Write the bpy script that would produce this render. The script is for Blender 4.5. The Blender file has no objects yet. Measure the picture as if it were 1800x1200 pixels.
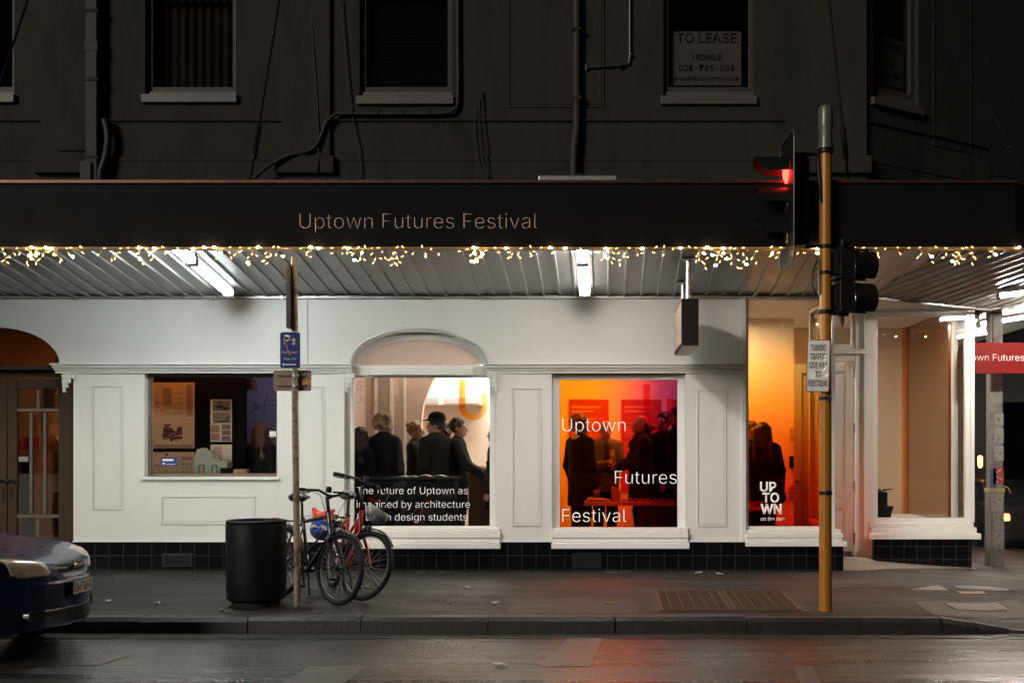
import bpy, bmesh, math, random, os
import numpy as np
from mathutils import Vector, Matrix
R = math.radians
random.seed(7)
SC = bpy.context.scene
COL = SC.collection
# ------------------------------------------------------------------ camera, world, exposure
CAM_D, CAM_Z, FPX, VX, VY = 12.7, 1.42, 1900.0, 1065.0, 790.0
cd = bpy.data.cameras.new('camera'); cam = bpy.data.objects.new('camera', cd); COL.objects.link(cam)
cam.location = (0, -CAM_D, CAM_Z); cam.rotation_euler = (R(90), 0, 0)
cd.sensor_width = 36; cd.lens = 38.0
cd.shift_x = -(VX - 900) / 1800; cd.shift_y = (VY - 600) / 1800
cd.clip_start = 0.05; cd.clip_end = 500
SC.camera = cam
w = bpy.data.worlds.new('World'); SC.world = w; w.use_nodes = True
nt = w.node_tree
bg = nt.nodes['Background']
sky = nt.nodes.new('ShaderNodeTexSky'); sky.sky_type = 'NISHITA'; sky.sun_disc = False
sky.sun_elevation = R(35); sky.sun_rotation = R(20)
hs = nt.nodes.new('ShaderNodeHueSaturation'); hs.inputs['Saturation'].default_value = 0.2
nt.links.new(sky.outputs[0], hs.inputs['Color']); nt.links.new(hs.outputs[0], bg.inputs[0])
bg.inputs[1].default_value = 0.0003
sl = bpy.data.lights.new('street_glow', 'SUN'); sl.energy = 1.5; sl.angle = R(20); sl.color = (1, .91, .80)
so = bpy.data.objects.new('street_glow', sl); COL.objects.link(so); so.rotation_euler = (R(70), 0, R(-40))
vs = SC.view_settings; vs.view_transform = 'Standard'; vs.look = 'None'; vs.exposure = 0.18; vs.gamma = 1
SC.cycles.use_denoising = True
SC.cycles.use_light_tree = True
SC.cycles.sample_clamp_indirect = 6
SC.cycles.max_bounces = 10; SC.cycles.transparent_max_bounces = 24
SC.cycles.caustics_reflective = False; SC.cycles.caustics_refractive = False

# ------------------------------------------------------------------ photograph measure -> metres at a known depth
def S(y): return FPX / (CAM_D + y)
def X(px, y=0.0): return (px - VX) / S(y)
def Z(py, y=0.0): return CAM_Z + (VY - py) / S(y)

def pave_z(x, y):
    z = 0.022 * min(y, 0)
    if y < 0 and x > 2.9:
        t = min(1, max(0, (x - 2.95) / 0.7)); u = min(1, max(0, (-y - 1.5) / 1.5))
        z -= 0.10 * t * u
    z -= 0.045 * max(0, x - 3.3) * 1.0 + 0.03 * max(0, y) * min(1, max(0, (x - 3.3)))
    return z
def road_z(x, y): return -0.2 - 0.045 * max(0, min(x, 14) - 3.6) - (0.03 * max(0, y) if x > 3.6 else 0)
def ground(px, py, fn):
    y = -2.0
    for _ in range(60):
        z = fn(X(px, y), y); s = (py - VY) / (CAM_Z - z); y = .5 * y + .5 * (FPX / s - CAM_D)
    return X(px, y), y, fn(X(px, y), y)

# ------------------------------------------------------------------ mesh builder
class MB:
    def __init__(self, T=None): self.v = []; self.f = []; self.m = []; self.T = T; self.cur = 0
    def add(self, vs_, fs):
        o = len(self.v)
        for p in vs_:
            p = Vector(p); self.v.append(tuple(self.T @ p) if self.T else tuple(p))
        for f in fs: self.f.append([i + o for i in f]); self.m.append(self.cur)
        return self
    def box(self, x0, x1, y0, y1, z0, z1):
        x0, x1 = sorted((x0, x1)); y0, y1 = sorted((y0, y1)); z0, z1 = sorted((z0, z1))
        return self.add([(x0,y0,z0),(x1,y0,z0),(x1,y1,z0),(x0,y1,z0),(x0,y0,z1),(x1,y0,z1),(x1,y1,z1),(x0,y1,z1)],
                 [(0,3,2,1),(4,5,6,7),(0,1,5,4),(1,2,6,5),(2,3,7,6),(3,0,4,7)])
    def quad(self, *p): return self.add(p, [tuple(range(len(p)))])
    def prism_xz(self, poly, y0, y1):
        n = len(poly)
        a = sum(poly[i][0]*poly[(i+1)%n][1]-poly[(i+1)%n][0]*poly[i][1] for i in range(n))
        if a < 0: poly = poly[::-1]
        vs_ = [(x,y0,z) for x,z in poly] + [(x,y1,z) for x,z in poly]
        fs = [tuple(range(n)), tuple(range(2*n-1, n-1, -1))] + [((i+1)%n, i, i+n, (i+1)%n+n) for i in range(n)]
        return self.add(vs_, fs)
    def prism_xy(self, poly, z0, z1):
        n = len(poly)
        a = sum(poly[i][0]*poly[(i+1)%n][1]-poly[(i+1)%n][0]*poly[i][1] for i in range(n))
        if a < 0: poly = poly[::-1]
        vs_ = [(x,y,z0) for x,y in poly] + [(x,y,z1) for x,y in poly]
        fs = [tuple(range(n-1,-1,-1)), tuple(range(n,2*n))] + [(i, (i+1)%n, (i+1)%n+n, i+n) for i in range(n)]
        return self.add(vs_, fs)
    def cyl(self, a, b, r0, r1=None, n=14, cap=True):
        r1 = r0 if r1 is None else r1
        a = Vector(a); b = Vector(b); d = (b - a).normalized()
        u = d.orthogonal().normalized(); v_ = d.cross(u)
        vs_ = [a + r0*(u*math.cos(t)+v_*math.sin(t)) for t in [2*math.pi*i/n for i in range(n)]]
        vs_ += [b + r1*(u*math.cos(t)+v_*math.sin(t)) for t in [2*math.pi*i/n for i in range(n)]]
        fs = [(i,(i+1)%n,(i+1)%n+n,i+n) for i in range(n)]
        if cap: fs += [tuple(range(n-1,-1,-1)), tuple(range(n,2*n))]
        return self.add(vs_, fs)
    def tube(self, pts, r, n=8, closed=False, cap=True):
        P = [Vector(p) for p in pts]; m = len(P); vs_ = []; up = None
        rr = r if isinstance(r, (list, tuple)) else [r]*m
        for i in range(m):
            if closed: d = P[(i+1)%m]-P[i-1]
            else: d = P[min(i+1,m-1)]-P[max(i-1,0)]
            d.normalize()
            if up is None: up = d.orthogonal().normalized()
            u = (up - d*up.dot(d)); u = u.normalized() if u.length > 1e-6 else d.orthogonal().normalized()
            up = u; v_ = d.cross(u)
            vs_ += [P[i] + rr[i]*(u*math.cos(2*math.pi*k/n)+v_*math.sin(2*math.pi*k/n)) for k in range(n)]
        fs = []
        for i in range(m if closed else m-1):
            j = (i+1) % m
            fs += [(i*n+k, i*n+(k+1)%n, j*n+(k+1)%n, j*n+k) for k in range(n)]
        if not closed and cap: fs += [tuple(range(n-1,-1,-1)), tuple(range((m-1)*n, m*n))]
        return self.add(vs_, fs)
    def lathe(self, prof, c=(0,0,0), n=32, sx=1, sy=1):
        c = Vector(c); vs_ = []; m = len(prof)
        for r, z in prof:
            vs_ += [c + Vector((sx*r*math.cos(2*math.pi*k/n), sy*r*math.sin(2*math.pi*k/n), z)) for k in range(n)]
        fs = [(i*n+k, i*n+(k+1)%n, (i+1)*n+(k+1)%n, (i+1)*n+k) for i in range(m-1) for k in range(n)]
        fs += [tuple(range(n-1,-1,-1)), tuple(range((m-1)*n, m*n))]
        return self.add(vs_, fs)
    def ell(self, c, r, n=16, m=10):
        c = Vector(c); vs_ = [c+Vector((0,0,-r[2]))]
        for i in range(1, m):
            t = math.pi*i/m - math.pi/2
            vs_ += [c+Vector((r[0]*math.cos(t)*math.cos(2*math.pi*k/n), r[1]*math.cos(t)*math.sin(2*math.pi*k/n), r[2]*math.sin(t))) for k in range(n)]
        vs_.append(c+Vector((0,0,r[2])))
        fs = [(0, 1+(k+1)%n, 1+k) for k in range(n)]
        for i in range(m-2):
            a = 1+i*n; fs += [(a+k, a+(k+1)%n, a+n+(k+1)%n, a+n+k) for k in range(n)]
        e = len(vs_)-1; a = 1+(m-2)*n
        fs += [(a+k, a+(k+1)%n, e) for k in range(n)]
        return self.add(vs_, fs)
    def build(self, name, mat, parent=None, bevel=0, smooth=False, label=None, seg=2):
        me = bpy.data.meshes.new(name); me.from_pydata(self.v, [], self.f)
        mats = mat if isinstance(mat, (list, tuple)) else [mat]
        for k in mats: me.materials.append(k)
        if len(mats) > 1: me.polygons.foreach_set('material_index', self.m)
        if bevel > 0:
            bm = bmesh.new(); bm.from_mesh(me)
            bmesh.ops.remove_doubles(bm, verts=bm.verts, dist=1e-5)
            es = [e for e in bm.edges if len(e.link_faces) == 2 and e.calc_face_angle(0) > R(35)]
            bmesh.ops.bevel(bm, geom=es, offset=bevel, segments=seg, profile=.5, affect='EDGES', clamp_overlap=True)
            bm.to_mesh(me); bm.free()
        if smooth:
            me.polygons.foreach_set('use_smooth', [True]*len(me.polygons))
            if smooth != 'all': me.set_sharp_from_angle(angle=R(38))
        me.update()
        o = bpy.data.objects.new(name, me); COL.objects.link(o)
        if parent: o.parent = parent
        if label: o['label'] = label
        return o

def thing(name, label, cat, loc=(0,0,0), rz=0, group=None):
    o = bpy.data.objects.new(name, None); COL.objects.link(o); o.empty_display_size = .1
    o.location = loc; o.rotation_euler = (0,0,rz); o['label'] = label; o['category'] = cat
    if group: o['group'] = group
    return o
def tag(o, label, cat, group=None):
    o['label'] = label; o['category'] = cat
    if group: o['group'] = group
    return o
def struct(o, kind='structure'): o['kind'] = kind; return o
def place(o, loc, rz=0): o.location = loc; o.rotation_euler = (0,0,rz); return o

# ------------------------------------------------------------------ materials
def nodes(name):
    m = bpy.data.materials.new(name); m.use_nodes = True
    n = m.node_tree.nodes; return m, m.node_tree, n, m.node_tree.links, n['Principled BSDF'], n['Material Output']
def mat(name, col, rough=.5, metal=0, var=.12, scale=6, bump=0, bscale=80, coat=0, rvar=.1, spec=.5, stretch=(1,1,1), stain=None):
    m, t, n, L, b, out = nodes(name)
    tc = n.new('ShaderNodeTexCoord'); mp = n.new('ShaderNodeMapping'); mp.inputs['Scale'].default_value = stretch
    L.new(tc.outputs['Object'], mp.inputs[0])
    nz = n.new('ShaderNodeTexNoise'); nz.inputs['Scale'].default_value = scale; nz.inputs['Detail'].default_value = 6
    nz.inputs['Roughness'].default_value = .65
    L.new(mp.outputs[0], nz.inputs['Vector'])
    mx = n.new('ShaderNodeMix'); mx.data_type = 'RGBA'
    mx.inputs['A'].default_value = tuple(c*(1-var) for c in col)+(1,); mx.inputs['B'].default_value = tuple(min(1,c*(1+var)) for c in col)+(1,)
    L.new(nz.outputs['Fac'], mx.inputs['Factor'])
    last = mx.outputs['Result']
    if stain:
        scol, sscale, lo, hi = stain
        n2 = n.new('ShaderNodeTexNoise'); n2.inputs['Scale'].default_value = sscale; n2.inputs['Detail'].default_value = 8; n2.inputs['Roughness'].default_value = .7
        L.new(mp.outputs[0], n2.inputs['Vector'])
        mr = n.new('ShaderNodeMapRange'); mr.inputs['From Min'].default_value = lo; mr.inputs['From Max'].default_value = hi
        L.new(n2.outputs['Fac'], mr.inputs['Value'])
        m2 = n.new('ShaderNodeMix'); m2.data_type = 'RGBA'; m2.inputs['B'].default_value = tuple(scol)+(1,)
        L.new(mr.outputs[0], m2.inputs['Factor']); L.new(last, m2.inputs['A']); last = m2.outputs['Result']
    L.new(last, b.inputs['Base Color'])
    rr = n.new('ShaderNodeMapRange'); rr.inputs['To Min'].default_value = max(.02, rough-rvar); rr.inputs['To Max'].default_value = min(1, rough+rvar)
    L.new(nz.outputs['Fac'], rr.inputs['Value']); L.new(rr.outputs[0], b.inputs['Roughness'])
    b.inputs['Metallic'].default_value = metal; b.inputs['Coat Weight'].default_value = coat; b.inputs['Specular IOR Level'].default_value = spec
    if bump:
        n3 = n.new('ShaderNodeTexNoise'); n3.inputs['Scale'].default_value = bscale; n3.inputs['Detail'].default_value = 4
        L.new(mp.outputs[0], n3.inputs['Vector'])
        bp = n.new('ShaderNodeBump'); bp.inputs['Strength'].default_value = bump; bp.inputs['Distance'].default_value = .01
        L.new(n3.outputs['Fac'], bp.inputs['Height']); L.new(bp.outputs[0], b.inputs['Normal'])
    return m
def emit(name, col, strength, base=(.8,.8,.8)):
    m, t, n, L, b, out = nodes(name)
    b.inputs['Base Color'].default_value = tuple(base)+(1,); b.inputs['Emission Color'].default_value = tuple(col)+(1,)
    b.inputs['Emission Strength'].default_value = strength; b.inputs['Roughness'].default_value = .4
    nz = n.new('ShaderNodeTexNoise'); nz.inputs['Scale'].default_value = 3
    mr = n.new('ShaderNodeMapRange'); mr.inputs['To Min'].default_value = strength*.94; mr.inputs['To Max'].default_value = strength*1.06
    L.new(nz.outputs['Fac'], mr.inputs['Value']); L.new(mr.outputs[0], b.inputs['Emission Strength'])
    return m
def glass(name, tint=(.93,.95,.95), refl=.05, film=None, rough=0.0, frost=0):
    """thin clear sheet: tinted transmission + mirror reflection; film = (axis, [(pos, colour)...], second list by the other axis, mix)"""
    m, t, n, L, b, out = nodes(name); n.remove(b)
    tr = n.new('ShaderNodeBsdfTransparent'); tr.inputs[0].default_value = tuple(tint)+(1,)
    gl = n.new('ShaderNodeBsdfGlossy'); gl.inputs['Roughness'].default_value = rough; gl.inputs['Color'].default_value = (1,1,1,1)
    lw = n.new('ShaderNodeLayerWeight'); lw.inputs[0].default_value = .5
    pw = n.new('ShaderNodeMath'); pw.operation = 'POWER'; pw.inputs[1].default_value = 4; L.new(lw.outputs['Facing'], pw.inputs[0])
    ma = n.new('ShaderNodeMath'); ma.operation = 'MULTIPLY_ADD'; ma.inputs[1].default_value = .6; ma.inputs[2].default_value = refl; L.new(pw.outputs[0], ma.inputs[0])
    mx = n.new('ShaderNodeMixShader'); L.new(ma.outputs[0], mx.inputs[0]); L.new(tr.outputs[0], mx.inputs[1]); L.new(gl.outputs[0], mx.inputs[2])
    if film:
        tc = n.new('ShaderNodeTexCoord'); sp = n.new('ShaderNodeSeparateXYZ'); L.new(tc.outputs['Generated'], sp.inputs[0])
        def ramp(ax, stops):
            r = n.new('ShaderNodeValToRGB'); L.new(sp.outputs[ax], r.inputs[0]); e = r.color_ramp.elements
            e[0].position, e[0].color = stops[0][0], tuple(math.sqrt(q) for q in stops[0][1])+(1,); e[1].position, e[1].color = stops[-1][0], tuple(math.sqrt(q) for q in stops[-1][1])+(1,)
            for p, c in stops[1:-1]: k = e.new(p); k.color = tuple(math.sqrt(q) for q in c)+(1,)
            return r.outputs[0]
        col = ramp(film[0], film[1])
        if len(film) > 2:
            c2 = ramp(film[2], film[3]); q = n.new('ShaderNodeMix'); q.data_type = 'RGBA'; q.blend_type = 'MULTIPLY'; q.inputs['Factor'].default_value = 1
            L.new(col, q.inputs['A']); L.new(c2, q.inputs['B']); col = q.outputs['Result']
        L.new(col, tr.inputs[0])
    fin = mx.outputs[0]
    if frost:
        tl = n.new('ShaderNodeBsdfTranslucent'); tl.inputs[0].default_value = tuple(tint)+(1,)
        df = n.new('ShaderNodeBsdfDiffuse'); df.inputs[0].default_value = tuple(tint)+(1,)
        vo = n.new('ShaderNodeTexVoronoi'); vo.inputs['Scale'].default_value = 90; bp = n.new('ShaderNodeBump'); bp.inputs['Strength'].default_value = .5; bp.inputs['Distance'].default_value = .01
        tcc = n.new('ShaderNodeTexCoord'); L.new(tcc.outputs['Object'], vo.inputs['Vector']); L.new(vo.outputs['Distance'], bp.inputs['Height'])
        for q in (tl, df, gl): L.new(bp.outputs[0], q.inputs['Normal'])
        a = n.new('ShaderNodeMixShader'); a.inputs[0].default_value = .35; L.new(tl.outputs[0], a.inputs[1]); L.new(df.outputs[0], a.inputs[2])
        c = n.new('ShaderNodeMixShader'); c.inputs[0].default_value = frost; L.new(mx.outputs[0], c.inputs[1]); L.new(a.outputs[0], c.inputs[2]); fin = c.outputs[0]
    L.new(fin, out.inputs[0]); return m

# surface nets + distance fields: smooth solid bodies (figures, car)
def surface_nets(F, lo, h):
    s = F < 0
    nx, ny, nz = F.shape
    c = np.zeros((nx-1,ny-1,nz-1), np.int8)
    for dx in (0,1):
        for dy in (0,1):
            for dz in (0,1): c += s[dx:nx-1+dx, dy:ny-1+dy, dz:nz-1+dz]
    act = (c > 0) & (c < 8)
    idx = -np.ones(act.shape, np.int64); I = np.argwhere(act); idx[act] = np.arange(len(I))
    acc = np.zeros((len(I),3)); cnt = np.zeros(len(I))
    cs = [(a,b,d) for a in (0,1) for b in (0,1) for d in (0,1)]
    for i, p in enumerate(cs):
        for q in cs[i+1:]:
            if sum(abs(np.subtract(p,q))) != 1: continue
            fa = F[I[:,0]+p[0], I[:,1]+p[1], I[:,2]+p[2]]; fb = F[I[:,0]+q[0], I[:,1]+q[1], I[:,2]+q[2]]
            mk = (fa < 0) != (fb < 0)
            t = np.where(mk, fa/np.where(mk, fa-fb, 1), 0)
            acc += np.where(mk[:,None], np.array(p)+(np.array(q)-np.array(p))*t[:,None], 0); cnt += mk
    V = (I + acc/cnt[:,None])*h + np.array(lo)
    Q = []
    for ax in range(3):
        a, b = [(1,2),(2,0),(0,1)][ax]
        sl0 = [slice(None)]*3; sl1 = [slice(None)]*3; sl0[ax] = slice(0,-1); sl1[ax] = slice(1,None)
        s0, s1 = s[tuple(sl0)], s[tuple(sl1)]
        E = np.argwhere(s0 != s1)
        E = E[(E[:,a] > 0) & (E[:,b] > 0) & (E[:,a] < F.shape[a]-1) & (E[:,b] < F.shape[b]-1)]
        fl = s0[E[:,0],E[:,1],E[:,2]]
        def g(da, db):
            q = E.copy(); q[:,a] -= da; q[:,b] -= db; return idx[q[:,0],q[:,1],q[:,2]]
        q = np.stack([g(1,1), g(0,1), g(0,0), g(1,0)], 1)
        q[~fl] = q[~fl][:, ::-1]; Q.append(q)
    return V, np.concatenate(Q)
def np_mesh(name, V, Q, m, parent=None):
    me = bpy.data.meshes.new(name); me.from_pydata(V.tolist(), [], Q.tolist()); me.materials.append(m)
    me.polygons.foreach_set('use_smooth', [True]*len(me.polygons)); me.update()
    o = bpy.data.objects.new(name, me); COL.objects.link(o)
    if parent: o.parent = parent
    return o
class Field:
    def __init__(self, lo, hi, h):
        self.lo = np.array(lo, float); self.h = h; self.n = np.ceil((np.array(hi)-self.lo)/h).astype(int)+1
        self.F = np.ones(self.n, np.float32)
    def sub(self, lo, hi):
        a = np.clip(np.floor((np.array(lo)-self.lo)/self.h).astype(int), 0, self.n); b = np.clip(np.ceil((np.array(hi)-self.lo)/self.h).astype(int)+1, 0, self.n)
        sl = tuple(slice(a[i], b[i]) for i in range(3))
        ax = [self.lo[i]+self.h*np.arange(a[i], b[i]) for i in range(3)]
        return sl, ax[0][:,None,None], ax[1][None,:,None], ax[2][None,None,:]
    def add(self, pr, k=.03, grow=0, cut=False):
        kind = pr[0]; pad = k+.03+grow
        if kind == 'cap':
            _, a, b, ra, rb = pr[:5]; sc = np.array(pr[5] if len(pr) > 5 else (1,1,1), float); a = np.array(a,float); b = np.array(b,float)
            r = max(ra,rb); sl, x, y, z = self.sub(np.minimum(a,b)-(r+pad), np.maximum(a,b)+(r+pad))
            if 0 in self.F[sl].shape: return
            d = (b-a)/sc; dd = max(float(d@d), 1e-9); px, py, pz = (x-a[0])/sc[0], (y-a[1])/sc[1], (z-a[2])/sc[2]
            t = np.clip((px*d[0]+py*d[1]+pz*d[2])/dd, 0, 1)
            D = np.sqrt((px-t*d[0])**2+(py-t*d[1])**2+(pz-t*d[2])**2)-(ra+(rb-ra)*t)-grow
        elif kind == 'ell':
            _, c, r = pr[:3]; c = np.array(c,float); r = np.array(r,float)+grow; M = pr[3] if len(pr) > 3 else None
            q = max(r) if M is not None else r
            sl, x, y, z = self.sub(c-(q+pad), c+(q+pad))
            if 0 in self.F[sl].shape: return
            x, y, z = x-c[0], y-c[1], z-c[2]
            if M is not None:
                x, y, z = (M[0][0]*x+M[1][0]*y+M[2][0]*z), (M[0][1]*x+M[1][1]*y+M[2][1]*z), (M[0][2]*x+M[1][2]*y+M[2][2]*z)
            D = (np.sqrt((x/r[0])**2+(y/r[1])**2+(z/r[2])**2)-1)*min(r)
        f = self.F[sl]
        if cut: self.F[sl] = np.maximum(f, -D); return
        if k <= 0: self.F[sl] = np.minimum(f, D); return
        hh = np.clip(.5+.5*(D-f)/k, 0, 1); self.F[sl] = D+(f-D)*hh-k*hh*(1-hh)
    def mesh(self, name, m, parent=None):
        F = self.F.copy(); F[0]=F[-1]=1; F[:,0]=F[:,-1]=1; F[:,:,0]=F[:,:,-1]=1
        V, Q = surface_nets(F, self.lo, self.h); return np_mesh(name, V, Q, m, parent)

# lettering: Blender's own bundled font, turned into flat mesh
FONT = None
try: FONT = bpy.data.fonts.load(os.path.join(bpy.utils.system_resource('DATAFILES'), 'fonts', 'Inter.woff2'))
except Exception: FONT = None
def text(body, m, width=None, height=None, parent=None, T=None, offset=0.0, extrude=.002, name='lettering', size=None, track=1.0, align='LEFT', line=1.0, sx=1.0):
    """text with its first baseline starting at T's origin, reading along T's x, up T's y"""
    c = bpy.data.curves.new(name, 'FONT'); c.body = body; c.size = 1.0; c.space_character = track; c.space_line = line; c.align_x = align
    if FONT: c.font = FONT
    c.offset = offset; c.resolution_u = 4
    o = bpy.data.objects.new(name, c); COL.objects.link(o)
    dg = bpy.context.evaluated_depsgraph_get(); me = bpy.data.meshes.new_from_object(o.evaluated_get(dg))
    bpy.data.objects.remove(o)
    co = np.empty(len(me.vertices)*3); me.vertices.foreach_get('co', co); co = co.reshape(-1,3)
    w_ = co[:,0].max()-co[:,0].min(); h_ = co[:,1].max()-co[:,1].min()
    k = size if size else (width/w_ if width else height/h_)
    if width and height: k = height/h_; sx = width/(w_*k)
    if align == 'LEFT': co[:,0] -= co[:,0].min()
    co *= k; co[:,0] *= sx
    co[:,2] = 0
    me.vertices.foreach_set('co', co.ravel())
    bm = bmesh.new(); bm.from_mesh(me)
    r = bmesh.ops.extrude_face_region(bm, geom=bm.faces[:])
    bmesh.ops.translate(bm, verts=[g for g in r['geom'] if isinstance(g, bmesh.types.BMVert)], vec=(0,0,extrude))
    if T: bmesh.ops.transform(bm, matrix=T, verts=bm.verts)
    bmesh.ops.recalc_face_normals(bm, faces=bm.faces)
    bm.to_mesh(me); bm.free(); me.materials.clear(); me.materials.append(m); me.name = name
    ob = bpy.data.objects.new(name, me); COL.objects.link(ob)
    if parent: ob.parent = parent
    ob['k'] = k
    return ob
def TF(x, y, z, rz=0):  # text plane facing -y (towards the street)
    return Matrix.Translation((x,y,z)) @ Matrix.Rotation(rz,4,'Z') @ Matrix.Rotation(R(90),4,'X')
# ------------------------------------------------------------------ palette
white_paint = mat('white_paint', (.73,.725,.70), .42, var=.07, scale=2.2, bump=.10, bscale=16, stretch=(1,1,.45), stain=((.58,.57,.53),3.4,.60,.85))
trim_paint = mat('trim_paint', (.84,.83,.80), .3, var=.04, scale=3, bump=.05, bscale=30)
upper_paint_dimmed = mat('upper_paint_dimmed', (.030,.0278,.0245), .8, var=.22, scale=3.0, bump=.25, bscale=30, spec=.15, stretch=(1,1,.35), stain=((.0145,.0135,.012),2.6,.48,.72))  # darkened: the weaker street light up here is put into the paint
sash_paint_dimmed = mat('sash_paint_dimmed', (.072,.062,.056), .5, var=.08, scale=5)  # upper sills and rails darkened too, for the weaker light at that height
pipe_paint = mat('pipe_paint', (.036,.033,.029), .6, var=.2, scale=8, spec=.2)
fascia_paint = mat('fascia_black', (.007,.006,.006), .6, var=.2, scale=3, spec=.08)
rust_trim = mat('copper_edge', (.10,.048,.028), .35, metal=.6, var=.3, scale=12)
steel_sheet = mat('zinc_sheet', (.36,.365,.36), .33, metal=.55, var=.16, scale=5, stretch=(1,.25,1), stain=((.25,.2,.15),5,.6,.9))
galv = mat('galvanised', (.40,.40,.39), .4, metal=.8, var=.15, scale=20)
black_metal = mat('black_metal', (.010,.010,.011), .4, spec=.2, var=.2, scale=10)
black_plastic = mat('black_plastic', (.009,.009,.010), .45, spec=.25, var=.2, scale=12, bump=.05)
rubber = mat('rubber', (.007,.007,.007), .7, spec=.25, var=.2, scale=30, bump=.1, bscale=200)
brown_timber = mat('brown_timber', (.052,.033,.021), .5, spec=.15, var=.25, scale=4, stretch=(6,6,.6), bump=.1, bscale=10)
wood = mat('pine_wood', (.42,.24,.11), .5, var=.2, scale=4, stretch=(1,8,8))
int_white = mat('plaster_white', (.78,.76,.72), .8, var=.04, scale=2, bump=.05)
int_cream = mat('plaster_cream', (.74,.62,.50), .8, var=.05, scale=2)
int_pink = mat('plaster_blush', (.60,.46,.38), .8, var=.05, scale=2)
int_dark = mat('dark_wall', (.005,.004,.004), .8, spec=.08, var=.2, scale=4)
int_brown = mat('tinted_panel', (.17,.075,.03), .18, var=.08, scale=2, coat=.6)
floor_wood = mat('interior_floor', (.22,.15,.10), .35, var=.25, scale=5, stretch=(1,6,1))
red_board = mat('red_board', (.42,.03,.03), .5, var=.06, scale=2)
paper = mat('paper', (.72,.62,.50), .7, var=.08, scale=5)
paper_white = mat('paper_white', (.78,.76,.74), .7, var=.05, scale=5)
ink = mat('ink', (.05,.04,.04), .6)
ink_red = mat('ink_red', (.25,.06,.04), .6, var=.5, scale=40)
ink_tan = mat('ink_tan', (.40,.24,.13), .6, var=.4, scale=30)
vinyl_white_glow = emit('vinyl_white_glow', (1,.93,.86), .30, (.8,.8,.8))  # window lettering brightened by a faint glow of its own, no lamp
vinyl_plain = mat('vinyl_plain', (.85,.82,.79), .5, var=.02)
pole_yellow = mat('pole_yellow', (.36,.145,.009), .35, var=.18, scale=14, stain=((.18,.09,.02),9,.6,.8), bump=.08, bscale=60)
pole_rust = mat('rusty_pole', (.30,.23,.17), .6, var=.3, scale=22, stain=((.10,.045,.02),14,.50,.62), bump=.2, bscale=60)
concrete = mat('concrete', (.30,.28,.25), .8, var=.2, scale=9, bump=.3, bscale=70, stain=((.17,.15,.13),4,.5,.7))
glass_clear = glass('glass_clear')
glass_dark = glass('glass_dark', tint=(.5,.45,.42), refl=.05)
glass_night = glass('glass_night', tint=(.85,.83,.80), refl=.04)
glass_frost = glass('glass_frost', tint=(.86,.80,.76), refl=.05, frost=.85)
film_sunset = glass('film_sunset', refl=.07, film=(2, [(0,(.72,.03,.010)),(.18,(.85,.055,.010)),(.34,(1,.15,.012)),(.52,(1,.33,.03)),(.70,(1,.56,.16)),(.86,(1,.84,.58)),(1,(1,.93,.80))]))
film_dusk = glass('film_dusk', refl=.035, film=(0, [(0,(1,.36,.01)),(.30,(1,.33,.015)),(.50,(.95,.22,.06)),(.68,(.60,.09,.10)),(.85,(.30,.035,.13)),(1,(.20,.03,.14))],
                                              2, [(0,(.8,.48,.25)),(.35,(.95,.66,.36)),(.6,(1,.9,.8)),(1,(1,1,1))]))

def tile_mat():
    m, t, n, L, b, out = nodes('black_tile')
    tc = n.new('ShaderNodeTexCoord'); sp = n.new('ShaderNodeSeparateXYZ'); L.new(tc.outputs['Object'], sp.inputs[0])
    ad = n.new('ShaderNodeMath'); L.new(sp.outputs[0], ad.inputs[0]); L.new(sp.outputs[1], ad.inputs[1])
    az = n.new('ShaderNodeMath'); az.inputs[1].default_value = .155; L.new(sp.outputs[2], az.inputs[0])
    cb = n.new('ShaderNodeCombineXYZ'); L.new(ad.outputs[0], cb.inputs[0]); L.new(az.outputs[0], cb.inputs[1])
    br = n.new('ShaderNodeTexBrick'); br.offset = 0; br.inputs['Scale'].default_value = 1; br.inputs['Brick Width'].default_value = .167; br.inputs['Row Height'].default_value = .167
    br.inputs['Mortar Size'].default_value = .0032; br.inputs['Mortar Smooth'].default_value = .2; br.inputs['Bias'].default_value = -.3
    br.inputs['Color1'].default_value = (.004,.004,.005,1); br.inputs['Color2'].default_value = (.008,.0075,.0075,1); br.inputs['Mortar'].default_value = (.035,.035,.035,1)
    L.new(cb.outputs[0], br.inputs['Vector']); L.new(br.outputs['Color'], b.inputs['Base Color'])
    rg = n.new('ShaderNodeMapRange'); b.inputs['Specular IOR Level'].default_value = .25; rg.inputs['To Min'].default_value = .2; rg.inputs['To Max'].default_value = .8; L.new(br.outputs['Fac'], rg.inputs['Value']); L.new(rg.outputs[0], b.inputs['Roughness'])
    bp = n.new('ShaderNodeBump'); bp.invert = True; bp.inputs['Strength'].default_value = .6; bp.inputs['Distance'].default_value = .004; L.new(br.outputs['Fac'], bp.inputs['Height']); L.new(bp.outputs[0], b.inputs['Normal'])
    return m
black_tile = tile_mat()
def mosaic_mat():
    m, t, n, L, b, out = nodes('mosaic_floor')
    tc = n.new('ShaderNodeTexCoord')
    ck = n.new('ShaderNodeTexChecker'); ck.inputs['Scale'].default_value = 14; ck.inputs['Color1'].default_value = (.35,.30,.26,1); ck.inputs['Color2'].default_value = (.09,.07,.06,1)
    L.new(tc.outputs['Object'], ck.inputs[0]); L.new(ck.outputs[0], b.inputs['Base Color']); b.inputs['Roughness'].default_value = .4
    return m
mosaic = mosaic_mat()
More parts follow.
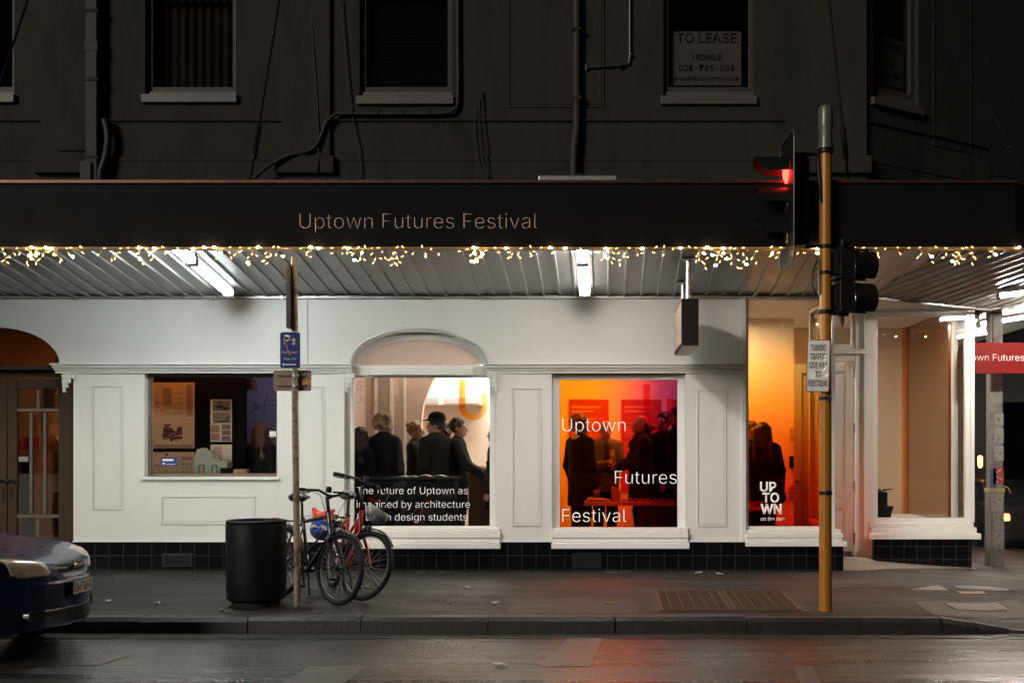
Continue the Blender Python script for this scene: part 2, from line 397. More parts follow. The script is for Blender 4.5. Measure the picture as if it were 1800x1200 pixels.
def asphalt(name, col, r0, r1, streak, bump, gum=False, coat=0, grain=95, spark=(.60,.74)):
    m, t, n, L, b, out = nodes(name)
    tc = n.new('ShaderNodeTexCoord')
    mp = n.new('ShaderNodeMapping'); mp.inputs['Scale'].default_value = streak; L.new(tc.outputs['Object'], mp.inputs[0])
    big = n.new('ShaderNodeTexNoise'); big.inputs['Scale'].default_value = 1.0; big.inputs['Detail'].default_value = 7; big.inputs['Roughness'].default_value = .62; L.new(mp.outputs[0], big.inputs['Vector'])
    fine = n.new('ShaderNodeTexNoise'); fine.inputs['Scale'].default_value = grain*.9; fine.inputs['Detail'].default_value = 3; L.new(tc.outputs['Object'], fine.inputs['Vector'])
    vo = n.new('ShaderNodeTexVoronoi'); vo.inputs['Scale'].default_value = grain; L.new(tc.outputs['Object'], vo.inputs['Vector'])
    a = n.new('ShaderNodeMix'); a.data_type = 'RGBA'; a.inputs['A'].default_value = tuple(c*.55 for c in col)+(1,); a.inputs['B'].default_value = tuple(c*1.5 for c in col)+(1,)
    L.new(big.outputs['Fac'], a.inputs['Factor'])
    sp = n.new('ShaderNodeMapRange'); sp.inputs['From Min'].default_value = spark[0]; sp.inputs['From Max'].default_value = spark[1]; L.new(fine.outputs['Fac'], sp.inputs['Value'])
    c = n.new('ShaderNodeMix'); c.data_type = 'RGBA'; c.inputs['B'].default_value = tuple(min(1,q*3.2) for q in col)+(1,); L.new(sp.outputs[0], c.inputs['Factor']); L.new(a.outputs['Result'], c.inputs['A'])
    L.new(c.outputs['Result'], b.inputs['Base Color'])
    rr = n.new('ShaderNodeMapRange'); rr.inputs['From Min'].default_value = .36; rr.inputs['From Max'].default_value = .64; rr.inputs['To Min'].default_value = r0; rr.inputs['To Max'].default_value = r1
    L.new(big.outputs['Fac'], rr.inputs['Value']); L.new(rr.outputs[0], b.inputs['Roughness'])
    bp = n.new('ShaderNodeBump'); bp.inputs['Strength'].default_value = bump; bp.inputs['Distance'].default_value = .006; L.new(vo.outputs['Distance'], bp.inputs['Height'])
    b2 = n.new('ShaderNodeBump'); b2.inputs['Strength'].default_value = bump*.6; b2.inputs['Distance'].default_value = .03
    mid = n.new('ShaderNodeTexNoise'); mid.inputs['Scale'].default_value = 5; mid.inputs['Detail'].default_value = 5; L.new(mp.outputs[0], mid.inputs['Vector'])
    L.new(mid.outputs['Fac'], b2.inputs['Height']); L.new(bp.outputs[0], b2.inputs['Normal']); L.new(b2.outputs[0], b.inputs['Normal'])
    b.inputs['Coat Weight'].default_value = coat; b.inputs['Coat Roughness'].default_value = .14
    if coat: L.new(b2.outputs[0], b.inputs['Coat Normal'])
    if gum:
        vg = n.new('ShaderNodeTexVoronoi'); vg.inputs['Scale'].default_value = 3.2; L.new(tc.outputs['Object'], vg.inputs['Vector'])
        lt = n.new('ShaderNodeMath'); lt.operation = 'LESS_THAN'; lt.inputs[1].default_value = .075; L.new(vg.outputs['Distance'], lt.inputs[0])
        g2 = n.new('ShaderNodeMix'); g2.data_type = 'RGBA'; g2.inputs['B'].default_value = (.016,.015,.014,1)
        mm = n.new('ShaderNodeMath'); mm.operation = 'MULTIPLY'; mm.inputs[1].default_value = .8; L.new(lt.outputs[0], mm.inputs[0])
        L.new(mm.outputs[0], g2.inputs['Factor']); L.new(c.outputs['Result'], g2.inputs['A']); L.new(g2.outputs['Result'], b.inputs['Base Color'])
        b.inputs['Specular IOR Level'].default_value = .35
    return m
road_mat = asphalt('wet_road', (.030,.0275,.025), .16, .5, (.16,2.8,1), .65, coat=.6, grain=42, spark=(.55,.66))
pave_mat = asphalt('pavement_asphalt', (.019,.0175,.0165), .50, .8, (.5,1.8,1), .8, gum=True, grain=48, spark=(.56,.68))
kerb_mat = mat('kerb_stone', (.015,.0135,.012), .5, var=.4, scale=6, bump=.4, bscale=30, stain=((.045,.041,.037),9,.55,.75))
channel_mat = mat('channel_concrete', (.030,.028,.026), .4, var=.35, scale=5, stretch=(.4,2,1), bump=.2, bscale=40)
slab_mat = mat('slab_concrete', (.085,.075,.066), .7, var=.2, scale=6, bump=.3, bscale=60)
paint_road = mat('road_paint', (.13,.122,.112), .35, var=.3, scale=18, bump=.3, bscale=90, stain=((.035,.033,.031),22,.48,.66))

# ------------------------------------------------------------------ ground
def sheet(name, m, xs, ys, fn, thick=0, kind='structure'):
    mb = MB(); nx, ny = len(xs), len(ys)
    vs_ = [(x,y,fn(x,y)) for y in ys for x in xs]
    mb.add(vs_, [(j*nx+i, j*nx+i+1, (j+1)*nx+i+1, (j+1)*nx+i) for j in range(ny-1) for i in range(nx-1)])
    return struct(mb.build(name, m, smooth='all'), kind)
def lin(a, b, n): return [a+(b-a)*i/(n-1) for i in range(n)]
sheet('road', road_mat, [-90,-40]+lin(-20,3.6,8)+lin(4,14,6)+[40,90], [-60,-30,-12]+lin(-8,8,9)+[20,60,110], lambda x,y: road_z(x,y))
KY = -3.15
pxs = [-60,-25]+lin(-12,2.6,12)+lin(2.9,7.3,23); pys = lin(-3.0,0,13)+lin(.3,3,8)+[6,12,30,60]
sheet('pavement', pave_mat, pxs, pys, pave_z)
mb = MB()   # kerb stones, each a bevelled block with its own small offset
x = -40.0
while x < 7.3:
    Lk = random.uniform(.85, 1.25) if x < 1.6 else (.72 if x < 2.4 else .30); x2 = min(x+Lk, 7.3)
    dy, dz = random.uniform(-.012,.012), random.uniform(-.008,.006)
    za, zb = pave_z(x,-3.0)+dz, pave_z(x2,-3.0)+dz
    ya, yb = KY+dy, -2.985
    rz0, rz1 = road_z(x,0)-.05, road_z(x2,0)-.05
    mb.add([(x+.004,ya-.02,rz0),(x2-.004,ya-.02,rz1),(x2-.004,yb,rz1),(x+.004,yb,rz0),(x+.004,ya-.006,za-.03),(x2-.004,ya-.006,zb-.03),(x+.004,ya+.03,za+.004),(x2-.004,ya+.03,zb+.004),(x2-.004,yb,zb+.004),(x+.004,yb,za+.004)],
           [(0,1,5,4),(4,5,7,6),(6,7,8,9),(3,0,4,6,9),(1,2,8,7,5),(2,3,9,8)])
    x = x2
struct(mb.build('kerb', kerb_mat))
mb = MB()
y = -3.0
while y < 40:
    mb.box(7.3,7.45,y+.004,y+.996,pave_z(7.3,y)-.3,pave_z(7.3,y)+.003); y += 1
struct(mb.build('kerb', kerb_mat))
def zs(x0, x1, y0, y1, m, name, fn, dz):
    xs = lin(x0,x1,24); return sheet(name, m, xs, [y0,y1], lambda x,y: fn(x,y)+dz)
zs(-40, 7.3, -3.40, -3.14, channel_mat, 'gutter', road_z, .004)
zs(-40, 7.3, -3.425, -3.40, mat('seam', (.08,.077,.07), .5, var=.4, scale=9), 'road_seam', road_z, .008)
def ground_poly(pts, fn, dz, m, name, kind='structure'):
    P = []
    for px, py in pts:
        x, y, z = ground(px, py, fn); P.append((x,y,z+dz))
    mb = MB(); mb.quad(*P); return struct(mb.build(name, m), kind)
ground_poly([(1000,1119),(1062,1119),(1037,1171),(948,1171)], road_z, .004, paint_road, 'road_marking')
ground_poly([(545,1171),(640,1171),(590,1215),(470,1215)], road_z, .004, paint_road, 'road_marking')
ground_poly([(1395,1170),(1428,1170),(1450,1215),(1412,1215)], road_z, .004, paint_road, 'road_marking')
ground_poly([(150,1168),(226,1148),(232,1150),(170,1169)], road_z, .004, paint_road, 'road_marking')
# lines where the asphalt has been re-laid
seam_m = mat('asphalt_seam', (.017,.016,.015), .5)
mb = MB()
for y0, xa, xb in ((-.62,-9,1.6),(-1.35,-4,6),(-2.1,-9,.2),(-1.0,2.2,7),(-2.55,-3.5,2.4)):
    pts = []
    xx = xa
    while xx < xb:
        pts.append((xx, y0+random.uniform(-.015,.015))); xx += .35
    for (a,b),(c,d) in zip(pts, pts[1:]):
        mb.quad((a,b-.009,pave_z(a,b-.009)+.0045),(c,d-.009,pave_z(c,d-.009)+.0045),(c,d+.009,pave_z(c,d+.009)+.0045),(a,b+.009,pave_z(a,b+.009)+.0045))
for k in range(7):
    x, y = random.uniform(-6,6), random.uniform(-2.9,-.3); a = random.uniform(-.5,.5)
    for q in range(random.randint(6,14)):
        x2, y2 = x+.12*math.cos(a), min(-.05,max(-2.95,y+.12*math.sin(a))); a += random.uniform(-.7,.7)
        mb.quad((x,y-.004,pave_z(x,y)+.0045),(x2,y2-.004,pave_z(x2,y2)+.0045),(x2,y2+.004,pave_z(x2,y2)+.0045),(x,y+.004,pave_z(x,y)+.0045)); x, y = x2, y2
struct(mb.build('pavement_seam', seam_m))
for x0, x1, y0, y1, c_ in ((-6.2,-4.9,-1.3,-.66,(.014,.013,.012)),(-.9,.3,-2.9,-2.15,(.026,.024,.022)),(2.3,3.6,-1.3,-.7,(.024,.022,.020))):
    sheet('pavement_patch', asphalt('patch_asphalt', c_, .5, .8, (.5,1.8,1), .8, grain=48, spark=(.56,.68)), lin(x0,x1,14), lin(y0,y1,5), lambda x,y: pave_z(x,y)+.0035+.0*x)
# chalk rings sprayed on the pavement
chalk = mat('chalk_paint', (.14,.135,.13), .7, var=.4, scale=30)
def ring(px, py, rx, label):
    x, y, z = ground(px, py, pave_z); mb = MB(); n = 40; pts = []
    for k in range(n):
        a = 2*math.pi*k/n
        for r in (rx-.011, rx+.011): q = (x+r*math.cos(a), y+r*.85*math.sin(a)); pts.append((q[0],q[1],pave_z(*q)+.005))
    mb.add(pts, [(2*k,2*k+1,(2*k+3)%(2*n),(2*k+2)%(2*n)) for k in range(n)])
    q = [(x-.12,y-.05),(x-.10,y-.07),(x+.12,y+.06),(x+.10,y+.08)]; mb.quad(*[(a,b,pave_z(a,b)+.005) for a,b in q])
    tag(mb.build('painted_ring', chalk), label, 'road marking', 'survey rings painted on the pavement')
ring(228,1014,.16,'thin white painted ring on the pavement behind the blue car'); ring(756,1005,.15,'faint white painted ring on the pavement by the dark tiles right of the bicycles')
ring(1087,1005,.14,'orange tinged painted ring on the pavement under the red film window'); ring(1412,1010,.16,'very faint ring painted on the pavement beside the yellow pole')
# two sheet stickers and a round cover on the corner, concrete slab with white grille
m_blue = mat('cover_blue', (.14,.16,.20), .6, var=.3, scale=12); m_cream = mat('cover_cream', (.22,.18,.15), .6, var=.3, scale=12)
def disc(px, py, r, m, name, dz, parent=None, ry=.55):
    x, y, z = ground(px, py, pave_z); n = 36; mb = MB()
    P = [(x+r*math.cos(2*math.pi*k/n), y+r*ry*math.sin(2*math.pi*k/n)) for k in range(n)]
    mb.prism_xy(P, 0, .004); mb.v = [(a,b,pave_z(a,b)+c+dz) for a,b,c in mb.v]
    return mb.build(name, m, parent)
t = disc(1725,1034,.29,m_blue,'pavement_decal',.003); tag(t,'round blue and cream street painting on the corner pavement','street art')
disc(1725,1034,.15,m_cream,'inner_ring',.0075,t)
mb = MB()
P = [ground(*p, pave_z) for p in ((1600,1036.5),(1640,1030),(1652,1030),(1668,1038))]
mb.prism_xy([(a,b) for a,b,c in P], 0, .004); mb.v = [(a,b,pave_z(a,b)+c+.003) for a,b,c in mb.v]
tag(mb.build('pavement_decal', mat('cover_white', (.24,.24,.235), .6, var=.3, scale=14)), 'pale grey wedge shaped street painting beside the round blue one', 'street art')
mb = MB()
P = [ground(*p, pave_z) for p in ((1680,1039.5),(1727,1039.5),(1734,1044),(1688,1044))]
mb.prism_xy([(a,b) for a,b,c in P], 0, .004); mb.v = [(a,b,pave_z(a,b)+c+.003) for a,b,c in mb.v]
tag(mb.build('pavement_decal', mat('cover_tan', (.26,.18,.12), .6, var=.4, scale=14)), 'small tan square painting below the round blue one', 'street art')
P = [Vector(ground(*p, pave_z)) for p in ((1605,1057),(1790,1055),(1830,1083),(1642,1081))]
mb = MB(); vs_ = []
for j in range(9):
    for i in range(9): q = P[0].lerp(P[1],i/8).lerp(P[3].lerp(P[2],i/8),j/8); vs_.append((q.x,q.y,pave_z(q.x,q.y)+.007))
mb.add(vs_, [(j*9+i,j*9+i+1,j*9+i+10,j*9+i+9) for j in range(8) for i in range(8)])
struct(mb.build('pavement_slab', slab_mat))
t = thing('drain_grille', 'white slatted drain grille set in a grey concrete slab', 'drain grille')
P = [ground(*p, pave_z) for p in ((1661,1062),(1752,1061),(1773,1072.5),(1683,1073))]
A, B_, C_, D_ = [Vector(p) for p in P]
def lay(mb, q, dz, n=8):
    vs_ = []
    for j in range(n+1):
        for e0, e1 in ((q[0],q[3]),(q[1],q[2])): r_ = e0.lerp(e1,j/n); vs_.append((r_.x,r_.y,pave_z(r_.x,r_.y)+dz))
    vs_ += [(a,b,c-.003) for a,b,c in vs_]; o_ = 2*(n+1)
    fs = []
    for j in range(n): k = 2*j; fs += [(k,k+1,k+3,k+2),(o_+k+1,o_+k,o_+k+2,o_+k+3),(k,k+2,o_+k+2,o_+k),(k+3,k+1,o_+k+1,o_+k+3)]
    mb.add(vs_, fs)
mb = MB()
for i in range(20): lay(mb, [A.lerp(B_,i/20),A.lerp(B_,(i+1)/20),D_.lerp(C_,(i+1)/20),D_.lerp(C_,i/20)], .011)
NONE_ = 0; mb.build('frame', black_metal, t)
mb = MB()
for i in range(13):
    u = (i+.25)/13; u2 = (i+.66)/13
    q = [A.lerp(B_,u), A.lerp(B_,u2), D_.lerp(C_,u2), D_.lerp(C_,u)]
    lay(mb, q, .017)
o = mb.build('slat', mat('grille_white', (.42,.39,.36), .4), t)
# rusted steel cover in two leaves
t = thing('pavement_grate', 'rusted steel grating of two leaves set in the pavement by the yellow pole', 'grate')
rust = mat('rusted_steel', (.070,.042,.026), .6, metal=.3, var=.45, scale=25, bump=.3, bscale=120, stain=((.16,.07,.03),10,.5,.7))
zf = lambda x, y: pave_z(x,y)
gx0, gx1, gy0, gy1 = .50, 1.80, -2.80, -1.65
mb = MB(); mb.box(gx0-.06,gx1+.06,gy0-.05,gy1+.05,0,.004); mb.v = [(a,b,zf(a,b)+c+.003) for a,b,c in mb.v]; mb.build('frame', mat('grate_surround', (.03,.027,.023), .7, var=.3, scale=12), t)
for (a,b) in ((gx0,1.16),(1.18,gx1)):
    mb = MB()
    mb.box(a,b,gy0,gy0+.03,0,.012); mb.box(a,b,gy1-.03,gy1,0,.012); mb.box(a,a+.03,gy0+.03,gy1-.03,0,.012); mb.box(b-.03,b,gy0+.03,gy1-.03,0,.012)
    for i in range(1,6):
        xx = a+(b-a)*i/6; mb.box(xx-.006,xx+.006,gy0+.03,gy1-.03,.001,.011)
    for i in range(1,19):
        yy = gy0+(gy1-gy0)*i/19; mb.box(a+.03,b-.03,yy-.010,yy+.010,0,.008)
    mb.v = [(p,q,zf(p,q)+c+.008) for p,q,c in mb.v]; mb.build('grating', rust, t)
# scraps of litter and fallen leaves
leafm = mat('dry_leaf', (.16,.12,.06), .7, var=.4, scale=20); scrap = mat('paper_scrap', (.5,.48,.45), .7)
lab = ['leaf','scrap']
for i,(px,py,k) in enumerate([(190,1058,1),(276,1062,1),(390,1074,0),(700,1060,0),(790,1061,0),(870,1061,1),(1070,1062,0),(560,1078,0),(880,1170,1),(1228,1008,1),(1265,1010,1),(340,1020,0),(640,1033,1),(820,1034,1)]):
    fn = road_z if py > 1120 else pave_z; x,y,z = ground(px,py,fn); mb = MB(); a = random.uniform(0,6); L_ = random.uniform(.03,.07) if k else random.uniform(.04,.06)
    P = [(x+L_*q*math.cos(a)-L_*.4*r_*math.sin(a), y+L_*q*math.sin(a)+L_*.4*r_*math.cos(a), z+.012+h) for q,r_,h in ((-1,0,0),(-.3,.9,.012),(.5,.8,.004),(1,0,.015),(.4,-.9,.002),(-.4,-.8,.01))]
    mb.add(P+[(p[0],p[1],p[2]-.004) for p in P], [tuple(range(6)), tuple(range(11,5,-1))]+[((j+1)%6,j,j+6,(j+1)%6+6) for j in range(6)])
    where = ['near the blue car','in front of the tile vent','by the black bin','below the bicycle wheels','between bicycles and grate','left of the grate','on the wet road','under the red window','by the kerb']
    tag(mb.build('litter_scrap' if k else 'fallen_leaf', scrap if k else leafm), ('small pale scrap of litter lying on the ground' if k else 'small dry brown leaf lying on the pavement'), 'litter' if k else 'leaf', 'pale scraps of litter on the ground' if k else 'dry leaves on the pavement')

# ------------------------------------------------------------------ the corner building
BLD = thing('shop_building', 'two storey corner shop building with white painted ground floor, dark upper storey and black canopy', 'building')
AX, AY, CH = 3.05, 0.0, R(32)                       # where the splayed corner starts, its angle
BX, BY = AX+2.2*math.cos(CH), AY+2.2*math.sin(CH)  # where it ends
SOF = Z(520)                                         # soffit height at the wall
def facade(mb, x0, x1, z0, z1, y0, y1, ops):
    xs = {x0, x1}
    for o in ops:
        xs |= {o['x0'], o['x1']}
        if 'arch' in o:
            cx, hw, zs_, h = o['arch']; xs |= {cx+hw*math.cos(math.pi*k/28) for k in range(29)}
    xs = sorted(x for x in xs if x0-1e-6 <= x <= x1+1e-6)
    xs = [x for i, x in enumerate(xs) if i == 0 or x-xs[i-1] > 1e-5]
    az = lambda A, x: A[2]+A[3]*math.sqrt(max(0, 1-((x-A[0])/A[1])**2))
    for xa, xb in zip(xs, xs[1:]):
        xm = (xa+xb)/2; iv = []
        for o in ops:
            inr = o['x0'] < xm < o['x1']; ar = 'arch' in o and abs(xm-o['arch'][0]) < o['arch'][1]
            if inr or ar:
                lo = o['z0'] if inr else o['arch'][2]
                iv.append((lo, az(o['arch'],xa) if ar else o['z1'], az(o['arch'],xb) if ar else o['z1']))
        iv.sort(); a = b = z0
        for lo, ha, hb in iv+[(z1,z1,z1)]:
            if lo > a+1e-6 or lo > b+1e-6:
                mb.quad((xa,y0,a),(xb,y0,b),(xb,y0,lo),(xa,y0,lo)); mb.quad((xb,y1,b),(xa,y1,a),(xa,y1,lo),(xb,y1,lo))
            a, b = ha, hb
    for o in ops:
        a, b, c, d = o['x0'], o['x1'], o['z0'], o['z1']
        mb.quad((a,y0,c),(a,y1,c),(a,y1,d),(a,y0,d)); mb.quad((b,y0,c),(b,y0,d),(b,y1,d),(b,y1,c))
        if c > z0: mb.quad((a,y0,c),(b,y0,c),(b,y1,c),(a,y1,c))
        if 'arch' not in o: mb.quad((a,y0,d),(a,y1,d),(b,y1,d),(b,y0,d))
        else:
            cx, hw, zs_, h = o['arch']
            if cx-hw > a: mb.quad((a,y0,d),(cx-hw,y0,d),(cx-hw,y1,d),(a,y1,d))
            if cx+hw < b: mb.quad((cx+hw,y0,d),(b,y0,d),(b,y1,d),(cx+hw,y1,d))
            P = [(cx+hw*math.cos(math.pi*k/28), zs_+h*math.sin(math.pi*k/28)) for k in range(29)]
            for (p,q),(r_,s_) in zip(P,P[1:]): mb.quad((p,y0,q),(p,y1,q),(r_,y1,s_),(r_,y0,s_))
    mb.quad((x0,y0,z0),(x0,y0,z1),(x0,y1,z1),(x0,y1,z0)); mb.quad((x1,y0,z0),(x1,y1,z0),(x1,y1,z1),(x1,y0,z1))
ZB = Z(951)
W0 = dict(x0=X(254),x1=X(487),z0=Z(838),z1=Z(655)); W1 = dict(x0=X(605),x1=X(873),z0=Z(928),z1=Z(641),arch=(X(736.5),.79,Z(641),.395))
W2 = dict(x0=X(970),x1=X(1205),z0=Z(930),z1=Z(655)); D0 = dict(x0=X(-115),x1=X(129),z0=-.05,z1=Z(641),arch=(X(-8),.755,Z(641),.44))
mb = MB(); facade(mb, -14, X(1310), -.05, 3.6, 0, .24, [D0,W0,W1,W2])
wall = mb.build('lower_wall', white_paint, BLD)
# cornice, corbels, recessed panels, frieze joint
mb = MB()
for xa, xb in ((X(92),X(621)),(X(850),X(1311))):
    mb.box(xa,xb,-.075,-.002,Z(642),Z(639)); mb.box(xa+.02,xb-.01,-.055,-.002,Z(647),Z(642.2)); mb.box(xa+.03,xb-.01,-.035,-.002,Z(651),Z(647.2)); mb.box(xa+.04,xb-.01,-.018,-.002,Z(656),Z(651.2))
mb.build('cornice', white_paint, BLD, bevel=.004)
mb = MB()
for cx_, d in ((X(112),1),(X(607),1),(X(874),-1)):
    mb = MB()
    for i in range(4): mb.box(cx_-.002-d*0+ (0 if d>0 else -.12+.03*i), cx_+(.12-.03*i if d>0 else 0), -.05+.008*i, -.002, Z(657+8*(i+1)), Z(657+8*i)-.0005)
    mb.build('corbel', white_paint, BLD, bevel=.004)
mb = MB()
def panel(xa, xb, za, zb, w_=.016, y0=-.010, T=None, m=None):
    mb = MB(T)
    mb.box(xa,xb,y0,-.002,zb-w_,zb); mb.box(xa,xb,y0,-.002,za,za+w_); mb.box(xa,xa+w_,y0,-.002,za+w_+.0005,zb-w_-.0005); mb.box(xb-w_,xb,y0,-.002,za+w_+.0005,zb-w_-.0005)
    q = .03; mb.box(xa+q,xb-q,-.006,-.002,za+q,zb-q); return mb.build('wall_panel', m or white_paint, BLD, bevel=.003)
for a, b, c, d in ((162,216,895,677),(283,449,921,871),(900,951,924,681),(1225,1277,925,684),(523,571,905,678)): panel(X(a),X(b),Z(c),Z(d))
mb = MB(); mb.box(X(538),X(541),-.012,-.002,Z(638.5),SOF); mb.build('frieze_strip', white_paint, BLD, bevel=.003); mb = MB(); mb.box(X(1303),X(1311),-.03,-.002,Z(638.5),SOF); mb.build('pilaster_edge', white_paint, BLD, bevel=.003); mb = MB(); mb.box(X(1303),X(1311),-.03,-.002,Z(951),Z(656.5)); mb.build('pilaster_edge', white_paint, BLD, bevel=.003)
mb = MB()
for a, b in ((129,605),(877,970),(1207,1310)): mb.box(X(a),X(b),-.022,-.002,ZB-.006,ZB+.010)
mb.build('base_moulding', trim_paint, BLD, bevel=.002)
# tiles
mb = MB(); mb.box(X(130),X(605),-.016,-.001,-.1,ZB-.007); mb.box(X(605)+.001,X(1310),-.016,-.001,-.1,.262); mb.box(X(877),X(970),-.016,-.001,.2625,ZB-.007); mb.box(X(1207),X(1310),-.016,-.001,.2625,ZB-.007)
mb.box(X(1310)+.001,X(1482),-.016,1.25,-.1,.30); mb.build('tile_plinth', black_tile, BLD)
mb = MB(); mb.box(3.44,BX-.22,1.18,1.42,-.3,.27); mb.build('tile_plinth', black_tile, BLD)
# vents in the plinth
ventm = mat('vent_metal', (.025,.025,.025), .5, metal=.4)
for a, b, c, d in ((286,340,995,972),(1006,1057,997,971)):
    mb = MB(); mb.box(X(a),X(b),-.03,-.017,Z(c),Z(d)); v = mb.build('vent', ventm, BLD, bevel=.003)
    mb = MB(); n_ = 14
    for i in range(n_): xx = X(a)+.02+(X(b)-X(a)-.04)*(i+.25)/n_; mb.box(xx,xx+.008,-.036,-.031,Z(c)+.02,Z(d)-.02)
    mb.build('slot', black_metal, v)

def sill(mb, xa, xb, y=0, z0=Z(963), z1=Z(927), r=0):
    h = z1-z0; st = [(.78,1.0,.030),(.52,.775,.055),(.30,.515,.040),(0.0,.295,.085)]
    for a, b, d in st: mb.box(xa-d*.25,xb+d*(.25+r),y-d,y+.1,z0+h*a,z0+h*b)
def win(name, frame_m, xa, xb, za, zb, y, fw=.05, fd=.06, pane_m=None, bars=(), parent=BLD, T=None, fb=None, ft=None):
    fb = fb or fw; ft = ft or fw
    mb = MB(T); mb.box(xa,xb,y,y+fd,za,za+fb); mb.box(xa,xb,y,y+fd,zb-ft,zb); mb.box(xa,xa+fw,y,y+fd,za+fb,zb-ft); mb.box(xb-fw,xb,y,y+fd,za+fb,zb-ft)
    for k, p in bars:
        if k == 'v': mb.box(p-.018,p+.018,y+.004,y+fd-.004,za+fb,zb-ft)
        else: mb.box(xa+fw,xb-fw,y+.006,y+fd-.006,p-.018,p+.018)
    f = mb.build(name, frame_m, parent, bevel=.004)
    mb = MB(T); mb.box(xa+fw-.01,xb-fw+.01,y+fd*.5-.003,y+fd*.5+.003,za+fb-.01,zb-ft+.01); p = mb.build('pane', pane_m or glass_clear, f)
    return f, p
f0, _ = win('window', mat('bronze_frame', (.16,.12,.10), .4, var=.2), W0['x0']+.004, W0['x1']-.004, W0['z0']+.004, W0['z1']-.004, .09, .035, .05)
mb = MB(); mb.box(W0['x0']-.03,W0['x1']+.03,-.03,.06,W0['z0']-.035,W0['z0']+.003); mb.build('sill', white_paint, f0, bevel=.004)
yg = .08
f1, _ = win('window', trim_paint, W1['x0']+.004, W1['x1']-.004, W1['z0']+.002, Z(661,yg), yg, .085, .07, fb=.016, ft=.016)
mb = MB(); sill(mb, W1['x0']+.02, W1['x1']+.03); mb.build('sill', trim_paint, f1, bevel=.006)
mb = MB(); mb.box(W1['x0']+.004,W1['x1']-.004,.06,.16,Z(660.5,yg)+.001,W1['z1']+.0); mb.box(X(648),X(832),.03,.0595,Z(659,.03),Z(645,.03)); mb.build('transom', trim_paint, f1, bevel=.006)
mb = MB(); cx, hw, zs_, h = W1['arch']; N_ = 30
o_ = [(cx+hw*.998*math.cos(math.pi*k/N_), zs_+.003+h*.998*math.sin(math.pi*k/N_)) for k in range(N_+1)]
i_ = [(cx+(hw-.10)*math.cos(math.pi*k/N_), zs_+.012+(h-.10)*math.sin(math.pi*k/N_)) for k in range(N_+1)]
for k in range(N_):
    a, b, c, d = o_[k], o_[k+1], i_[k+1], i_[k]
    mb.add([(a[0],.10,a[1]),(b[0],.10,b[1]),(c[0],.13,c[1]),(d[0],.13,d[1]),(d[0],.19,d[1]),(c[0],.19,c[1])], [(0,1,2,3),(3,2,5,4)])
arch = mb.build('fanlight', trim_paint, BLD, smooth=True)
mb = MB(); mb.prism_xz([(p[0],p[1]) for p in [(cx+(hw-.09)*math.cos(math.pi*k/N_), zs_+.005+(h-.09)*math.sin(math.pi*k/N_)) for k in range(N_+1)]], .165, .171); mb.build('pane', glass_frost, arch)
mb = MB()   # archivolt roll round the opening
mb.tube([(cx+(hw+.012)*math.cos(math.pi*k/N_), -.004, zs_+.02+(h+.012)*math.sin(math.pi*k/N_)) for k in range(N_+1)], .018, 8); mb.build('moulding', white_paint, arch, smooth='all')
f2, p2 = win('window', trim_paint, W2['x0']+.004, W2['x1']-.004, W2['z0']+.002, W2['z1']-.004, yg, .085, .07, film_dusk, fb=.016, ft=.07)
mb = MB(); sill(mb, W2['x0']+.02, W2['x1']+.02); mb.build('sill', trim_paint, f2, bevel=.006)
W3 = dict(x0=X(1311),x1=X(1468),z0=Z(930),z1=SOF-.005)
f3, p3 = win('window', trim_paint, W3['x0'], W3['x1'], W3['z0'], W3['z1'], .02, .035, .07, film_sunset)
mb = MB(); sill(mb, W3['x0']+.01, W3['x1']+.02, 0, Z(959), Z(930), r=1.0); mb.box(W3['x1']+.02,W3['x1']+.075,.1,1.2,Z(959),Z(951)); mb.build('sill', trim_paint, f3, bevel=.006)
# return of the shopfront into the entrance: glazed, white framed
TR = Matrix.Translation((W3['x1']-.01,.0,0)) @ Matrix.Rotation(R(90),4,'Z')
fr, _ = win('window', trim_paint, .095, 1.28, Z(930), SOF-.005, -.005, .045, .06, glass_clear, bars=(('v',.72),), T=TR)
mb = MB(); mb.box(W3['x1']-.035,W3['x1']+.035,.12,1.3,.301,Z(930)-.002); mb.build('entrance_wall', trim_paint, BLD)
# entrance: frame, fanlight, panelled door standing a little open
ye = 1.3
mb = MB(); xd0, xd1 = 2.72, 3.235
mb.box(xd1,xd1+.10,ye,ye+.12,.0,SOF+.05); mb.box(xd1+.101,3.46,ye-.04,ye+.14,.27,SOF+.05); mb.box(xd1+.101,3.46,ye-.02,ye+.14,-.05,.2695)
mb.box(xd0-.05,xd1-.001,ye,ye+.11,Z(634,ye),Z(612,ye)); mb.box(xd0-.05,3.44,ye-.045,ye-.001,Z(622,ye),Z(613,ye)); mb.box(xd0-.05,xd1-.001,ye,ye+.11,Z(545,ye),SOF+.05)
mb.build('door_frame', trim_paint, BLD, bevel=.006)
fl, _ = win('fanlight', trim_paint, xd0-.05, xd1-.002, Z(612,ye)+.001, Z(545,ye)-.001, ye+.02, .05, .05)
TD = Matrix.Translation((xd1-.012, ye+.06, 0)) @ Matrix.Rotation(R(-26),4,'Z')
mb = MB(TD); wd = .80; zt, zb_ = Z(636,ye), .045
mb.box(-.10,0,0,.045,zb_,zt); mb.box(-wd,-wd+.11,0,.045,zb_,zt); mb.box(-.45,-.35,0,.045,zb_+.2001,zt-.1201)
for a, b in ((zb_,zb_+.2),(.66,.78),(zt-.12,zt)):
    mb.box(-wd+.1101,-.1001,.001,.044,a,b)
mb.box(-.3499,-.1001,.016,.03,zb_+.2,.66); mb.box(-wd+.1101,-.4501,.016,.03,zb_+.2,.66); mb.box(-.3499,-.1001,.016,.03,.78,zt-.12); mb.box(-wd+.1101,-.4501,.016,.03,.78,zt-.12)
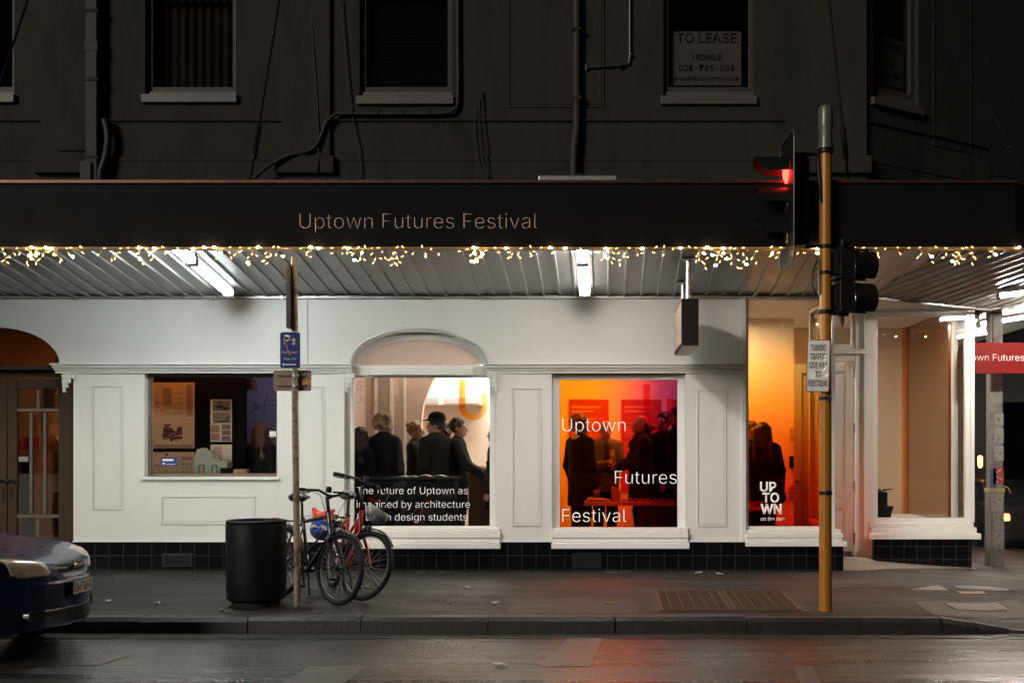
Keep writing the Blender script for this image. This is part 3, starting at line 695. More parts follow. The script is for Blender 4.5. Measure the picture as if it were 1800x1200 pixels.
mb.box(-.32,-.13,.008,.0155,zb_+.23,.63); mb.box(-.68,-.48,.008,.0155,zb_+.23,.63); mb.box(-.32,-.13,.008,.0155,.82,zt-.16); mb.box(-.68,-.48,.008,.0155,.82,zt-.16)
door = mb.build('door', trim_paint, BLD, bevel=.004)
mb = MB(TD); 
for zz in (.28,.95,1.70,2.42): mb.box(-.002,.03,-.012,.012,zz-.06,zz+.06); mb.cyl((.008,-.02,zz-.065),(.008,-.02,zz+.065),.012)
mb.build('hinge', galv, door)
mb = MB(TD); mb.cyl((-wd+.06,-.05,1.0),(-wd+.06,0,1.0),.02); mb.ell((-wd+.06,-.06,1.0),(.028,.02,.028)); mb.build('handle', galv, door, smooth='all')
# window by the corner, set back, with its post and the side light
fr4, p4 = win('window', trim_paint, 3.461, BX-.20, Z(918,ye), SOF-.02, ye, .06, .07, glass_clear)
mb = MB(); xs1 = BX-.20
mb.box(3.40,xs1+.03,ye-.06,ye+.09,.42,Z(918,ye)-.001); mb.box(3.42,xs1+.06,ye-.09,ye+.09,.345,.419); mb.box(3.40,xs1+.10,ye-.14,ye+.09,.271,.344); mb.build('sill', trim_paint, fr4, bevel=.006)
mb = MB(); mb.box(xs1+.0005,xs1+.06,ye-.01,ye+.08,Z(918,ye),SOF); mb.build('corner_post', trim_paint, BLD, bevel=.01)
TS = Matrix.Translation((xs1+.055,0,0)) @ Matrix.Rotation(R(90),4,'Z')
win('window', trim_paint, ye+.081, 2.05, .40, SOF, 0, .03, .05, glass_clear, T=TS)
mb = MB(); mb.box(xs1-.0,xs1+.09,2.051,2.36,-.3,SOF+.3); mb.box(xs1,xs1+.05,ye+.081,2.05,-.3,.399); mb.box(xs1,xs1+.09,2.361,9,-.5,3.6); mb.build('side_wall', trim_paint, BLD)
mb = MB(); mb.box(3.2,BX-.15,ye-.03,ye+.16,SOF-.0195,3.7); mb.build('lintel', trim_paint, BLD)
mb = MB(); gxs = lin(2.70,4.72,22); vs_ = []
for x in gxs:
    ya = max(-.01,(x-AX)*math.tan(CH)-.01); yb_ = 1.30 if x < 3.42 else 1.19
    for k in range(7): y = ya+(yb_-ya)*k/6; vs_.append((x,y,pave_z(x,y)+.006+(.03*k/6 if x < 3.42 else 0)))
mb.add(vs_, [(i*7+k,(i+1)*7+k,(i+1)*7+k+1,i*7+k+1) for i in range(21) for k in range(6)]); mb.build('entrance_floor', mosaic, BLD)
# left doorway: brown timber doors under a dark fanlight
mb = MB(); a0, a1 = D0['x0'], D0['x1']
yd = .10
mb.box(a1-.16,a1-.003,yd,yd+.1,-.02,Z(664,yd)); mb.box(a0+.003,a0+.16,yd,yd+.1,-.02,Z(664,yd)); mb.box(a0+.003,a1-.003,yd-.02,yd+.1,Z(663.5,yd),D0['z1']-.002)
mb.box(a0+.003,a1+.02,-.03,yd-.021,Z(650,0),Z(642,0)); mb.build('door_frame', brown_timber, BLD, bevel=.006)
ddoor = []
for xa, xb, hinge in ((X(12,yd),a1-.162,1),(a0+.162,X(12,yd)-.012,-1)):
    mb = MB(); ya, yb = yd+.02, yd+.065
    z0d, z1d = .02, Z(665,yd)
    gl0, gl1 = xa+.105, xb-.075
    if hinge < 0: gl0, gl1 = xa+.075, xb-.105
    zt1 = Z(682,yd); zb1 = Z(945,yd)
    mb.box(xa,gl0,ya,yb,z0d,z1d); mb.box(gl1,xb,ya,yb,z0d,z1d); mb.box(gl0+.0005,gl1-.0005,ya,yb,zt1,z1d); mb.box(gl0+.0005,gl1-.0005,ya,yb,z0d,zb1)
    d_ = mb.build('door', brown_timber, BLD, bevel=.004)
    mb = MB()
    for py in (720,907): mb.box(gl0,gl1,ya+.008,yb-.008,Z(py,yd)-.018,Z(py,yd)+.018)
    for fx, pa, pb in ((.50,720,682),(.33,905,722),(.66,905,722),(.5,945,909)):
        xx = gl0+(gl1-gl0)*fx; mb.box(xx-.016,xx+.016,ya+.009,yb-.009,Z(pa,yd)+.0185,Z(pb,yd)-.0185)
    mb.build('glazing_bar', mat('bar_timber', (.10,.078,.058), .4, var=.2), d_)
    mb = MB(); mb.box(gl0,gl1,yb-.022,yb-.016,zb1,zt1); mb.build('pane', glass_dark, d_)
    mb = MB(); hx = xa+.04 if hinge > 0 else xb-.04
    mb.cyl((hx,ya-.045,1.05),(hx,ya,1.05),.012); mb.ell((hx,ya-.05,1.05),(.026,.02,.026)); mb.box(hx-.018,hx+.018,ya-.006,ya,.82,.98); mb.build('handle', black_metal, d_)
mb = MB(); cx, hw, zs_, h = D0['arch']; mb.prism_xz([(cx+hw*.99*math.cos(math.pi*k/N_), zs_+.002+h*.99*math.sin(math.pi*k/N_)) for k in range(N_+1)], .12, .126)
fan0 = mb.build('fanlight', glass('glass_amber', tint=(.55,.42,.30), refl=.05), BLD)
mb = MB(); mb.tube([(cx+hw*.975*math.cos(math.pi*k/N_), .11, zs_+.012+h*.97*math.sin(math.pi*k/N_)) for k in range(N_+1)], .018, 6); mb.build('frame', brown_timber, fan0)

# lettering on the glass
T1 = lambda px, py: TF(X(px,.105), .105, Z(py,.105))
grey_vinyl = mat('vinyl_grey', (.30,.26,.24), .5)
ltr = text('The future of Uptown as', vinyl_white_glow, width=X(822,.105)-X(627,.105), parent=f1, T=T1(627,868), offset=-.012)
sz = ltr['k']
text('imagined by architecture', vinyl_white_glow, size=sz, parent=f1, T=T1(627,892), offset=-.012)
text('& urban design students', vinyl_white_glow, size=sz, parent=f1, T=T1(627,914.5), offset=-.012)
lt = text('5–12', grey_vinyl, size=sz*1.18, parent=f1, T=T1(627,685), offset=-.018)
text('July 2023', grey_vinyl, size=sz*1.18, parent=f1, T=T1(627,708.5), offset=-.018)
l2 = text('Uptown', vinyl_white_glow, width=X(1099,.105)-X(988,.105), parent=f2, T=T1(988.5,758), offset=-.012)
text('Futures', vinyl_white_glow, size=l2['k'], parent=f2, T=T1(1081,850), offset=-.012)
text('Festival', vinyl_white_glow, size=l2['k'], parent=f2, T=T1(988.5,917), offset=-.012)
def u_mark(px0, px1, py0, py1, y, m, parent):
    a, b, t_ = X(px0,y), X(px1,y), .075; r = (b-a)/2-t_/2; c = (a+b)/2; zb_ = Z(py1,y)+r+t_/2; mb = MB(); n_ = 20
    pts = [(c-r, Z(py0,y))]+[(c+r*math.cos(math.pi+math.pi*k/n_), zb_+r*math.sin(math.pi+math.pi*k/n_)) for k in range(n_+1)]+[(c+r, Z(py0+25,y))]
    for i in range(len(pts)-1):
        p, q = Vector(pts[i]), Vector(pts[i+1])
        def off(k):
            d = Vector(pts[min(k+1,len(pts)-1)])-Vector(pts[max(k-1,0)]); d.normalize(); return Vector((-d.y,d.x))*t_/2
        o0, o1 = off(i), off(i+1)
        mb.quad((p.x+o0.x,y,p.y+o0.y),(q.x+o1.x,y,q.y+o1.y),(q.x-o1.x,y,q.y-o1.y),(p.x-o0.x,y,p.y-o0.y))
    return mb.build('lettering', m, parent)
u_mark(807,857,667,738,.124, glass('film_u_orange', refl=.0, film=(0, [(0,(1,.06,.001)),(.3,(1,.20,.008)),(1,(.9,.42,.08))])), f1)
u_mark(1131,1183,675,760,.124, glass('film_u_red', tint=(1,.22,.20), refl=.0), f2)
T3 = lambda px, py: TF(X(px,.05), .05, Z(py,.05))
uv = emit('vinyl_logo_glow', (1,.86,.78), .30, (.8,.75,.7))  # logo letters also emit a little, standing in for light on them
for s_, py, px in (('UP',863,1336),('TO',882,1340),('WN',902,1337)):
    text(s_, uv, height=.118, parent=f3, T=T3(px,py), offset=.022, sx=1.0 if s_ != 'WN' else .98)
text('on the rise', uv, width=X(1379,.05)-X(1337,.05), parent=f3, T=T3(1337,914.5), offset=.004)
# canopy: steel sheet soffit falling to the wall, black fascia, mitred round the corner
CO = 2.6; SL = .155
foot = [Vector((-14,0)), Vector((AX,AY)), Vector((BX,BY)), Vector((BX+.05,12))]
dirs = [(foot[i+1]-foot[i]).normalized() for i in range(3)]; nor = [Vector((d.y,-d.x)) for d in dirs]
def miter(i):
    if i == 0: return nor[0]
    if i == 3: return nor[2]
    b = (nor[i-1]+nor[i]).normalized(); return b/b.dot(nor[i])
canopy = None
rng = random.Random(3)
for i in range(3):
    d, n_ = dirs[i], nor[i]; L_ = (foot[i+1]-foot[i]).length; me_ = []
    t = -3.0 if i else 0; step = .19; prof = []
    while t < L_+3.0:
        for q, e in ((0,0),(.145,0),(.152,-.022),(.172,-.022),(.179,0)): prof.append((t+q, e))
        t += step
    bm = bmesh.new(); rows = []
    ny_ = 5
    for q, e in prof:
        r_ = []
        for k in range(ny_):
            o = CO*k/(ny_-1); p = foot[i]+d*q+n_*o; r_.append(bm.verts.new((p.x,p.y,SOF+SL*o+e+.004*math.sin(q*3+k))))
        rows.append(r_)
    for a, b in zip(rows, rows[1:]):
        for k in range(ny_-1): bm.faces.new((a[k],b[k],b[k+1],a[k+1]))
    for j, sgn in ((i,-1),(i+1,1)):
        m_ = miter(j); pn = Vector((m_.y,-m_.x)); pn = pn if pn.dot(d) > 0 else -pn
        bmesh.ops.bisect_plane(bm, geom=bm.verts[:]+bm.edges[:]+bm.faces[:], dist=1e-5, plane_co=(foot[j].x,foot[j].y,0), plane_no=(pn.x*sgn,pn.y*sgn,0), clear_outer=True)
    me = bpy.data.meshes.new('canopy_soffit'); bm.to_mesh(me); bm.free(); me.materials.append(steel_sheet)
    o = bpy.data.objects.new('canopy_soffit', me); COL.objects.link(o); o.parent = BLD
# fascia + roof + edge trims
def loop_pts(off): return [foot[0]+nor[0]*off]+[foot[j]+miter(j)*off for j in (1,2)]+[foot[3]+nor[2]*off]
ZF0, ZF1 = Z(436,-CO), Z(325,-CO)
def band(mb, o0, o1, z0, z1):
    A, B_ = loop_pts(o0), loop_pts(o1)
    vs_ = []
    for p, q in zip(A, B_): vs_ += [(p.x,p.y,z0),(q.x,q.y,z0),(q.x,q.y,z1),(p.x,p.y,z1)]
    fs = [(0,1,2,3),(15,14,13,12)]
    for k in range(3):
        for e in range(4): fs.append((k*4+e, (k+1)*4+e, (k+1)*4+(e+1)%4, k*4+(e+1)%4))
    mb.add(vs_, fs)
mb = MB(); band(mb, CO, CO+.05, ZF0, ZF1); fascia = mb.build('canopy_fascia', fascia_paint, BLD)
mb = MB(); band(mb, CO-.01, CO+.075, ZF1+.001, ZF1+.028); mb.build('edge_trim', rust_trim, fascia)
mb = MB(); band(mb, CO-.03, CO+.06, ZF0-.02, ZF0-.001); mb.build('lower_trim', mat('trim_bronze', (.30,.21,.11), .4, metal=.2, var=.3), fascia)
mb = MB(); band(mb, 0, CO-.012, 3.72, ZF1-.06); mb.build('canopy_roof', galv, BLD)
ft = mat('fascia_letter', (.62,.47,.40), .5)
text('Uptown Futures Festival', ft, width=X(945,-CO-.05)-X(527,-CO-.05), parent=fascia, T=TF(X(527,-CO-.05),-CO-.052,Z(402,-CO-.05)), offset=-.016, name='lettering')
# angle where soffit meets wall, with brackets
mb = MB(); mb.box(-14,AX,-.05,-.002,SOF-.035,SOF-.008)
x = -7
while x < 3: mb.box(x,x+.03,-.07,-.052,SOF-.05,SOF-.004); x += .8
mb.build('soffit_angle', galv, BLD)
Tc = Matrix.Translation((AX,AY,0)) @ Matrix.Rotation(CH,4,'Z')
mb = MB(Tc); mb.box(0,2.2,-.05,-.002,SOF-.035,SOF-.008); mb.build('soffit_angle', galv, BLD)

# ---- upper storey
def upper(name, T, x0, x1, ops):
    mb = MB(T); facade(mb, x0, x1, 3.61, 10.0, 0, .26, ops); return mb.build(name, upper_paint_dimmed, BLD)
UW = [dict(x0=-9.6,x1=X(25),z0=Z(182),z1=7.75), dict(x0=X(255),x1=X(415),z0=Z(182),z1=7.75), dict(x0=X(632),x1=X(795),z0=Z(185),z1=7.75), dict(x0=X(1166),x1=X(1327),z0=Z(185),z1=7.75)]
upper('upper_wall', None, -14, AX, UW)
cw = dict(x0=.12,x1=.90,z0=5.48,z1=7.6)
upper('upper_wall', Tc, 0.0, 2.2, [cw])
mb = MB(); mb.box(BX-.26,BX,BY+.01,12,3.61,10); mb.build('upper_wall', upper_paint_dimmed, BLD)
mb = MB(); mb.box(-14,AX,.26,9,10.0,10.2); mb.build('roof', galv, BLD)
def course(mb, T, x0, x1):
    pass
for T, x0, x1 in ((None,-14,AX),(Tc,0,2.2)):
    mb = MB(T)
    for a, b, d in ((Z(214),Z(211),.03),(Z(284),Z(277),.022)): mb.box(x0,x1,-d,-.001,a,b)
    mb.box(x0,x1,-.014,-.0005,3.62,Z(284.5)); mb.build('string_course', upper_paint_dimmed, BLD, bevel=.004)
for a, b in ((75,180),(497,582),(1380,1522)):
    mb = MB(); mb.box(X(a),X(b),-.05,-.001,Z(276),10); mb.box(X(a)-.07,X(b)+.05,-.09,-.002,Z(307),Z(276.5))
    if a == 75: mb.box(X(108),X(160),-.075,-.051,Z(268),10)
    mb.build('pilaster', upper_paint_dimmed, BLD, bevel=.006)
panel(X(893),X(1062),Z(189),7.6,.02,-.014,None,upper_paint_dimmed)
panel(1.15,1.85,Z(230),7.6,.02,-.014,Tc,upper_paint_dimmed)
curt = mat('curtain_maroon', (.014,.004,.004), .9, var=.2, scale=6, stretch=(6,1,.4)); blindm = mat('blind_slat', (.020,.019,.022), .5, var=.1)  # both colours darkened with the wall, for the weaker upper light
frame_dark = mat('sash_dark', (.045,.04,.035), .5, var=.15, spec=.2); room_dark = mat('room_dark', (.008,.007,.007), .9)
for k, o in enumerate(UW):
    f, p = win('window', frame_dark, o['x0']+.003, o['x1']-.003, Z(159), o['z1']-.003, .07, .06, .07, glass_night)
    mb = MB(); mb.box(o['x0']+.003,o['x1']-.003,.045,.15,o['z0']+.10,Z(159)-.001); mb.build('bottom_rail', sash_paint_dimmed, f, bevel=.005); mb = MB(); mb.box(o['x0']-.03,o['x1']+.02,-.05,.15,o['z0'],o['z0']+.099); mb.build('sill', sash_paint_dimmed, f, bevel=.005); mb = MB(); mb.box(o['x0']+.06,o['x1']-.06,.075,.135,6.75,6.81); mb.build('meeting_rail', sash_paint_dimmed, f, bevel=.005)
    if k == 1:
        mb = MB(); n_ = 60; w_ = o['x1']-o['x0']
        vs_ = [(o['x0']+w_*i/n_, .22+.02*math.sin(i*1.1), z) for z in (5.2,7.8) for i in range(n_+1)]; mb.add(vs_, [(i,i+1,i+n_+2,i+n_+1) for i in range(n_)]); mb.build('curtain', curt, f, smooth='all')
    if k == 2:
        mb = MB(); z = 5.62
        while z < 7.7:
            mb.add([(o['x0']+.05,.16,z),(o['x1']-.05,.16,z),(o['x1']-.05,.185,z+.022),(o['x0']+.05,.185,z+.022),(o['x0']+.05,.163,z-.002),(o['x1']-.05,.163,z-.002),(o['x1']-.05,.188,z+.020),(o['x0']+.05,.188,z+.020)], [(0,1,2,3),(7,6,5,4),(0,4,5,1),(2,6,7,3)]); z += .028
        mb.build('blind', blindm, f)
fc, _ = win('window', frame_dark, cw['x0']+.003, cw['x1']-.003, cw['z0']+.20, cw['z1']-.003, .07, .07, .07, glass_night, T=Tc)
mb = MB(Tc); mb.box(cw['x0']+.003,cw['x1']-.003,.05,.15,cw['z0']+.09,cw['z0']+.199); mb.build('bottom_rail', sash_paint_dimmed, fc, bevel=.005); mb = MB(Tc); mb.box(cw['x0']-.04,cw['x1']+.04,-.06,.15,cw['z0'],cw['z0']+.089); mb.build('sill', sash_paint_dimmed, fc, bevel=.005)
mb = MB(); mb.box(-13.9,2.9,3.4,3.5,3.7,9.9); mb.box(-13.9,4.4,3.3,3.39,3.7,9.9); mb.box(-13.9,4.4,.3,3.3,3.66,3.7); mb.build('upper_room', room_dark, BLD)
# lease signs behind the upper windows
signw = mat('lease_board_dimmed', (.105,.102,.102), .6, var=.06); signk = mat('lease_ink', (.012,.012,.012), .6)  # white board drawn grey: dimmer light upstairs is put into its colour
def lease(T, w_, h_, label):
    t = thing('lease_sign', label, 'sign')
    mb = MB(T); mb.box(0,w_,0,.006,0,h_); mb.build('board', signw, t); Q = T @ Matrix.Translation((0,-.003,0))
    R9 = Matrix.Rotation(R(90),4,'X')
    text('TO LEASE', signk, width=w_*.86, parent=t, T=Q @ Matrix.Translation((w_*.07,0,h_*.79)) @ R9, offset=.010)
    text('MOBILE', signk, width=w_*.42, parent=t, T=Q @ Matrix.Translation((w_*.30,0,h_*.47)) @ R9, offset=.012)
    text('021-765-084', signk, width=w_*.80, parent=t, T=Q @ Matrix.Translation((w_*.10,0,h_*.27)) @ R9, offset=.012)
    text('sean@titanproperty.co.nz', signk, width=w_*.92, parent=t, T=Q @ Matrix.Translation((w_*.04,0,h_*.09)) @ R9, offset=.008)
lease(Matrix.Translation((X(1182),.16,Z(150.5,.16))), X(1306)-X(1182), .64, 'white lease notice with black lettering in the straight upper window')
lease(Tc @ Matrix.Translation((.19,.16,cw['z0']+.275)), .62, .66, 'white lease notice in the upper window of the splayed corner')
# downpipes, conduits, canopy stays
mb = MB(); mb.box(X(160),X(180),-.14,-.052,3.9,10); mb.box(X(158),X(182),-.145,-.05,Z(98),Z(80)); mb.box(X(152),X(172),-.17,-.09,3.8,Z(290)); mb.build('downpipe', pipe_paint, BLD, bevel=.01)
mb = MB(); mb.tube([(X(1014),-.07,10),(X(1014),-.07,Z(170)),(X(1014),-.07,Z(230)),(X(1010),-.09,Z(262)),(X(1006),-.11,3.85)], .045, 10); mb.cyl((X(1014),-.07,Z(182)),(X(1014),-.07,Z(170)),.055); mb.build('downpipe', pipe_paint, BLD, smooth=True)
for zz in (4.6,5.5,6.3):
    mb = MB(); mb.box(X(1006),X(1022),-.125,-.002,zz,zz+.035); mb.build('pipe_bracket', upper_paint_dimmed, BLD, bevel=.004)
    mb = MB(); mb.box(X(157),X(183),-.148,-.051,zz+.2,zz+.235); mb.build('pipe_bracket', upper_paint_dimmed, BLD, bevel=.004)
for px in (620,665,710,755):
    mb = MB(); mb.box(X(px),X(px+3),-.078,-.002,Z(204),Z(196)); mb.build('conduit_clip', upper_paint_dimmed, BLD)
cab = mat('cable_black', (.006,.006,.007), .6)
def cable(pts, r, m=cab, name='cable'):
    P = [Vector((X(a,y),y,Z(b,y))) for a, b, y in pts]; Q = []
    for i in range(len(P)-1):
        p0, p1, p2, p3 = P[max(i-1,0)], P[i], P[i+1], P[min(i+2,len(P)-1)]
        for k in range(6):
            t = k/6; Q.append(.5*((2*p1)+(p2-p0)*t+(2*p0-5*p1+4*p2-p3)*t*t+(3*p1-p0-3*p2+p3)*t**3))
    Q.append(P[-1]); mb = MB(); mb.tube(Q, r, 7); return mb.build(name, m, BLD, smooth='all')
cable([(805,-60,-.04),(805,60,-.04),(805,175,-.04),(797,192,-.05),(780,199,-.05),(690,200,-.05),(600,200,-.05),(586,204,-.07),(574,215,-.08),(566,235,-.08),(556,255,-.09),(540,266,-.09),(505,274,-.12),(475,290,-.14),(445,315,-.2)], .022, pipe_paint, 'conduit')
cable([(184,210,-.09),(190,240,-.1),(186,275,-.1),(178,300,-.12),(177,318,-.16)], .045)
cable([(163,-40,-.06),(160,150,-.06),(163,210,-.08),(158,255,-.1),(150,290,-.12),(155,318,-.14)], .018)
for dx, py in ((0,182),(8,178),(-8,188)): cable([(845+dx*.3,py-18,-.03),(842+dx,215,-.035),(846+dx,270,-.05),(855+dx*.4,320,-.06)], .008)
cable([(545,-30,-.03),(551,80,-.055),(560,220,-.06),(558,300,-.11)], .008); cable([(600,0,-.03),(616,180,-.03),(634,280,-.04),(632,318,-.05)], .008)
cable([(140,0,-.06),(148,120,-.06),(160,230,-.09)], .009)
mb = MB(); mb.tube([(X(1107),-.03,10),(X(1107),-.03,Z(102)),(X(1105),-.03,Z(113)),(X(1095),-.03,Z(116)),(X(1030),-.03,Z(121))], .012, 8); mb.cyl((X(1092),-.05,Z(117)),(X(1086),-.05,Z(117)),.022); mb.cyl((X(1031),-.03,Z(126)),(X(1031),-.03,Z(116)),.018); mb.ell((X(1109),-.03,Z(98)),(.02,.02,.025)); mb.build('water_pipe', mat('pipe_grey', (.05,.046,.042), .4, metal=.3, var=.3, scale=20), BLD)
def stay(px, py, px2, py2, kt):
    y0 = -CO+.1
    a = Vector((X(px,y0),y0,Z(py,y0)))
    # the upper end meets the wall: solve the depth at which the rod leaves the top of the picture, then carry on to y=0
    if px2 is not None:
        yb = None
        best = 1e9
        for k in range(400):
            y = y0+(2.6)*k/400; dx = abs(X(px2,y)-(a.x+kt*(y-y0)));
            if dx < best: best, yb = dx, y
        zz = Z(py2,yb); sl_ = (zz-a.z)/max(.05,yb-y0); b = Vector((a.x+kt*(-y0-.05), -.05, min(9.6, a.z+sl_*(-y0-.05))))
    mb = MB(); mb.cyl(a, b, .012, n=8); d = (b-a); tq = a+d*((Z(232,y0)-a.z)/d.z*.9)
    mb.cyl(tq-d.normalized()*.16, tq+d.normalized()*.16, .028, n=8); mb.cyl(tq-d.normalized()*.20, tq-d.normalized()*.16, .018,.028, n=8); mb.cyl(tq+d.normalized()*.16, tq+d.normalized()*.20, .028,.018, n=8)
    mb.build('stay_rod', black_metal, BLD, smooth=True)
stay(440,317,491,-5,0); stay(1492,321,1474,-5,0); stay(-30,240,50,-5,0); stay(1728,175,1618,-5,-.25)
mb = MB(); mb.box(X(945,-CO),X(1085,-CO),-CO+.1,-CO+.35,ZF1-.05,Z(308,-CO+.1)); mb.build('canopy_hatch', galv, BLD, bevel=.01)
# ceiling of the recessed entrance
mb = MB(); mb.prism_xy([(2.62,.002),(AX,.002),(BX-.01,BY+.004),(BX-.16,1.29),(2.62,1.29)], SOF+.012, SOF+.055); mb.build('entrance_ceiling', trim_paint, BLD)
# ------------------------------------------------------------------ rooms behind the glass
FL = .10; CEIL = 3.32; YB = 4.2
mb = MB(); mb.prism_xy([(-3.4,.25),(2.64,.25),(2.64,1.37),(4.671,1.37),(4.671,YB),(-3.4,YB)],FL-.1,FL); mb.build('floor', floor_wood, BLD)
mb = MB(); mb.box(-3.4,4.715,.241,YB,CEIL,CEIL+.1); mb.build('ceiling', int_white, BLD)
mb = MB(); mb.box(-3.4,4.715,YB,YB+.1,FL,CEIL); mb.build('back_wall', int_cream, BLD)
mb = MB(); mb.box(-3.5,-3.401,.241,YB,FL,CEIL); mb.build('party_wall', int_pink, BLD)
mb = MB(); mb.box(4.672,4.7155,2.06,YB-.001,FL,CEIL); mb.build('side_lining', int_brown, BLD)
mb = MB(); mb.box(4.632,4.671,YB-.10,YB-.001,FL,CEIL); mb.build('corner_strip', mat('orange_strip', (.62,.20,.04), .5), BLD)
mb = MB(); mb.box(3.6,4.63,YB-.35,YB-.101,FL,Z(915,YB)); mb.box(3.95,4.67,2.07,YB-.36,.30,.44); mb.build('window_bench', int_white, BLD, bevel=.01)
mb = MB()   # archway wall
ya, yb = 2.6, 2.72; cx, cz, r = -1.66, 1.78, .95
facade(mb, -3.4, -.70, FL, CEIL, ya, yb, [dict(x0=cx-r,x1=cx+r,z0=FL,z1=cz,arch=(cx,r*.9999,cz,1.15))]); mb.build('arch_wall', int_pink, BLD)
mb = MB()
for a, b in ((657,662),(684,690),(708,712)): mb.box(X(a,2.5),X(b,2.5),2.55,2.598,FL,CEIL)
mb.build('wall_batten', int_white, BLD)
mb = MB(); mb.box(X(662,2.5)+.01,X(684,2.5)-.01,2.57,2.598,FL,CEIL); mb.build('wall_lining', mat('taupe_panel', (.40,.30,.25), .8), BLD)
mb = MB(); mb.box(-.80,-.70,2.721,YB,FL,CEIL); mb.build('partition', int_white, BLD)
# room beside it, with dark boards
mb = MB(); mb.box(-6.1,-3.5,.25,3.0,FL-.1,FL); mb.build('floor', floor_wood, BLD)
mb = MB(); mb.box(-6.0,-3.501,.241,3.0,CEIL,CEIL+.1); mb.build('ceiling', int_dark, BLD)
mb = MB(); mb.box(-6.0,-3.501,3.0,3.1,FL,CEIL); mb.build('back_wall', mat('blue_grey_wall', (.33,.33,.46), .8), BLD)
mb = MB(); mb.box(-6.1,-6.001,.241,3.1,FL,CEIL); mb.build('party_wall', int_dark, BLD)
# hall behind the brown doors
mb = MB(); mb.box(-9.0,-6.1,.25,3.0,FL-.1,FL); mb.box(-9,-6.101,.241,3,CEIL,CEIL+.1); mb.box(-9,-6.101,3,3.1,FL,CEIL); mb.box(-9.1,-9.001,.241,3.1,FL,CEIL); mb.build('hall', mat('hall_brown', (.38,.24,.13), .7, var=.2, scale=2), BLD)

def panel_light(name, x, y, lx, ly, z, m, label, group=None):
    t = thing(name, label, 'ceiling light', group=group)
    mb = MB(); mb.box(x-lx/2-.02,x+lx/2+.02,y-ly/2-.02,y-ly/2,z-.05,z); mb.box(x-lx/2-.02,x+lx/2+.02,y+ly/2,y+ly/2+.02,z-.05,z); mb.box(x-lx/2-.02,x-lx/2,y-ly/2,y+ly/2,z-.05,z); mb.box(x+lx/2,x+lx/2+.02,y-ly/2,y+ly/2,z-.05,z); mb.build('frame', int_white, t)
    mb = MB(); mb.box(x-lx/2+.002,x+lx/2-.002,y-ly/2+.002,y+ly/2-.002,z-.04,z-.02); mb.build('diffuser', m, t); return t
E_room = emit('room_light_white', (1,.92,.83), 50); E_warm = emit('room_light_warm', (1,.84,.66), 30); E_dim = emit('room_light_dim', (1,.40,.13), 26); E_front = emit('room_light_front', (1,.80,.66), 22); E_tall = emit('room_light_tall', (1,.88,.72), 66); E_hall = emit('room_light_hall', (1,.66,.36), 120); E_food_fill = emit('fill_light_food', (1,.85,.66), 26); E_corner = emit('room_light_corner', (1,.74,.52), 105); E_blue = emit('room_light_cool', (.62,.66,1), 16)
panel_light('ceiling_light', -1.95, 3.5, 1.2, .5, CEIL-.002, E_room, 'bright white ceiling light beyond the round archway', 'ceiling lights beyond the archway')
panel_light('ceiling_light', -1.0, 3.5, .6, .5, CEIL-.002, E_room, 'bright white ceiling light beyond the round archway', 'ceiling lights beyond the archway')
panel_light('ceiling_light', -2.5, 2.2, 1.2, .25, CEIL-.002, E_front, 'soft warm ceiling light over the crowd by the arched window')
panel_light('ceiling_light', .25, 3.0, 1.2, .5, CEIL-.002, E_warm, 'warm ceiling light in front of the dark red wall boards')
panel_light('ceiling_light', .15, .95, .7, .16, CEIL-.002, E_food_fill, 'added warm fill light, out of view above the food table at the dusk coloured window')  # added fill, hidden above the window head, to light faces, hands and food
panel_light('ceiling_light', 1.45, 2.0, .75, .6, CEIL-.002, E_tall, 'warm ceiling light between the dusk coloured and the tall orange window')
panel_light('ceiling_light', 3.9, 1.53, .7, .2, CEIL-.002, E_corner, 'warm ceiling light in the corner room by the entrance')
panel_light('ceiling_light', -5.0, .55, .9, .25, CEIL-.002, E_dim, 'dim warm ceiling light over the poster boards')
panel_light('ceiling_light', -3.9, 1.35, .4, .3, CEIL-.002, E_blue, 'cool ceiling light before the blue grey wall')
panel_light('ceiling_light', -7.0, 1.2, .6, .3, CEIL-.002, E_hall, 'dim warm ceiling light in the hall behind the brown doors')

# red boards on the back wall
def board(name, label, px0, px1, pyt, zb, y, m, inkm, lines, cat='wall board'):
    t = thing(name, label, cat)
    a, b, zt = X(px0,y), X(px1,y), Z(pyt,y)
    mb = MB(); mb.box(a,b,y-.02,y-.001,zb,zt); mb.build('board', m, t)
    mb = MB()
    for x0, x1, z0, z1 in lines(a,b,zb,zt): mb.box(x0,x1,y-.023,y-.0202,z0,z1)
    mb.build('print', inkm, t); return t
pink_ink = mat('pink_ink', (.62,.20,.16), .6)
def redlines(seed):
    rg = random.Random(seed)
    def fn(a,b,zb,zt):
        out = []; w_ = b-a
        z = zt-.10; out.append((a+.05,a+w_*.8,z-.035,z)); z -= .07; out.append((a+.05,a+w_*.62,z-.03,z)); z -= .12
        while z > zb+.1:
            if rg.random() < .82: out.append((a+.05,a+w_*rg.uniform(.6,.93),z-.012,z))
            z -= .035
        return out
    return fn
board('wall_board','dark red text board behind the curly haired guest',1000,1070,702,.75,YB-.002,red_board,pink_ink,redlines(1))
board('wall_board','dark red text board behind the bald man in a dark jacket',1092,1162,702,.75,YB-.002,red_board,pink_ink,redlines(2))
board('wall_board','dark red text board by the edge of the purple glass',1182,1250,702,.75,YB-.002,red_board,pink_ink,redlines(3))
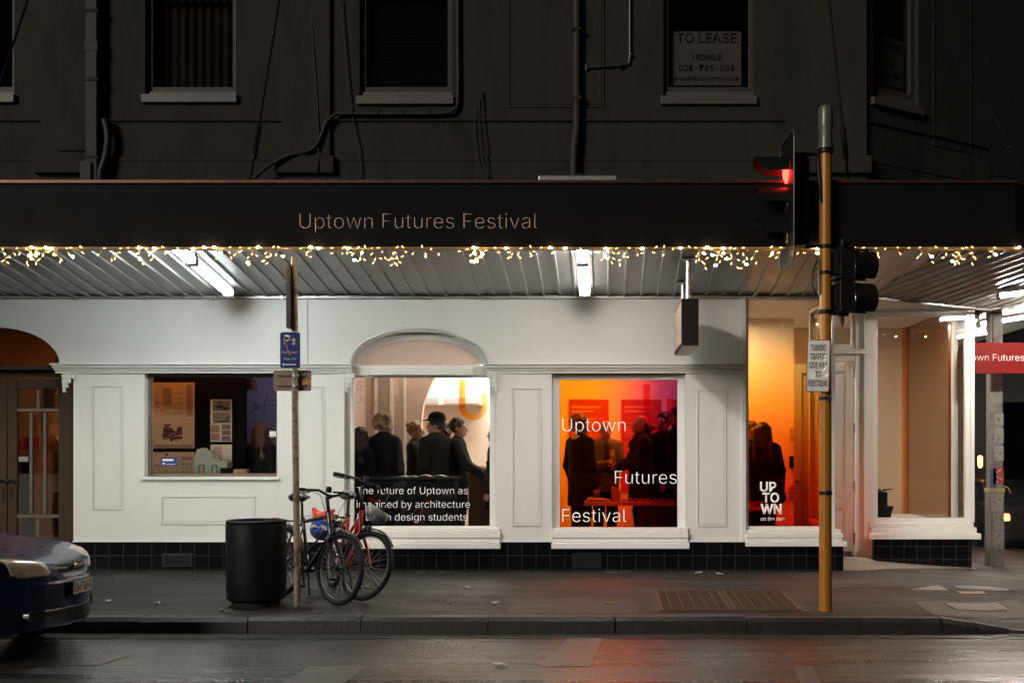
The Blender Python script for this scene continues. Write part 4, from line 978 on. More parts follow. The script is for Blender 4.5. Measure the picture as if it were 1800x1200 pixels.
# white shelf unit and table beyond the archway
t = thing('wall_cabinet','white wall cabinet with grey doors beyond the archway','cabinet')
mb = MB(); mb.box(X(735,YB-.3),X(846,YB-.3),YB-.3,YB-.002,Z(712,YB-.3),Z(682,YB-.3)); mb.build('body', int_white, t)
gd = mat('grey_door', (.42,.40,.39), .5)
for a, b in ((739,771),(780,843)):
    mb = MB(); mb.box(X(a,YB-.32),X(b,YB-.32),YB-.318,YB-.301,Z(709,YB-.32),Z(699,YB-.32)); mb.build('door', gd, t)
t = thing('serving_table','wooden serving table with plates behind the man in profile','table')
mb = MB(); mb.box(X(825,2.1),X(900,2.1),1.85,2.35,Z(829,2.1),Z(824,2.1)); mb.build('top', wood, t)
mb = MB(); mb.box(X(826,2.1),X(895,2.1),1.95,2.3,FL,Z(829.5,2.1)); mb.build('front_panel', mat('walnut', (.10,.045,.02), .5), t)
for k, px in enumerate((834,846,855)):
    t = thing('plate','small plate of food on the wooden serving table beyond the crowd','plate',(X(px,2.1),2.05,Z(824,2.1)),group='plates on the serving table')
    mb = MB(); mb.lathe([(.05,0),(.09,.012),(.095,.018),(.085,.014),(.05,.006)]); mb.build('dish', int_white, t, smooth=True)
    mb = MB(); 
    for q in range(6): mb.ell((random.uniform(-.045,.045),random.uniform(-.045,.045),.028),(.022,.02,.018),8,6)
    mb.build('food', ink_tan, t, smooth='all')
# counter behind the arched window, with open booklets
t = thing('display_counter','dark display counter across the arched window','counter')
ca, cb = X(640,.6), X(800,.6)
mb = MB(); mb.box(ca,cb,.5,.95,FL,1.06); mb.build('body', int_dark, t); mb = MB(); mb.box(ca-.02,cb+.02,.47,.98,1.061,1.085); mb.build('top', mat('counter_top', (.015,.010,.009), .35), t)
def booklet(label, px0, px1, y, dy=.2, fan=.02):
    t = thing('booklet',label,'booklet')
    a, b = X(px0,y), X(px1,y); m_ = (a+b)/2
    for s, (p, q) in enumerate(((a,m_),(m_,b))):
        mb = MB(); n_ = 8; P = []
        for i in range(n_+1):
            u = i/n_; x = p+(q-p)*u; c = fan*math.sin(math.pi*(u if s else u))+.004; P.append((x,c))
        vs_ = [(x,y,1.087+c) for x,c in P]+[(x,y+dy,1.087+c) for x,c in P]; vs_ += [(a_,b_,c_-.004) for a_,b_,c_ in vs_]
        k = n_+1
        fs = [(i,i+1,i+1+k,i+k) for i in range(n_)]+[(i+2*k,i+3*k,i+1+3*k,i+1+2*k) for i in range(n_)]+[(i,i+2*k,i+1+2*k,i+1) for i in range(n_)]+[(i+k,i+1+k,i+1+3*k,i+3*k) for i in range(n_)]
        mb.add(vs_, fs); mb.build('page', paper, t, smooth=True)
booklet('pinkish booklet lying open on the dark counter', 732, 783, .55); booklet('folded leaflet lying on the dark counter beside the open booklet', 700, 731, .58, .16, .01)
# poster boards in the window of the dark room
def posters(name, label, px0, px1, rows, y, m):
    t = thing(name, label, 'poster board')
    for i, (p0, p1, art) in enumerate(rows):
        a, b, z1, z0 = X(px0,y), X(px1,y), Z(p0,y), Z(p1,y)
        mb = MB(); mb.box(a,b,y,y+.02,z0,z1); sh = mb.build('sheet', m, t)
        for j, (inkm, rects) in enumerate(art):
            mb = MB()
            for u0, u1, v0, v1 in rects: mb.box(a+(b-a)*u0,a+(b-a)*u1,y-.002-.0006*j,y-.0004,z1+(z0-z1)*v1,z1+(z0-z1)*v0)
            mb.build('drawing', inkm, sh)
rg = random.Random(11)
def grid(u0,u1,v0,v1,nu,nv,f=.6):
    return [(u0+(u1-u0)*(i+.5-f/2)/nu, u0+(u1-u0)*(i+.5+f/2)/nu, v0+(v1-v0)*(j+.5-f/2)/nv, v0+(v1-v0)*(j+.5+f/2)/nv) for i in range(nu) for j in range(nv)]
def scatter(u0,u1,v0,v1,n,sx,sy): return [(lambda u,v,a,b:(u,min(u1,u+a),v,min(v1,v+b)))(rg.uniform(u0,u1-.02),rg.uniform(v0,v1-.02),rg.uniform(.3,1)*sx,rg.uniform(.3,1)*sy) for _ in range(n)]
tan_sheet = mat('tan_sheet', (.62,.40,.23), .7, var=.08, scale=6); dkred = mat('drawing_red', (.14,.045,.03), .7, var=.5, scale=60); dktan = mat('drawing_tan', (.36,.20,.11), .7, var=.3, scale=40); grey_ink = mat('drawing_grey', (.20,.16,.11), .7, var=.5, scale=30)
posters('poster_board','tall tan poster board with dark red building drawings',263,341,[
  (672,745,[(dktan,grid(.30,.50,.12,.55,1,1,.95)+[(.83,.97,.05,.8)]),(ink_tan,grid(.56,.76,.2,.8,4,5,.5)),(dkred,scatter(.05,.3,.2,.7,5,.05,.05))]),
  (745.3,788,[(dktan,[(0,1,.84,1)]),(dkred,scatter(.26,.74,.0,.62,30,.22,.16)+scatter(0,.1,.55,.8,3,.03,.1)),(ink_red,scatter(.26,.74,.05,.7,18,.12,.12))]),
  (794,833,[(ink_tan,scatter(.05,.5,.2,.9,8,.15,.15)),(grey_ink,grid(.72,.97,.5,.95,3,3,.45)+[(.35,.42,.05,.18)]),(dktan,[(.72,.97,.2,.36)])])],.72,tan_sheet)
posters('poster_board','narrow pale poster board with rows of photographs',370,407,[
  (702,723,[(grey_ink,[(.1,.95,.05,.95)]),(ink,scatter(.2,.9,.2,.9,9,.3,.2))]),(723.6,744,[(grey_ink,[(.1,.95,.05,.95)]),(ink,scatter(.1,.9,.4,.9,9,.3,.2))]),
  (744.6,776,[(dktan,grid(0,.46,.05,.95,1,2,.9)),(grey_ink,grid(.5,.98,.02,.98,1,3,.88)),(ink_red,scatter(.5,.95,.1,.9,10,.2,.1))]),(781,822,[(ink_red,grid(.12,.55,.1,.9,4,8,.55)),(dkred,scatter(.5,.8,.6,.95,6,.15,.06))])],.72,paper)
mb = MB(); mb.box(X(262,.9),X(437,.9),.78,.84,FL,CEIL-.001); tag(mb.build('display_screen', int_dark),'tall black display screen behind the poster boards','screen')
bluep = mat('blueprint', (.40,.40,.55), .7, var=.06)
posters('poster_board','large bluish drawing sheet with a house outline beyond the black screen',430,492,[(664,729,[(ink,[(.62,.64,.45,.55),(.55,.90,.60,.615),(.90,.915,.35,.75),(.55,.90,.74,.755),(.55,.565,.60,.95)]),(grey_ink,scatter(.15,.4,.6,.98,7,.12,.1))]),(730,800,[(grey_ink,scatter(.1,.5,.1,.9,5,.01,.4))])],2.0,bluep)
t = thing('pendant_lamp','brown cone pendant lamp before the bluish sheet','pendant lamp',(X(441,1.2),1.2,0))
mb = MB(); mb.cyl((0,0,Z(668,1.2)),(0,0,CEIL),.004); mb.build('cord', black_metal, t); mb = MB(); mb.lathe([(.012,Z(655,1.2)),(.03,Z(662,1.2)),(.035,Z(665,1.2)),(.065,Z(667,1.2)),(.085,Z(685,1.2)),(.08,Z(684.5,1.2))]); mb.build('shade', mat('shade_brown', (.14,.07,.04), .6), t, smooth=True)
t = thing('scale_model','pale green grey cardboard building model on the window ledge','model')
gm = mat('model_card', (.33,.32,.25), .7, var=.06); zl = W0['z0']+.04
mb = MB(); P = [(344,833),(343,806),(349,789),(358,787),(362,792),(372,791),(378,805),(387,812),(396,808),(402,812),(402,822),(389,822),(389,833)]
mb.prism_xz([(X(a,.45),Z(b,.45)) for a,b in P], .40, .56); mb.build('shell', gm, t, bevel=.003)
for a in (350,373):
    mb = MB(); mb.tube([(X(a,.4),.395,Z(833,.4)),(X(a,.4),.395,Z(819,.4)),(X(a+2,.4),.395,Z(817,.4)),(X(a+8,.4),.395,Z(817,.4)),(X(a+9,.4),.395,Z(831,.4))], .006, 6); mb.build('doorway', ink, t)
mb = MB(); mb.box(X(388.5,.42),X(406,.42),.395,.54,Z(833.5,.42),Z(822.2,.42)); mb.build('plinth', int_dark, t)
mb = MB(); mb.box(X(411,.42),X(435,.42),.40,.50,Z(834,.42),Z(824.5,.42)); tag(mb.build('wooden_block', wood, bevel=.004),'small pine block on the window ledge beside the model','block')
mb = MB(); mb.box(W0['x0']+.06,W0['x1']-.04,.25,.70,zl-.06,zl-.012); mb.box(W0['x0']+.1,W0['x0']+.16,.3,.65,FL,zl-.0605); mb.box(W0['x1']-.6,W0['x1']-.54,.3,.65,FL,zl-.0605); tag(mb.build('display_ledge', int_dark),'low dark ledge inside the square window carrying the model','ledge')
# stickers on that pane
t = thing('window_sticker','blue sticker with a white bar low on the square window','sticker')
ys_ = .105
mb = MB(); mb.box(X(283,ys_),X(311,ys_),ys_-.002,ys_,Z(818,ys_),Z(804,ys_)); mb.build('label_sheet', mat('sticker_blue', (.012,.05,.22), .4), t)
mb = MB(); mb.box(X(286,ys_),X(305,ys_),ys_-.004,ys_-.0021,Z(810,ys_),Z(806,ys_)); mb.box(X(286,ys_),X(290,ys_),ys_-.004,ys_-.0021,Z(816,ys_),Z(813,ys_)); mb.box(X(293,ys_),X(308,ys_),ys_-.004,ys_-.0021,Z(816,ys_),Z(815,ys_)); mb.build('print', paper_white, t)
mb = MB(); mb.box(X(473.5,ys_),X(486,ys_),ys_-.002,ys_,Z(767,ys_),Z(757.5,ys_)); tag(mb.build('window_sticker', paper_white),'small white label at the edge of the square window','sticker')
# things in the hall behind the brown doors
redbox = mat('red_card', (.40,.03,.02), .5)
for k,(a,b,c,d) in enumerate(((30,42,790,775),(48,66,788,768))):
    mb = MB(); mb.box(X(a,1.2),X(b,1.2),1.1,1.25,Z(c,1.2),Z(d,1.2)); tag(mb.build('red_box', redbox, bevel=.005),('narrow' if k == 0 else 'wide')+' red box on the shelf behind the brown doors','box')
mb = MB(); mb.box(X(20,1.2),X(108,1.2),1.05,1.35,Z(794,1.2),Z(790.2,1.2)); mb.box(X(22,1.2),X(26,1.2),1.06,1.34,FL,Z(794.2,1.2)); mb.box(X(102,1.2),X(106,1.2),1.06,1.34,FL,Z(794.2,1.2)); tag(mb.build('shelf', wood),'wooden shelf behind the brown doors','shelf')
def notice(a,b,c,d,y,label):
    t = thing('notice', label, 'notice'); mb = MB(); mb.box(X(a,y),X(b,y),y,y+.003,Z(d,y),Z(c,y)); mb.build('sheet', paper, t)
    mb = MB(); n_ = 6
    for i in range(n_): mb.box(X(a+3,y),X(b-random.randint(3,8),y),y-.0012,y-.0002,Z(c+4+(d-c-8)*(i+.5)/n_,y),Z(c+3+(d-c-8)*(i+.5)/n_,y))
    mb.build('print', dktan, t)
mb = MB(); mb.box(X(68,1.6),X(112,1.6),1.58,1.60,Z(930,1.6),Z(745,1.6)); tag(mb.build('display_board', tan_sheet),'tall tan display panel in the hall behind the brown doors','board')
mb = MB(); mb.box(X(20,1.9),X(60,1.9),1.88,1.90,FL+.02,Z(800,1.9)); tag(mb.build('dark_screen', int_dark),'dark low screen in the hall behind the brown doors','screen')
for k_, (a_, b_) in enumerate(((24,34),(37,44),(52,60),(74,88))):
    mb = MB(); mb.box(X(a_,1.2),X(b_,1.2),1.12,1.28,Z(790,1.2)+.001,Z(760-6*k_,1.2)) if False else mb.lathe([(.03,0),(.045,.05+.02*k_),(.03,.12+.03*k_),(.015,.15+.03*k_)],(X(108-k_*9,1.2),1.2,Z(790,1.2)+.001),12)
    tag(mb.build('jar', ink_tan, smooth=True),('smallest','second smallest','second largest','largest')[k_]+' tan jar on the shelf behind the brown doors','jar','jars on the shelf behind the brown doors')
notice(74,97,685,718,yd+.11,'paper notice taped in the top pane of the brown door'); notice(72,85,724,770,yd+.112,'tall paper notice in the middle pane of the brown door')
mb = MB(); mb.box(X(33,yd+.05),X(50,yd+.05),yd+.043,yd+.0465,Z(811,yd+.05),Z(802,yd+.05)); tag(mb.build('door_sticker', paper_white),'small white sticker on the lower glass of the brown door','sticker')
# tables with food inside the coloured windows
tm = mat('table_top', (.40,.20,.10), .4, var=.2)
t = thing('food_table','long wooden food table behind the purple and red glass','table')
ty0, ty1 = .62, 1.05; tx0, tx1 = X(1027,ty0), X(1250,ty0); tz = Z(882,ty0)
mb = MB(); mb.box(tx0,tx1,ty0,ty1,tz-.045,tz); mb.build('top', tm, t, bevel=.004)
for q in (tx0+.06,tx0+.75,tx1-.06):
    for yy in (ty0+.05,ty1-.05): mb = MB(); mb.cyl((q,yy,FL),(q,yy,tz-.0455),.018); mb.build('leg', black_metal, t)
mb = MB(); n_ = 36; xa_, xb_ = X(1122,ty0), tx1-.02
vs_ = [(xa_+(xb_-xa_)*i/n_, ty0+.015+.010*math.sin(i*1.3), z) for z in (FL+.02,tz-.0455) for i in range(n_+1)]; vs_ += [(a,b+.004,c) for a,b,c in vs_]; o_ = 2*(n_+1)
mb.add(vs_, [(i,i+1,i+n_+2,i+n_+1) for i in range(n_)]+[(o_+i+1,o_+i,o_+i+n_+1,o_+i+n_+2) for i in range(n_)]); mb.build('cloth_skirt', mat('table_skirt', (.03,.012,.010), .9), t, smooth='all')
t = thing('chip_tray','pale tray heaped with chips at the end of the food table','tray',(X(1051,.8),.8,tz))
mb = MB(); mb.lathe([(.11,0),(.15,.02),(.155,.024),(.145,.022),(.10,.006)],sx=1,sy=.7); mb.build('dish', paper, t, smooth=True)
mb = MB()
for k in range(34):
    a = Vector((random.uniform(-.12,.12),random.uniform(-.06,.06),random.uniform(.015,.04))); d = Vector((random.uniform(-1,1),random.uniform(-1,1),random.uniform(-.2,.3))).normalized()*.03; mb.cyl(a-d,a+d,.008,n=6)
mb.build('chip', mat('chip', (.62,.42,.15), .7), t)
t = thing('napkin_box','upright brown cardboard box on the food table between tray and punnets','box')
mb = MB(); mb.prism_xz([(X(1075,.75),tz),(X(1091,.75),tz),(X(1091,.75),Z(862,.75)),(X(1077,.75),Z(853,.75)),(X(1075,.75),Z(857,.75))], .72, .80); mb.build('carton', mat('kraft', (.35,.20,.10), .7), t, bevel=.002)
for k in range(9):
    px = 1098+k*10.5
    t = thing('punnet','small punnet of nibbles in the row on the food table','punnet',(X(px,.8),.8+random.uniform(-.05,.05),tz+.0005),group='punnets on the food table')
    mb = MB(); mb.lathe([(.028,0),(.038,.022),(.034,.022),(.026,.004)],n=14); mb.build('dish', paper_white if k == 0 else redbox, t, smooth=True)
    mb = MB()
    for q in range(7): mb.ell((random.uniform(-.024,.024),random.uniform(-.024,.024),.026),(.011,.011,.012),8,6)
    mb.build('food', ink_tan, t, smooth='all')
t = thing('side_table','dark round topped side table with cups behind the two guests in the orange window','table')
z3 = Z(892,.7); mb = MB(); mb.box(X(1306,.7),X(1352,.7),.55,.95,z3-.03,z3); mb.build('top', tm, t, bevel=.004)
for q in (X(1309,.7),X(1348,.7)):
    for yy in (.6,.9): mb = MB(); mb.cyl((q,yy,FL),(q,yy,z3-.0305),.015); mb.build('leg', black_metal, t)
for k,px in enumerate((1320,1330,1341)):
    mb = MB(); mb.lathe([(.025,0),(.035,.075),(.032,.075),(.023,.005)],(X(px,.75),.72+.06*k,z3+.0005),14); tag(mb.build('cup', redbox, smooth=True),'red paper cup on the side table behind the orange glass','cup','cups on the side table')
# wall things in the orange room
mb = MB(); mb.box(X(1385,2.9),X(1402,2.9),2.75,2.93,Z(864,2.9),Z(861,2.9)); mb.box(X(1386,2.9),X(1389,2.9),2.80,2.93,Z(868,2.9),Z(864.2,2.9)); tag(mb.build('wall_shelf', tm),'small shelf on the wall behind the orange glass','shelf')
for px, h_, l in ((1387,.05,'shortest'),(1391,.08,'second tallest'),(1395,.06,'second shortest'),(1399,.09,'tallest')):
    mb = MB(); mb.cyl((X(px,2.9),2.85,Z(861,2.9)+.0005),(X(px,2.9),2.85,Z(861,2.9)+h_),.02,.016,10); tag(mb.build('bottle', redbox, smooth=True),l+' small bottle on the wall shelf behind the orange glass','bottle','bottles on the wall shelf')
mb = MB(); mb.box(2.05,2.716,2.935,3.05,FL,CEIL-.001); 
mb.build('partition', int_cream, BLD)
for (a,b,c,d,l) in ((1391,1403,776,752,'pale intercom panel high on the wall behind the orange glass'),(1389,1402,822,801,'dark phone box lower on the wall behind the orange glass')):
    mb = MB(); mb.box(X(a,2.85),X(b,2.85),2.87,2.934,Z(c,2.85),Z(d,2.85)); mb.box(X(a+2,2.85),X(b-5,2.85),2.855,2.8695,Z(c-3,2.85),Z(d+3,2.85)); tag(mb.build('intercom', ink_tan if c < 790 else int_dark, bevel=.004), l, 'intercom')
# corner window: black planter with a sparse plant, another plant behind the side light
def plant(px, pyt, pyb, y, wpx, label, spread, nl, lh):
    t = thing('potted_plant', label, 'plant', (X(px,y),y,0)); z0, z1 = Z(pyb,y), Z(pyt,y); w_ = wpx/S(y)/2
    mb = MB(); mb.prism_xy([(-w_,-w_),(w_,-w_),(w_,w_),(-w_,w_)], z0, z1); mb.build('pot', black_plastic, t, bevel=.006)
    mb = MB(); rr = random.Random(px)
    for k in range(nl):
        a = rr.uniform(0,6.28); L_ = spread*rr.uniform(.6,1); P = []
        for i in range(6): u = i/5; P.append((L_*u*math.cos(a), L_*u*math.sin(a), z1+lh*rr.uniform(.9,1.1)*(u*1.6-u*u*1.1)))
        mb.tube(P, [.006,.008,.008,.006,.004,.001], 5)
    mb.build('leaves', mat('leaf_dark', (.02,.03,.012), .5), t, smooth='all'); return t
plant(1549,864,915,1.75,18,'black square planter with thin drooping leaves in the corner window',.22,16,.06)
t = thing('vase','black flared vase beside the planter in the corner window','vase',(X(1560,1.8),1.8,.441)); zt = Z(889,1.8)-.441
mb = MB(); mb.lathe([(.03,0),(.035,.05),(.05,zt*.5),(.085,zt),(.075,zt-.005),(.03,.04)]); mb.build('bowl', black_plastic, t, smooth=True)
mb = MB(); mb.box(X(1530,1.8),X(1572,1.8),1.62,1.95,FL,.4405); tag(mb.build('window_plinth', int_white),'low white plinth under the planter in the corner window','plinth')
plant(1698,905,925,2.8,12,'wispy plant seen through the side pane beside the corner post',.16,14,.26)

# ------------------------------------------------------------------ people
skin = mat('skin', (.42,.24,.17), .55, var=.08, scale=20)
def rot(ax, a): return Matrix.Rotation(a, 3, ax)
CLOTH = {}
def cloth(c):
    if c not in CLOTH: CLOTH[c] = mat('cloth', c, .9, spec=.12, var=.25, scale=14, bump=.2, bscale=90)
    return CLOTH[c]
HAIRM = {}
def hairm(c):
    if c not in HAIRM: HAIRM[c] = mat('hair', c, .5, var=.35, scale=30, stretch=(6,6,1), bump=.4, bscale=60)
    return HAIRM[c]
def person(label, x, y, H, yaw, coat=(.02,.018,.02), trousers=(.015,.014,.016), hair='short', hairc=(.05,.03,.02), head_yaw=0, head_pitch=0, armL=None, armR=None, hem=.78, floor=FL, slim=1.0, scarf=None, hat=None, shirt=None, sleeves=True, grip=False, lean=0):
    h = .0095; k = H/1.755
    t = thing('person', label, 'person', (x,y,floor), yaw)
    def P(q): return tuple(k*c for c in q)
    def cap(a,b,ra,rb,sc=(1,1,1)): return ('cap',P(a),P(b),ra*k,rb*k,sc)
    body, torso, arms, legs, feet = [], [], [], [], []
    sl = slim
    torso += [('ell',P((0,0,.95)),P((.165*sl,.115,.13))), cap((0,0,.98),(0,.005,1.15),.14*sl,.135*sl,(1,.78,1)), cap((0,.005,1.18),(0,.01,1.34),.155*sl,.165*sl,(1,.68,1)), cap((-.14*sl,.015,1.405),(.14*sl,.015,1.405),.065,.065)]
    neck = cap((0,.015,1.42),(0,-.005,1.56),.062,.054)
    hp = Vector((0,.0,1.52)); M3 = rot('Z',head_yaw) @ rot('X',head_pitch)
    def hd(q): return tuple(hp+M3 @ (Vector(q)-hp))
    def hell(c,r): return ('ell',P(hd(c)),tuple(k*v for v in r),M3)
    def hcap(a,b,ra,rb): return cap(hd(a),hd(b),ra,rb)
    cran = hell((0,.012,1.655),(.077,.097,.10))
    head = [cran, hell((0,-.028,1.605),(.062,.070,.095)), hell((0,-.05,1.555),(.044,.045,.036))]
    feat = [hcap((0,-.092,1.632),(0,-.118,1.598),.010,.015), hcap((-.036,-.088,1.648),(.036,-.088,1.648),.013,.013), hcap((-.02,-.094,1.566),(.02,-.094,1.566),.010,.010), hcap((-.017,-.092,1.553),(.017,-.092,1.553),.010,.010),
            hell((.077,.012,1.612),(.012,.026,.036)), hell((-.077,.012,1.612),(.012,.026,.036))]
    for s in (-1,1):
        legs += [cap((s*.088,0,.93),(s*.095,-.012,.50),.088,.058), cap((s*.095,-.012,.50),(s*.10,.02,.09),.058,.040)]
        feet += [cap((s*.10,.03,.05),(s*.115,-.135,.036),.047,.036)]
    hands = []
    for s, tgt in ((1,armL),(-1,armR)):
        sh = Vector((s*.185*sl,.012,1.405)); ht = Vector(tgt if tgt else (s*.235,-.06,.86))
        l1, l2 = .30, .265; d = ht-sh; D = min(d.length, l1+l2-.005); d.normalize(); ht = sh+d*D
        a_ = math.acos(max(-1,min(1,(l1*l1+D*D-l2*l2)/(2*l1*D)))); pole = Vector((s*.55,.55,-.6)); pole = (pole-d*pole.dot(d)).normalized()
        el = sh+(d*math.cos(a_)+pole*math.sin(a_))*l1
        arms += [(cap(sh,el,.054,.044), 0), (cap(el,ht,.044,.031), 1)]
        f = (ht-el).normalized(); inn = Vector((-s,-.4,.1)); n_ = (inn-f*inn.dot(f)).normalized(); sd = f.cross(n_)
        if sd.z < 0 and abs(sd.z) > .3: sd = -sd
        for o in (-.026,0,.026): hands.append((cap(ht+sd*o*.6, ht+f*.085+sd*o,.017,.015), .02))
        cu = .95 if grip or tgt else .45
        for i, (o, L_) in enumerate(((-.034,.062),(-.011,.075),(.012,.080),(.034,.072))):
            b0 = ht+f*.088+sd*o; d1 = (f*math.cos(cu*.6)+n_*math.sin(cu*.6)); b1 = b0+d1*L_*.5; d2 = (f*math.cos(cu*1.5)+n_*math.sin(cu*1.5)); b2 = b1+d2*L_*.5
            hands += [(cap(b0,b1,.0105,.0100),.004), (cap(b1,b2,.0100,.0090),.004)]
        tb = ht+f*.025+sd*.03; d1 = (f*.6+sd*.65+n_*.35).normalized(); t1 = tb+d1*.04; d2 = (f*.8+sd*.2+n_*.5).normalized()
        hands += [(cap(tb,t1,.014,.012),.008), (cap(t1,t1+d2*.032,.012,.0095),.004)]
    pts = [v for p in torso+[neck]+head+legs+feet+[a[0] for a in arms]+[q[0] for q in hands] for v in ([p[1],p[2]] if p[0]=='cap' else [p[1]])]
    lo = np.min(np.array(pts,float),0)-.20; hi = np.max(np.array(pts,float),0)+.20; lo[2] = -.03; hi[2] = max(hi[2], k*1.80)
    B = Field(lo,hi,h)
    for p in torso: B.add(p,.05)
    B.add(neck,.03)
    for p in head: B.add(p,.03)
    for p in feat: B.add(p,.012)
    for s in (-1,1): B.add(hell((s*.032,-.108,1.630),(.017,.014,.012)), cut=True)
    for s in (-1,1): B.add(hell((s*.031,-.083,1.629),(.014,.014,.012)), .003)
    for p in legs+feet: B.add(p,.03)
    for p, _ in arms: B.add(p,.03)
    for p, kk in hands: B.add(p,kk)
    B.mesh('body', skin, t)
    # clothing: same figure, let out a little
    C = Field(lo,hi,.013)
    for p in torso: C.add(p,.05,.024)
    C.add(cap((0,.02,1.40),(0,.012,1.475),.085,.072),.03)
    if hem < .95: C.add(cap((0,.005,1.0),(0,.005,hem+.05),.165*sl,.185*sl,(1,.80,1)),.05,.0)
    for p, q in arms:
        if sleeves or q == 0: C.add(p,.03,.020)
    for zz, xx in ((1.22,.11),(1.08,-.12),(1.12,.05),(.98,.1)): C.add(cap((xx-.08,-.115,zz),(xx+.05,-.12,zz+.05),.012,.006),.03)   # folds
    _, X_, Y_, Z_ = C.sub(lo,hi); C.F = np.maximum(C.F, (k*hem-Z_).astype(np.float32)+np.float32(.006)*np.sin(X_*40).astype(np.float32))
    C.mesh('coat', cloth(coat), t)
    T_ = Field(lo,hi,.014)
    T_.add(torso[0],.04,.014)
    for p in legs: T_.add(p,.03,.018)
    _, X_, Y_, Z_ = T_.sub(lo,hi); T_.F = np.maximum(T_.F, (k*.075-Z_).astype(np.float32)); T_.mesh('trousers', cloth(trousers), t)
    F_ = Field(lo,hi,.012)
    for p in feet: F_.add(p,.02,.012)
    F_.mesh('shoes', cloth((.012,.011,.011)), t)
    Hf = Field(np.array(P(hp))-k*.42, np.array(P(hp))+k*.36, .0085)
    rr = random.Random(int(x*1000)&0xffff)
    if hair != 'none':
        if hair == 'bald':
            Hf.add(hell((0,.022,1.625),(.083,.098,.055)),0)
        else: Hf.add(hell((0,.018,1.662),(.086,.105,.108)),0)
        if hair == 'long':
            for s in (-1,0,1): Hf.add(cap(hd((s*.065,.05,1.66)), (s*.11,.075,1.30), .05,.055),.05)
            for s in (-1,1): Hf.add(cap(hd((s*.082,.0,1.68)), (s*.125,-.01,1.34), .03,.035),.04)
        if hair == 'bob':
            for s in (-1,1): Hf.add(hcap((s*.07,.03,1.66),(s*.08,.03,1.53),.045,.045),.04)
            Hf.add(hcap((0,.08,1.66),(0,.075,1.52),.06,.06),.05)
        if hair == 'bun': Hf.add(hell((0,.10,1.72),(.045,.045,.04)),.02)
        if hair == 'curly':
            for _ in range(70):
                a = rr.uniform(0,6.28); b = rr.uniform(-.7,1.45); d = Vector((math.cos(a)*math.cos(b),math.sin(a)*math.cos(b),math.sin(b)))
                q = (d.x*.10,.03+d.y*.115,1.655+d.z*.12)
                if q[1] < -.06 and q[2] < 1.69: continue
                Hf.add(hell(q,(.026,.026,.026)),.015)
        # loose strands so that the outline is not smooth
        if hair in ('short','bun','long','bob'):
            for _ in range(80):
                a = rr.uniform(0,6.28); b = rr.uniform(-.2,1.4); d = Vector((math.cos(a)*math.cos(b),math.sin(a)*math.cos(b),math.sin(b))); q0 = Vector((d.x*.086,.018+d.y*.105,1.662+d.z*.108)); tg = Vector((rr.uniform(-.3,.3),rr.uniform(.1,.5),-1.0)); tg = (tg-d*tg.dot(d)).normalized(); q1 = q0+tg*rr.uniform(.02,.05)+d*rr.uniform(-.002,.010)
                if q1.y < -.05 and q1.z < 1.69: continue
                Hf.add(hcap(tuple(q0),tuple(q1),.008,.005),.006)
        if hair == 'long':
            for _ in range(46):
                xx_ = rr.uniform(-.13,.13); yy_ = .10-abs(xx_)*.35+rr.uniform(-.01,.025); Hf.add(cap((xx_*.7,yy_,1.58),(xx_*1.1+rr.uniform(-.015,.015),yy_+.015,1.26+rr.uniform(-.03,.05)),.010,.007),.008)
        face = hell((0,-.105,1.592),(.064,.080,.088)); 
        Hf.add(face,cut=True)
        if hair == 'bald': Hf.add(hell((0,-.06,1.72),(.075,.13,.07)),cut=True)
        Hf.mesh('hair', hairm(hairc), t)
    if hat:
        W = Field(np.array(P(hp))-k*.30, np.array(P(hp))+k*.36, .0085)
        W.add(hell((0,.012,1.70),(.098,.118,.018)),0); W.add(hell((0,.015,1.735),(.092,.112,.072)),.02); W.add(hell((0,-.03,1.695),(.13,.16,.010)),.01)
        W.mesh('hat', cloth(hat), t)
    if scarf:
        s_ = Field(lo,hi,.011); 
        for i in range(10):
            a, b = [2*math.pi*q/10 for q in (i,i+1)]; s_.add(cap((.085*math.cos(a),.01+.08*math.sin(a),1.47),(.085*math.cos(b),.01+.08*math.sin(b),1.47),.032,.032),.02)
        s_.add(cap((.06,-.115,1.44),(.10,-.155,1.05),.028,.036),.02); s_.add(cap((-.04,-.115,1.44),(-.03,-.16,1.12),.026,.032),.02); s_.mesh('scarf', cloth(scarf), t)
    if shirt:
        s_ = Field(lo,hi,.011); s_.add(cap((0,-.085,1.40),(0,-.10,1.08),.045,.055,(1,.9,1)),0,.012); s_.mesh('shirt', cloth(shirt), t)
    return t
def at(px, pyt, y): return X(px,y), y, Z(pyt,y)-FL
dk = (.018,.015,.016); nv = (.014,.015,.022); bk = (.011,.010,.011)
def guest(label, px, pyt, y, yaw, hairpad=.02, **kw):
    x, y, h_ = at(px,pyt,y); return person(label, x, y, h_-hairpad, R(yaw), **kw)
# yaw 0 faces the street; +90 faces picture right; -90 faces picture left
guest('woman with long reddish hair and black coat at the edge of the square window', 461, 741, 1.0, 150, coat=bk, hair='long', hairc=(.085,.028,.015), hem=.7)
guest('dark long haired guest at the edge of the arched window', 636, 749, 1.05, 140, coat=bk, hair='long', hairc=(.02,.010,.008), hem=.7)
guest('guest with big curly fair hair and a navy coat, back turned', 676, 722, 1.10, 148, hairpad=.05, coat=nv, hair='curly', hairc=(.30,.19,.10), head_yaw=R(-15), hem=.62, slim=1.12, armL=(.30,-.28,1.02))
guest('fair haired guest with a bun and dark short sleeved top', 731, 739, 1.75, 88, coat=(.03,.026,.027), hair='bun', hairc=(.26,.15,.07), sleeves=False, armR=(-.1,-.30,1.05), hem=.85, slim=.88)
guest('man in a black brimmed hat and black coat', 766, 727, 1.15, -125, coat=bk, hair='short', hairc=(.03,.018,.012), hat=(.010,.009,.010), head_yaw=R(35), hem=.60, slim=1.1)
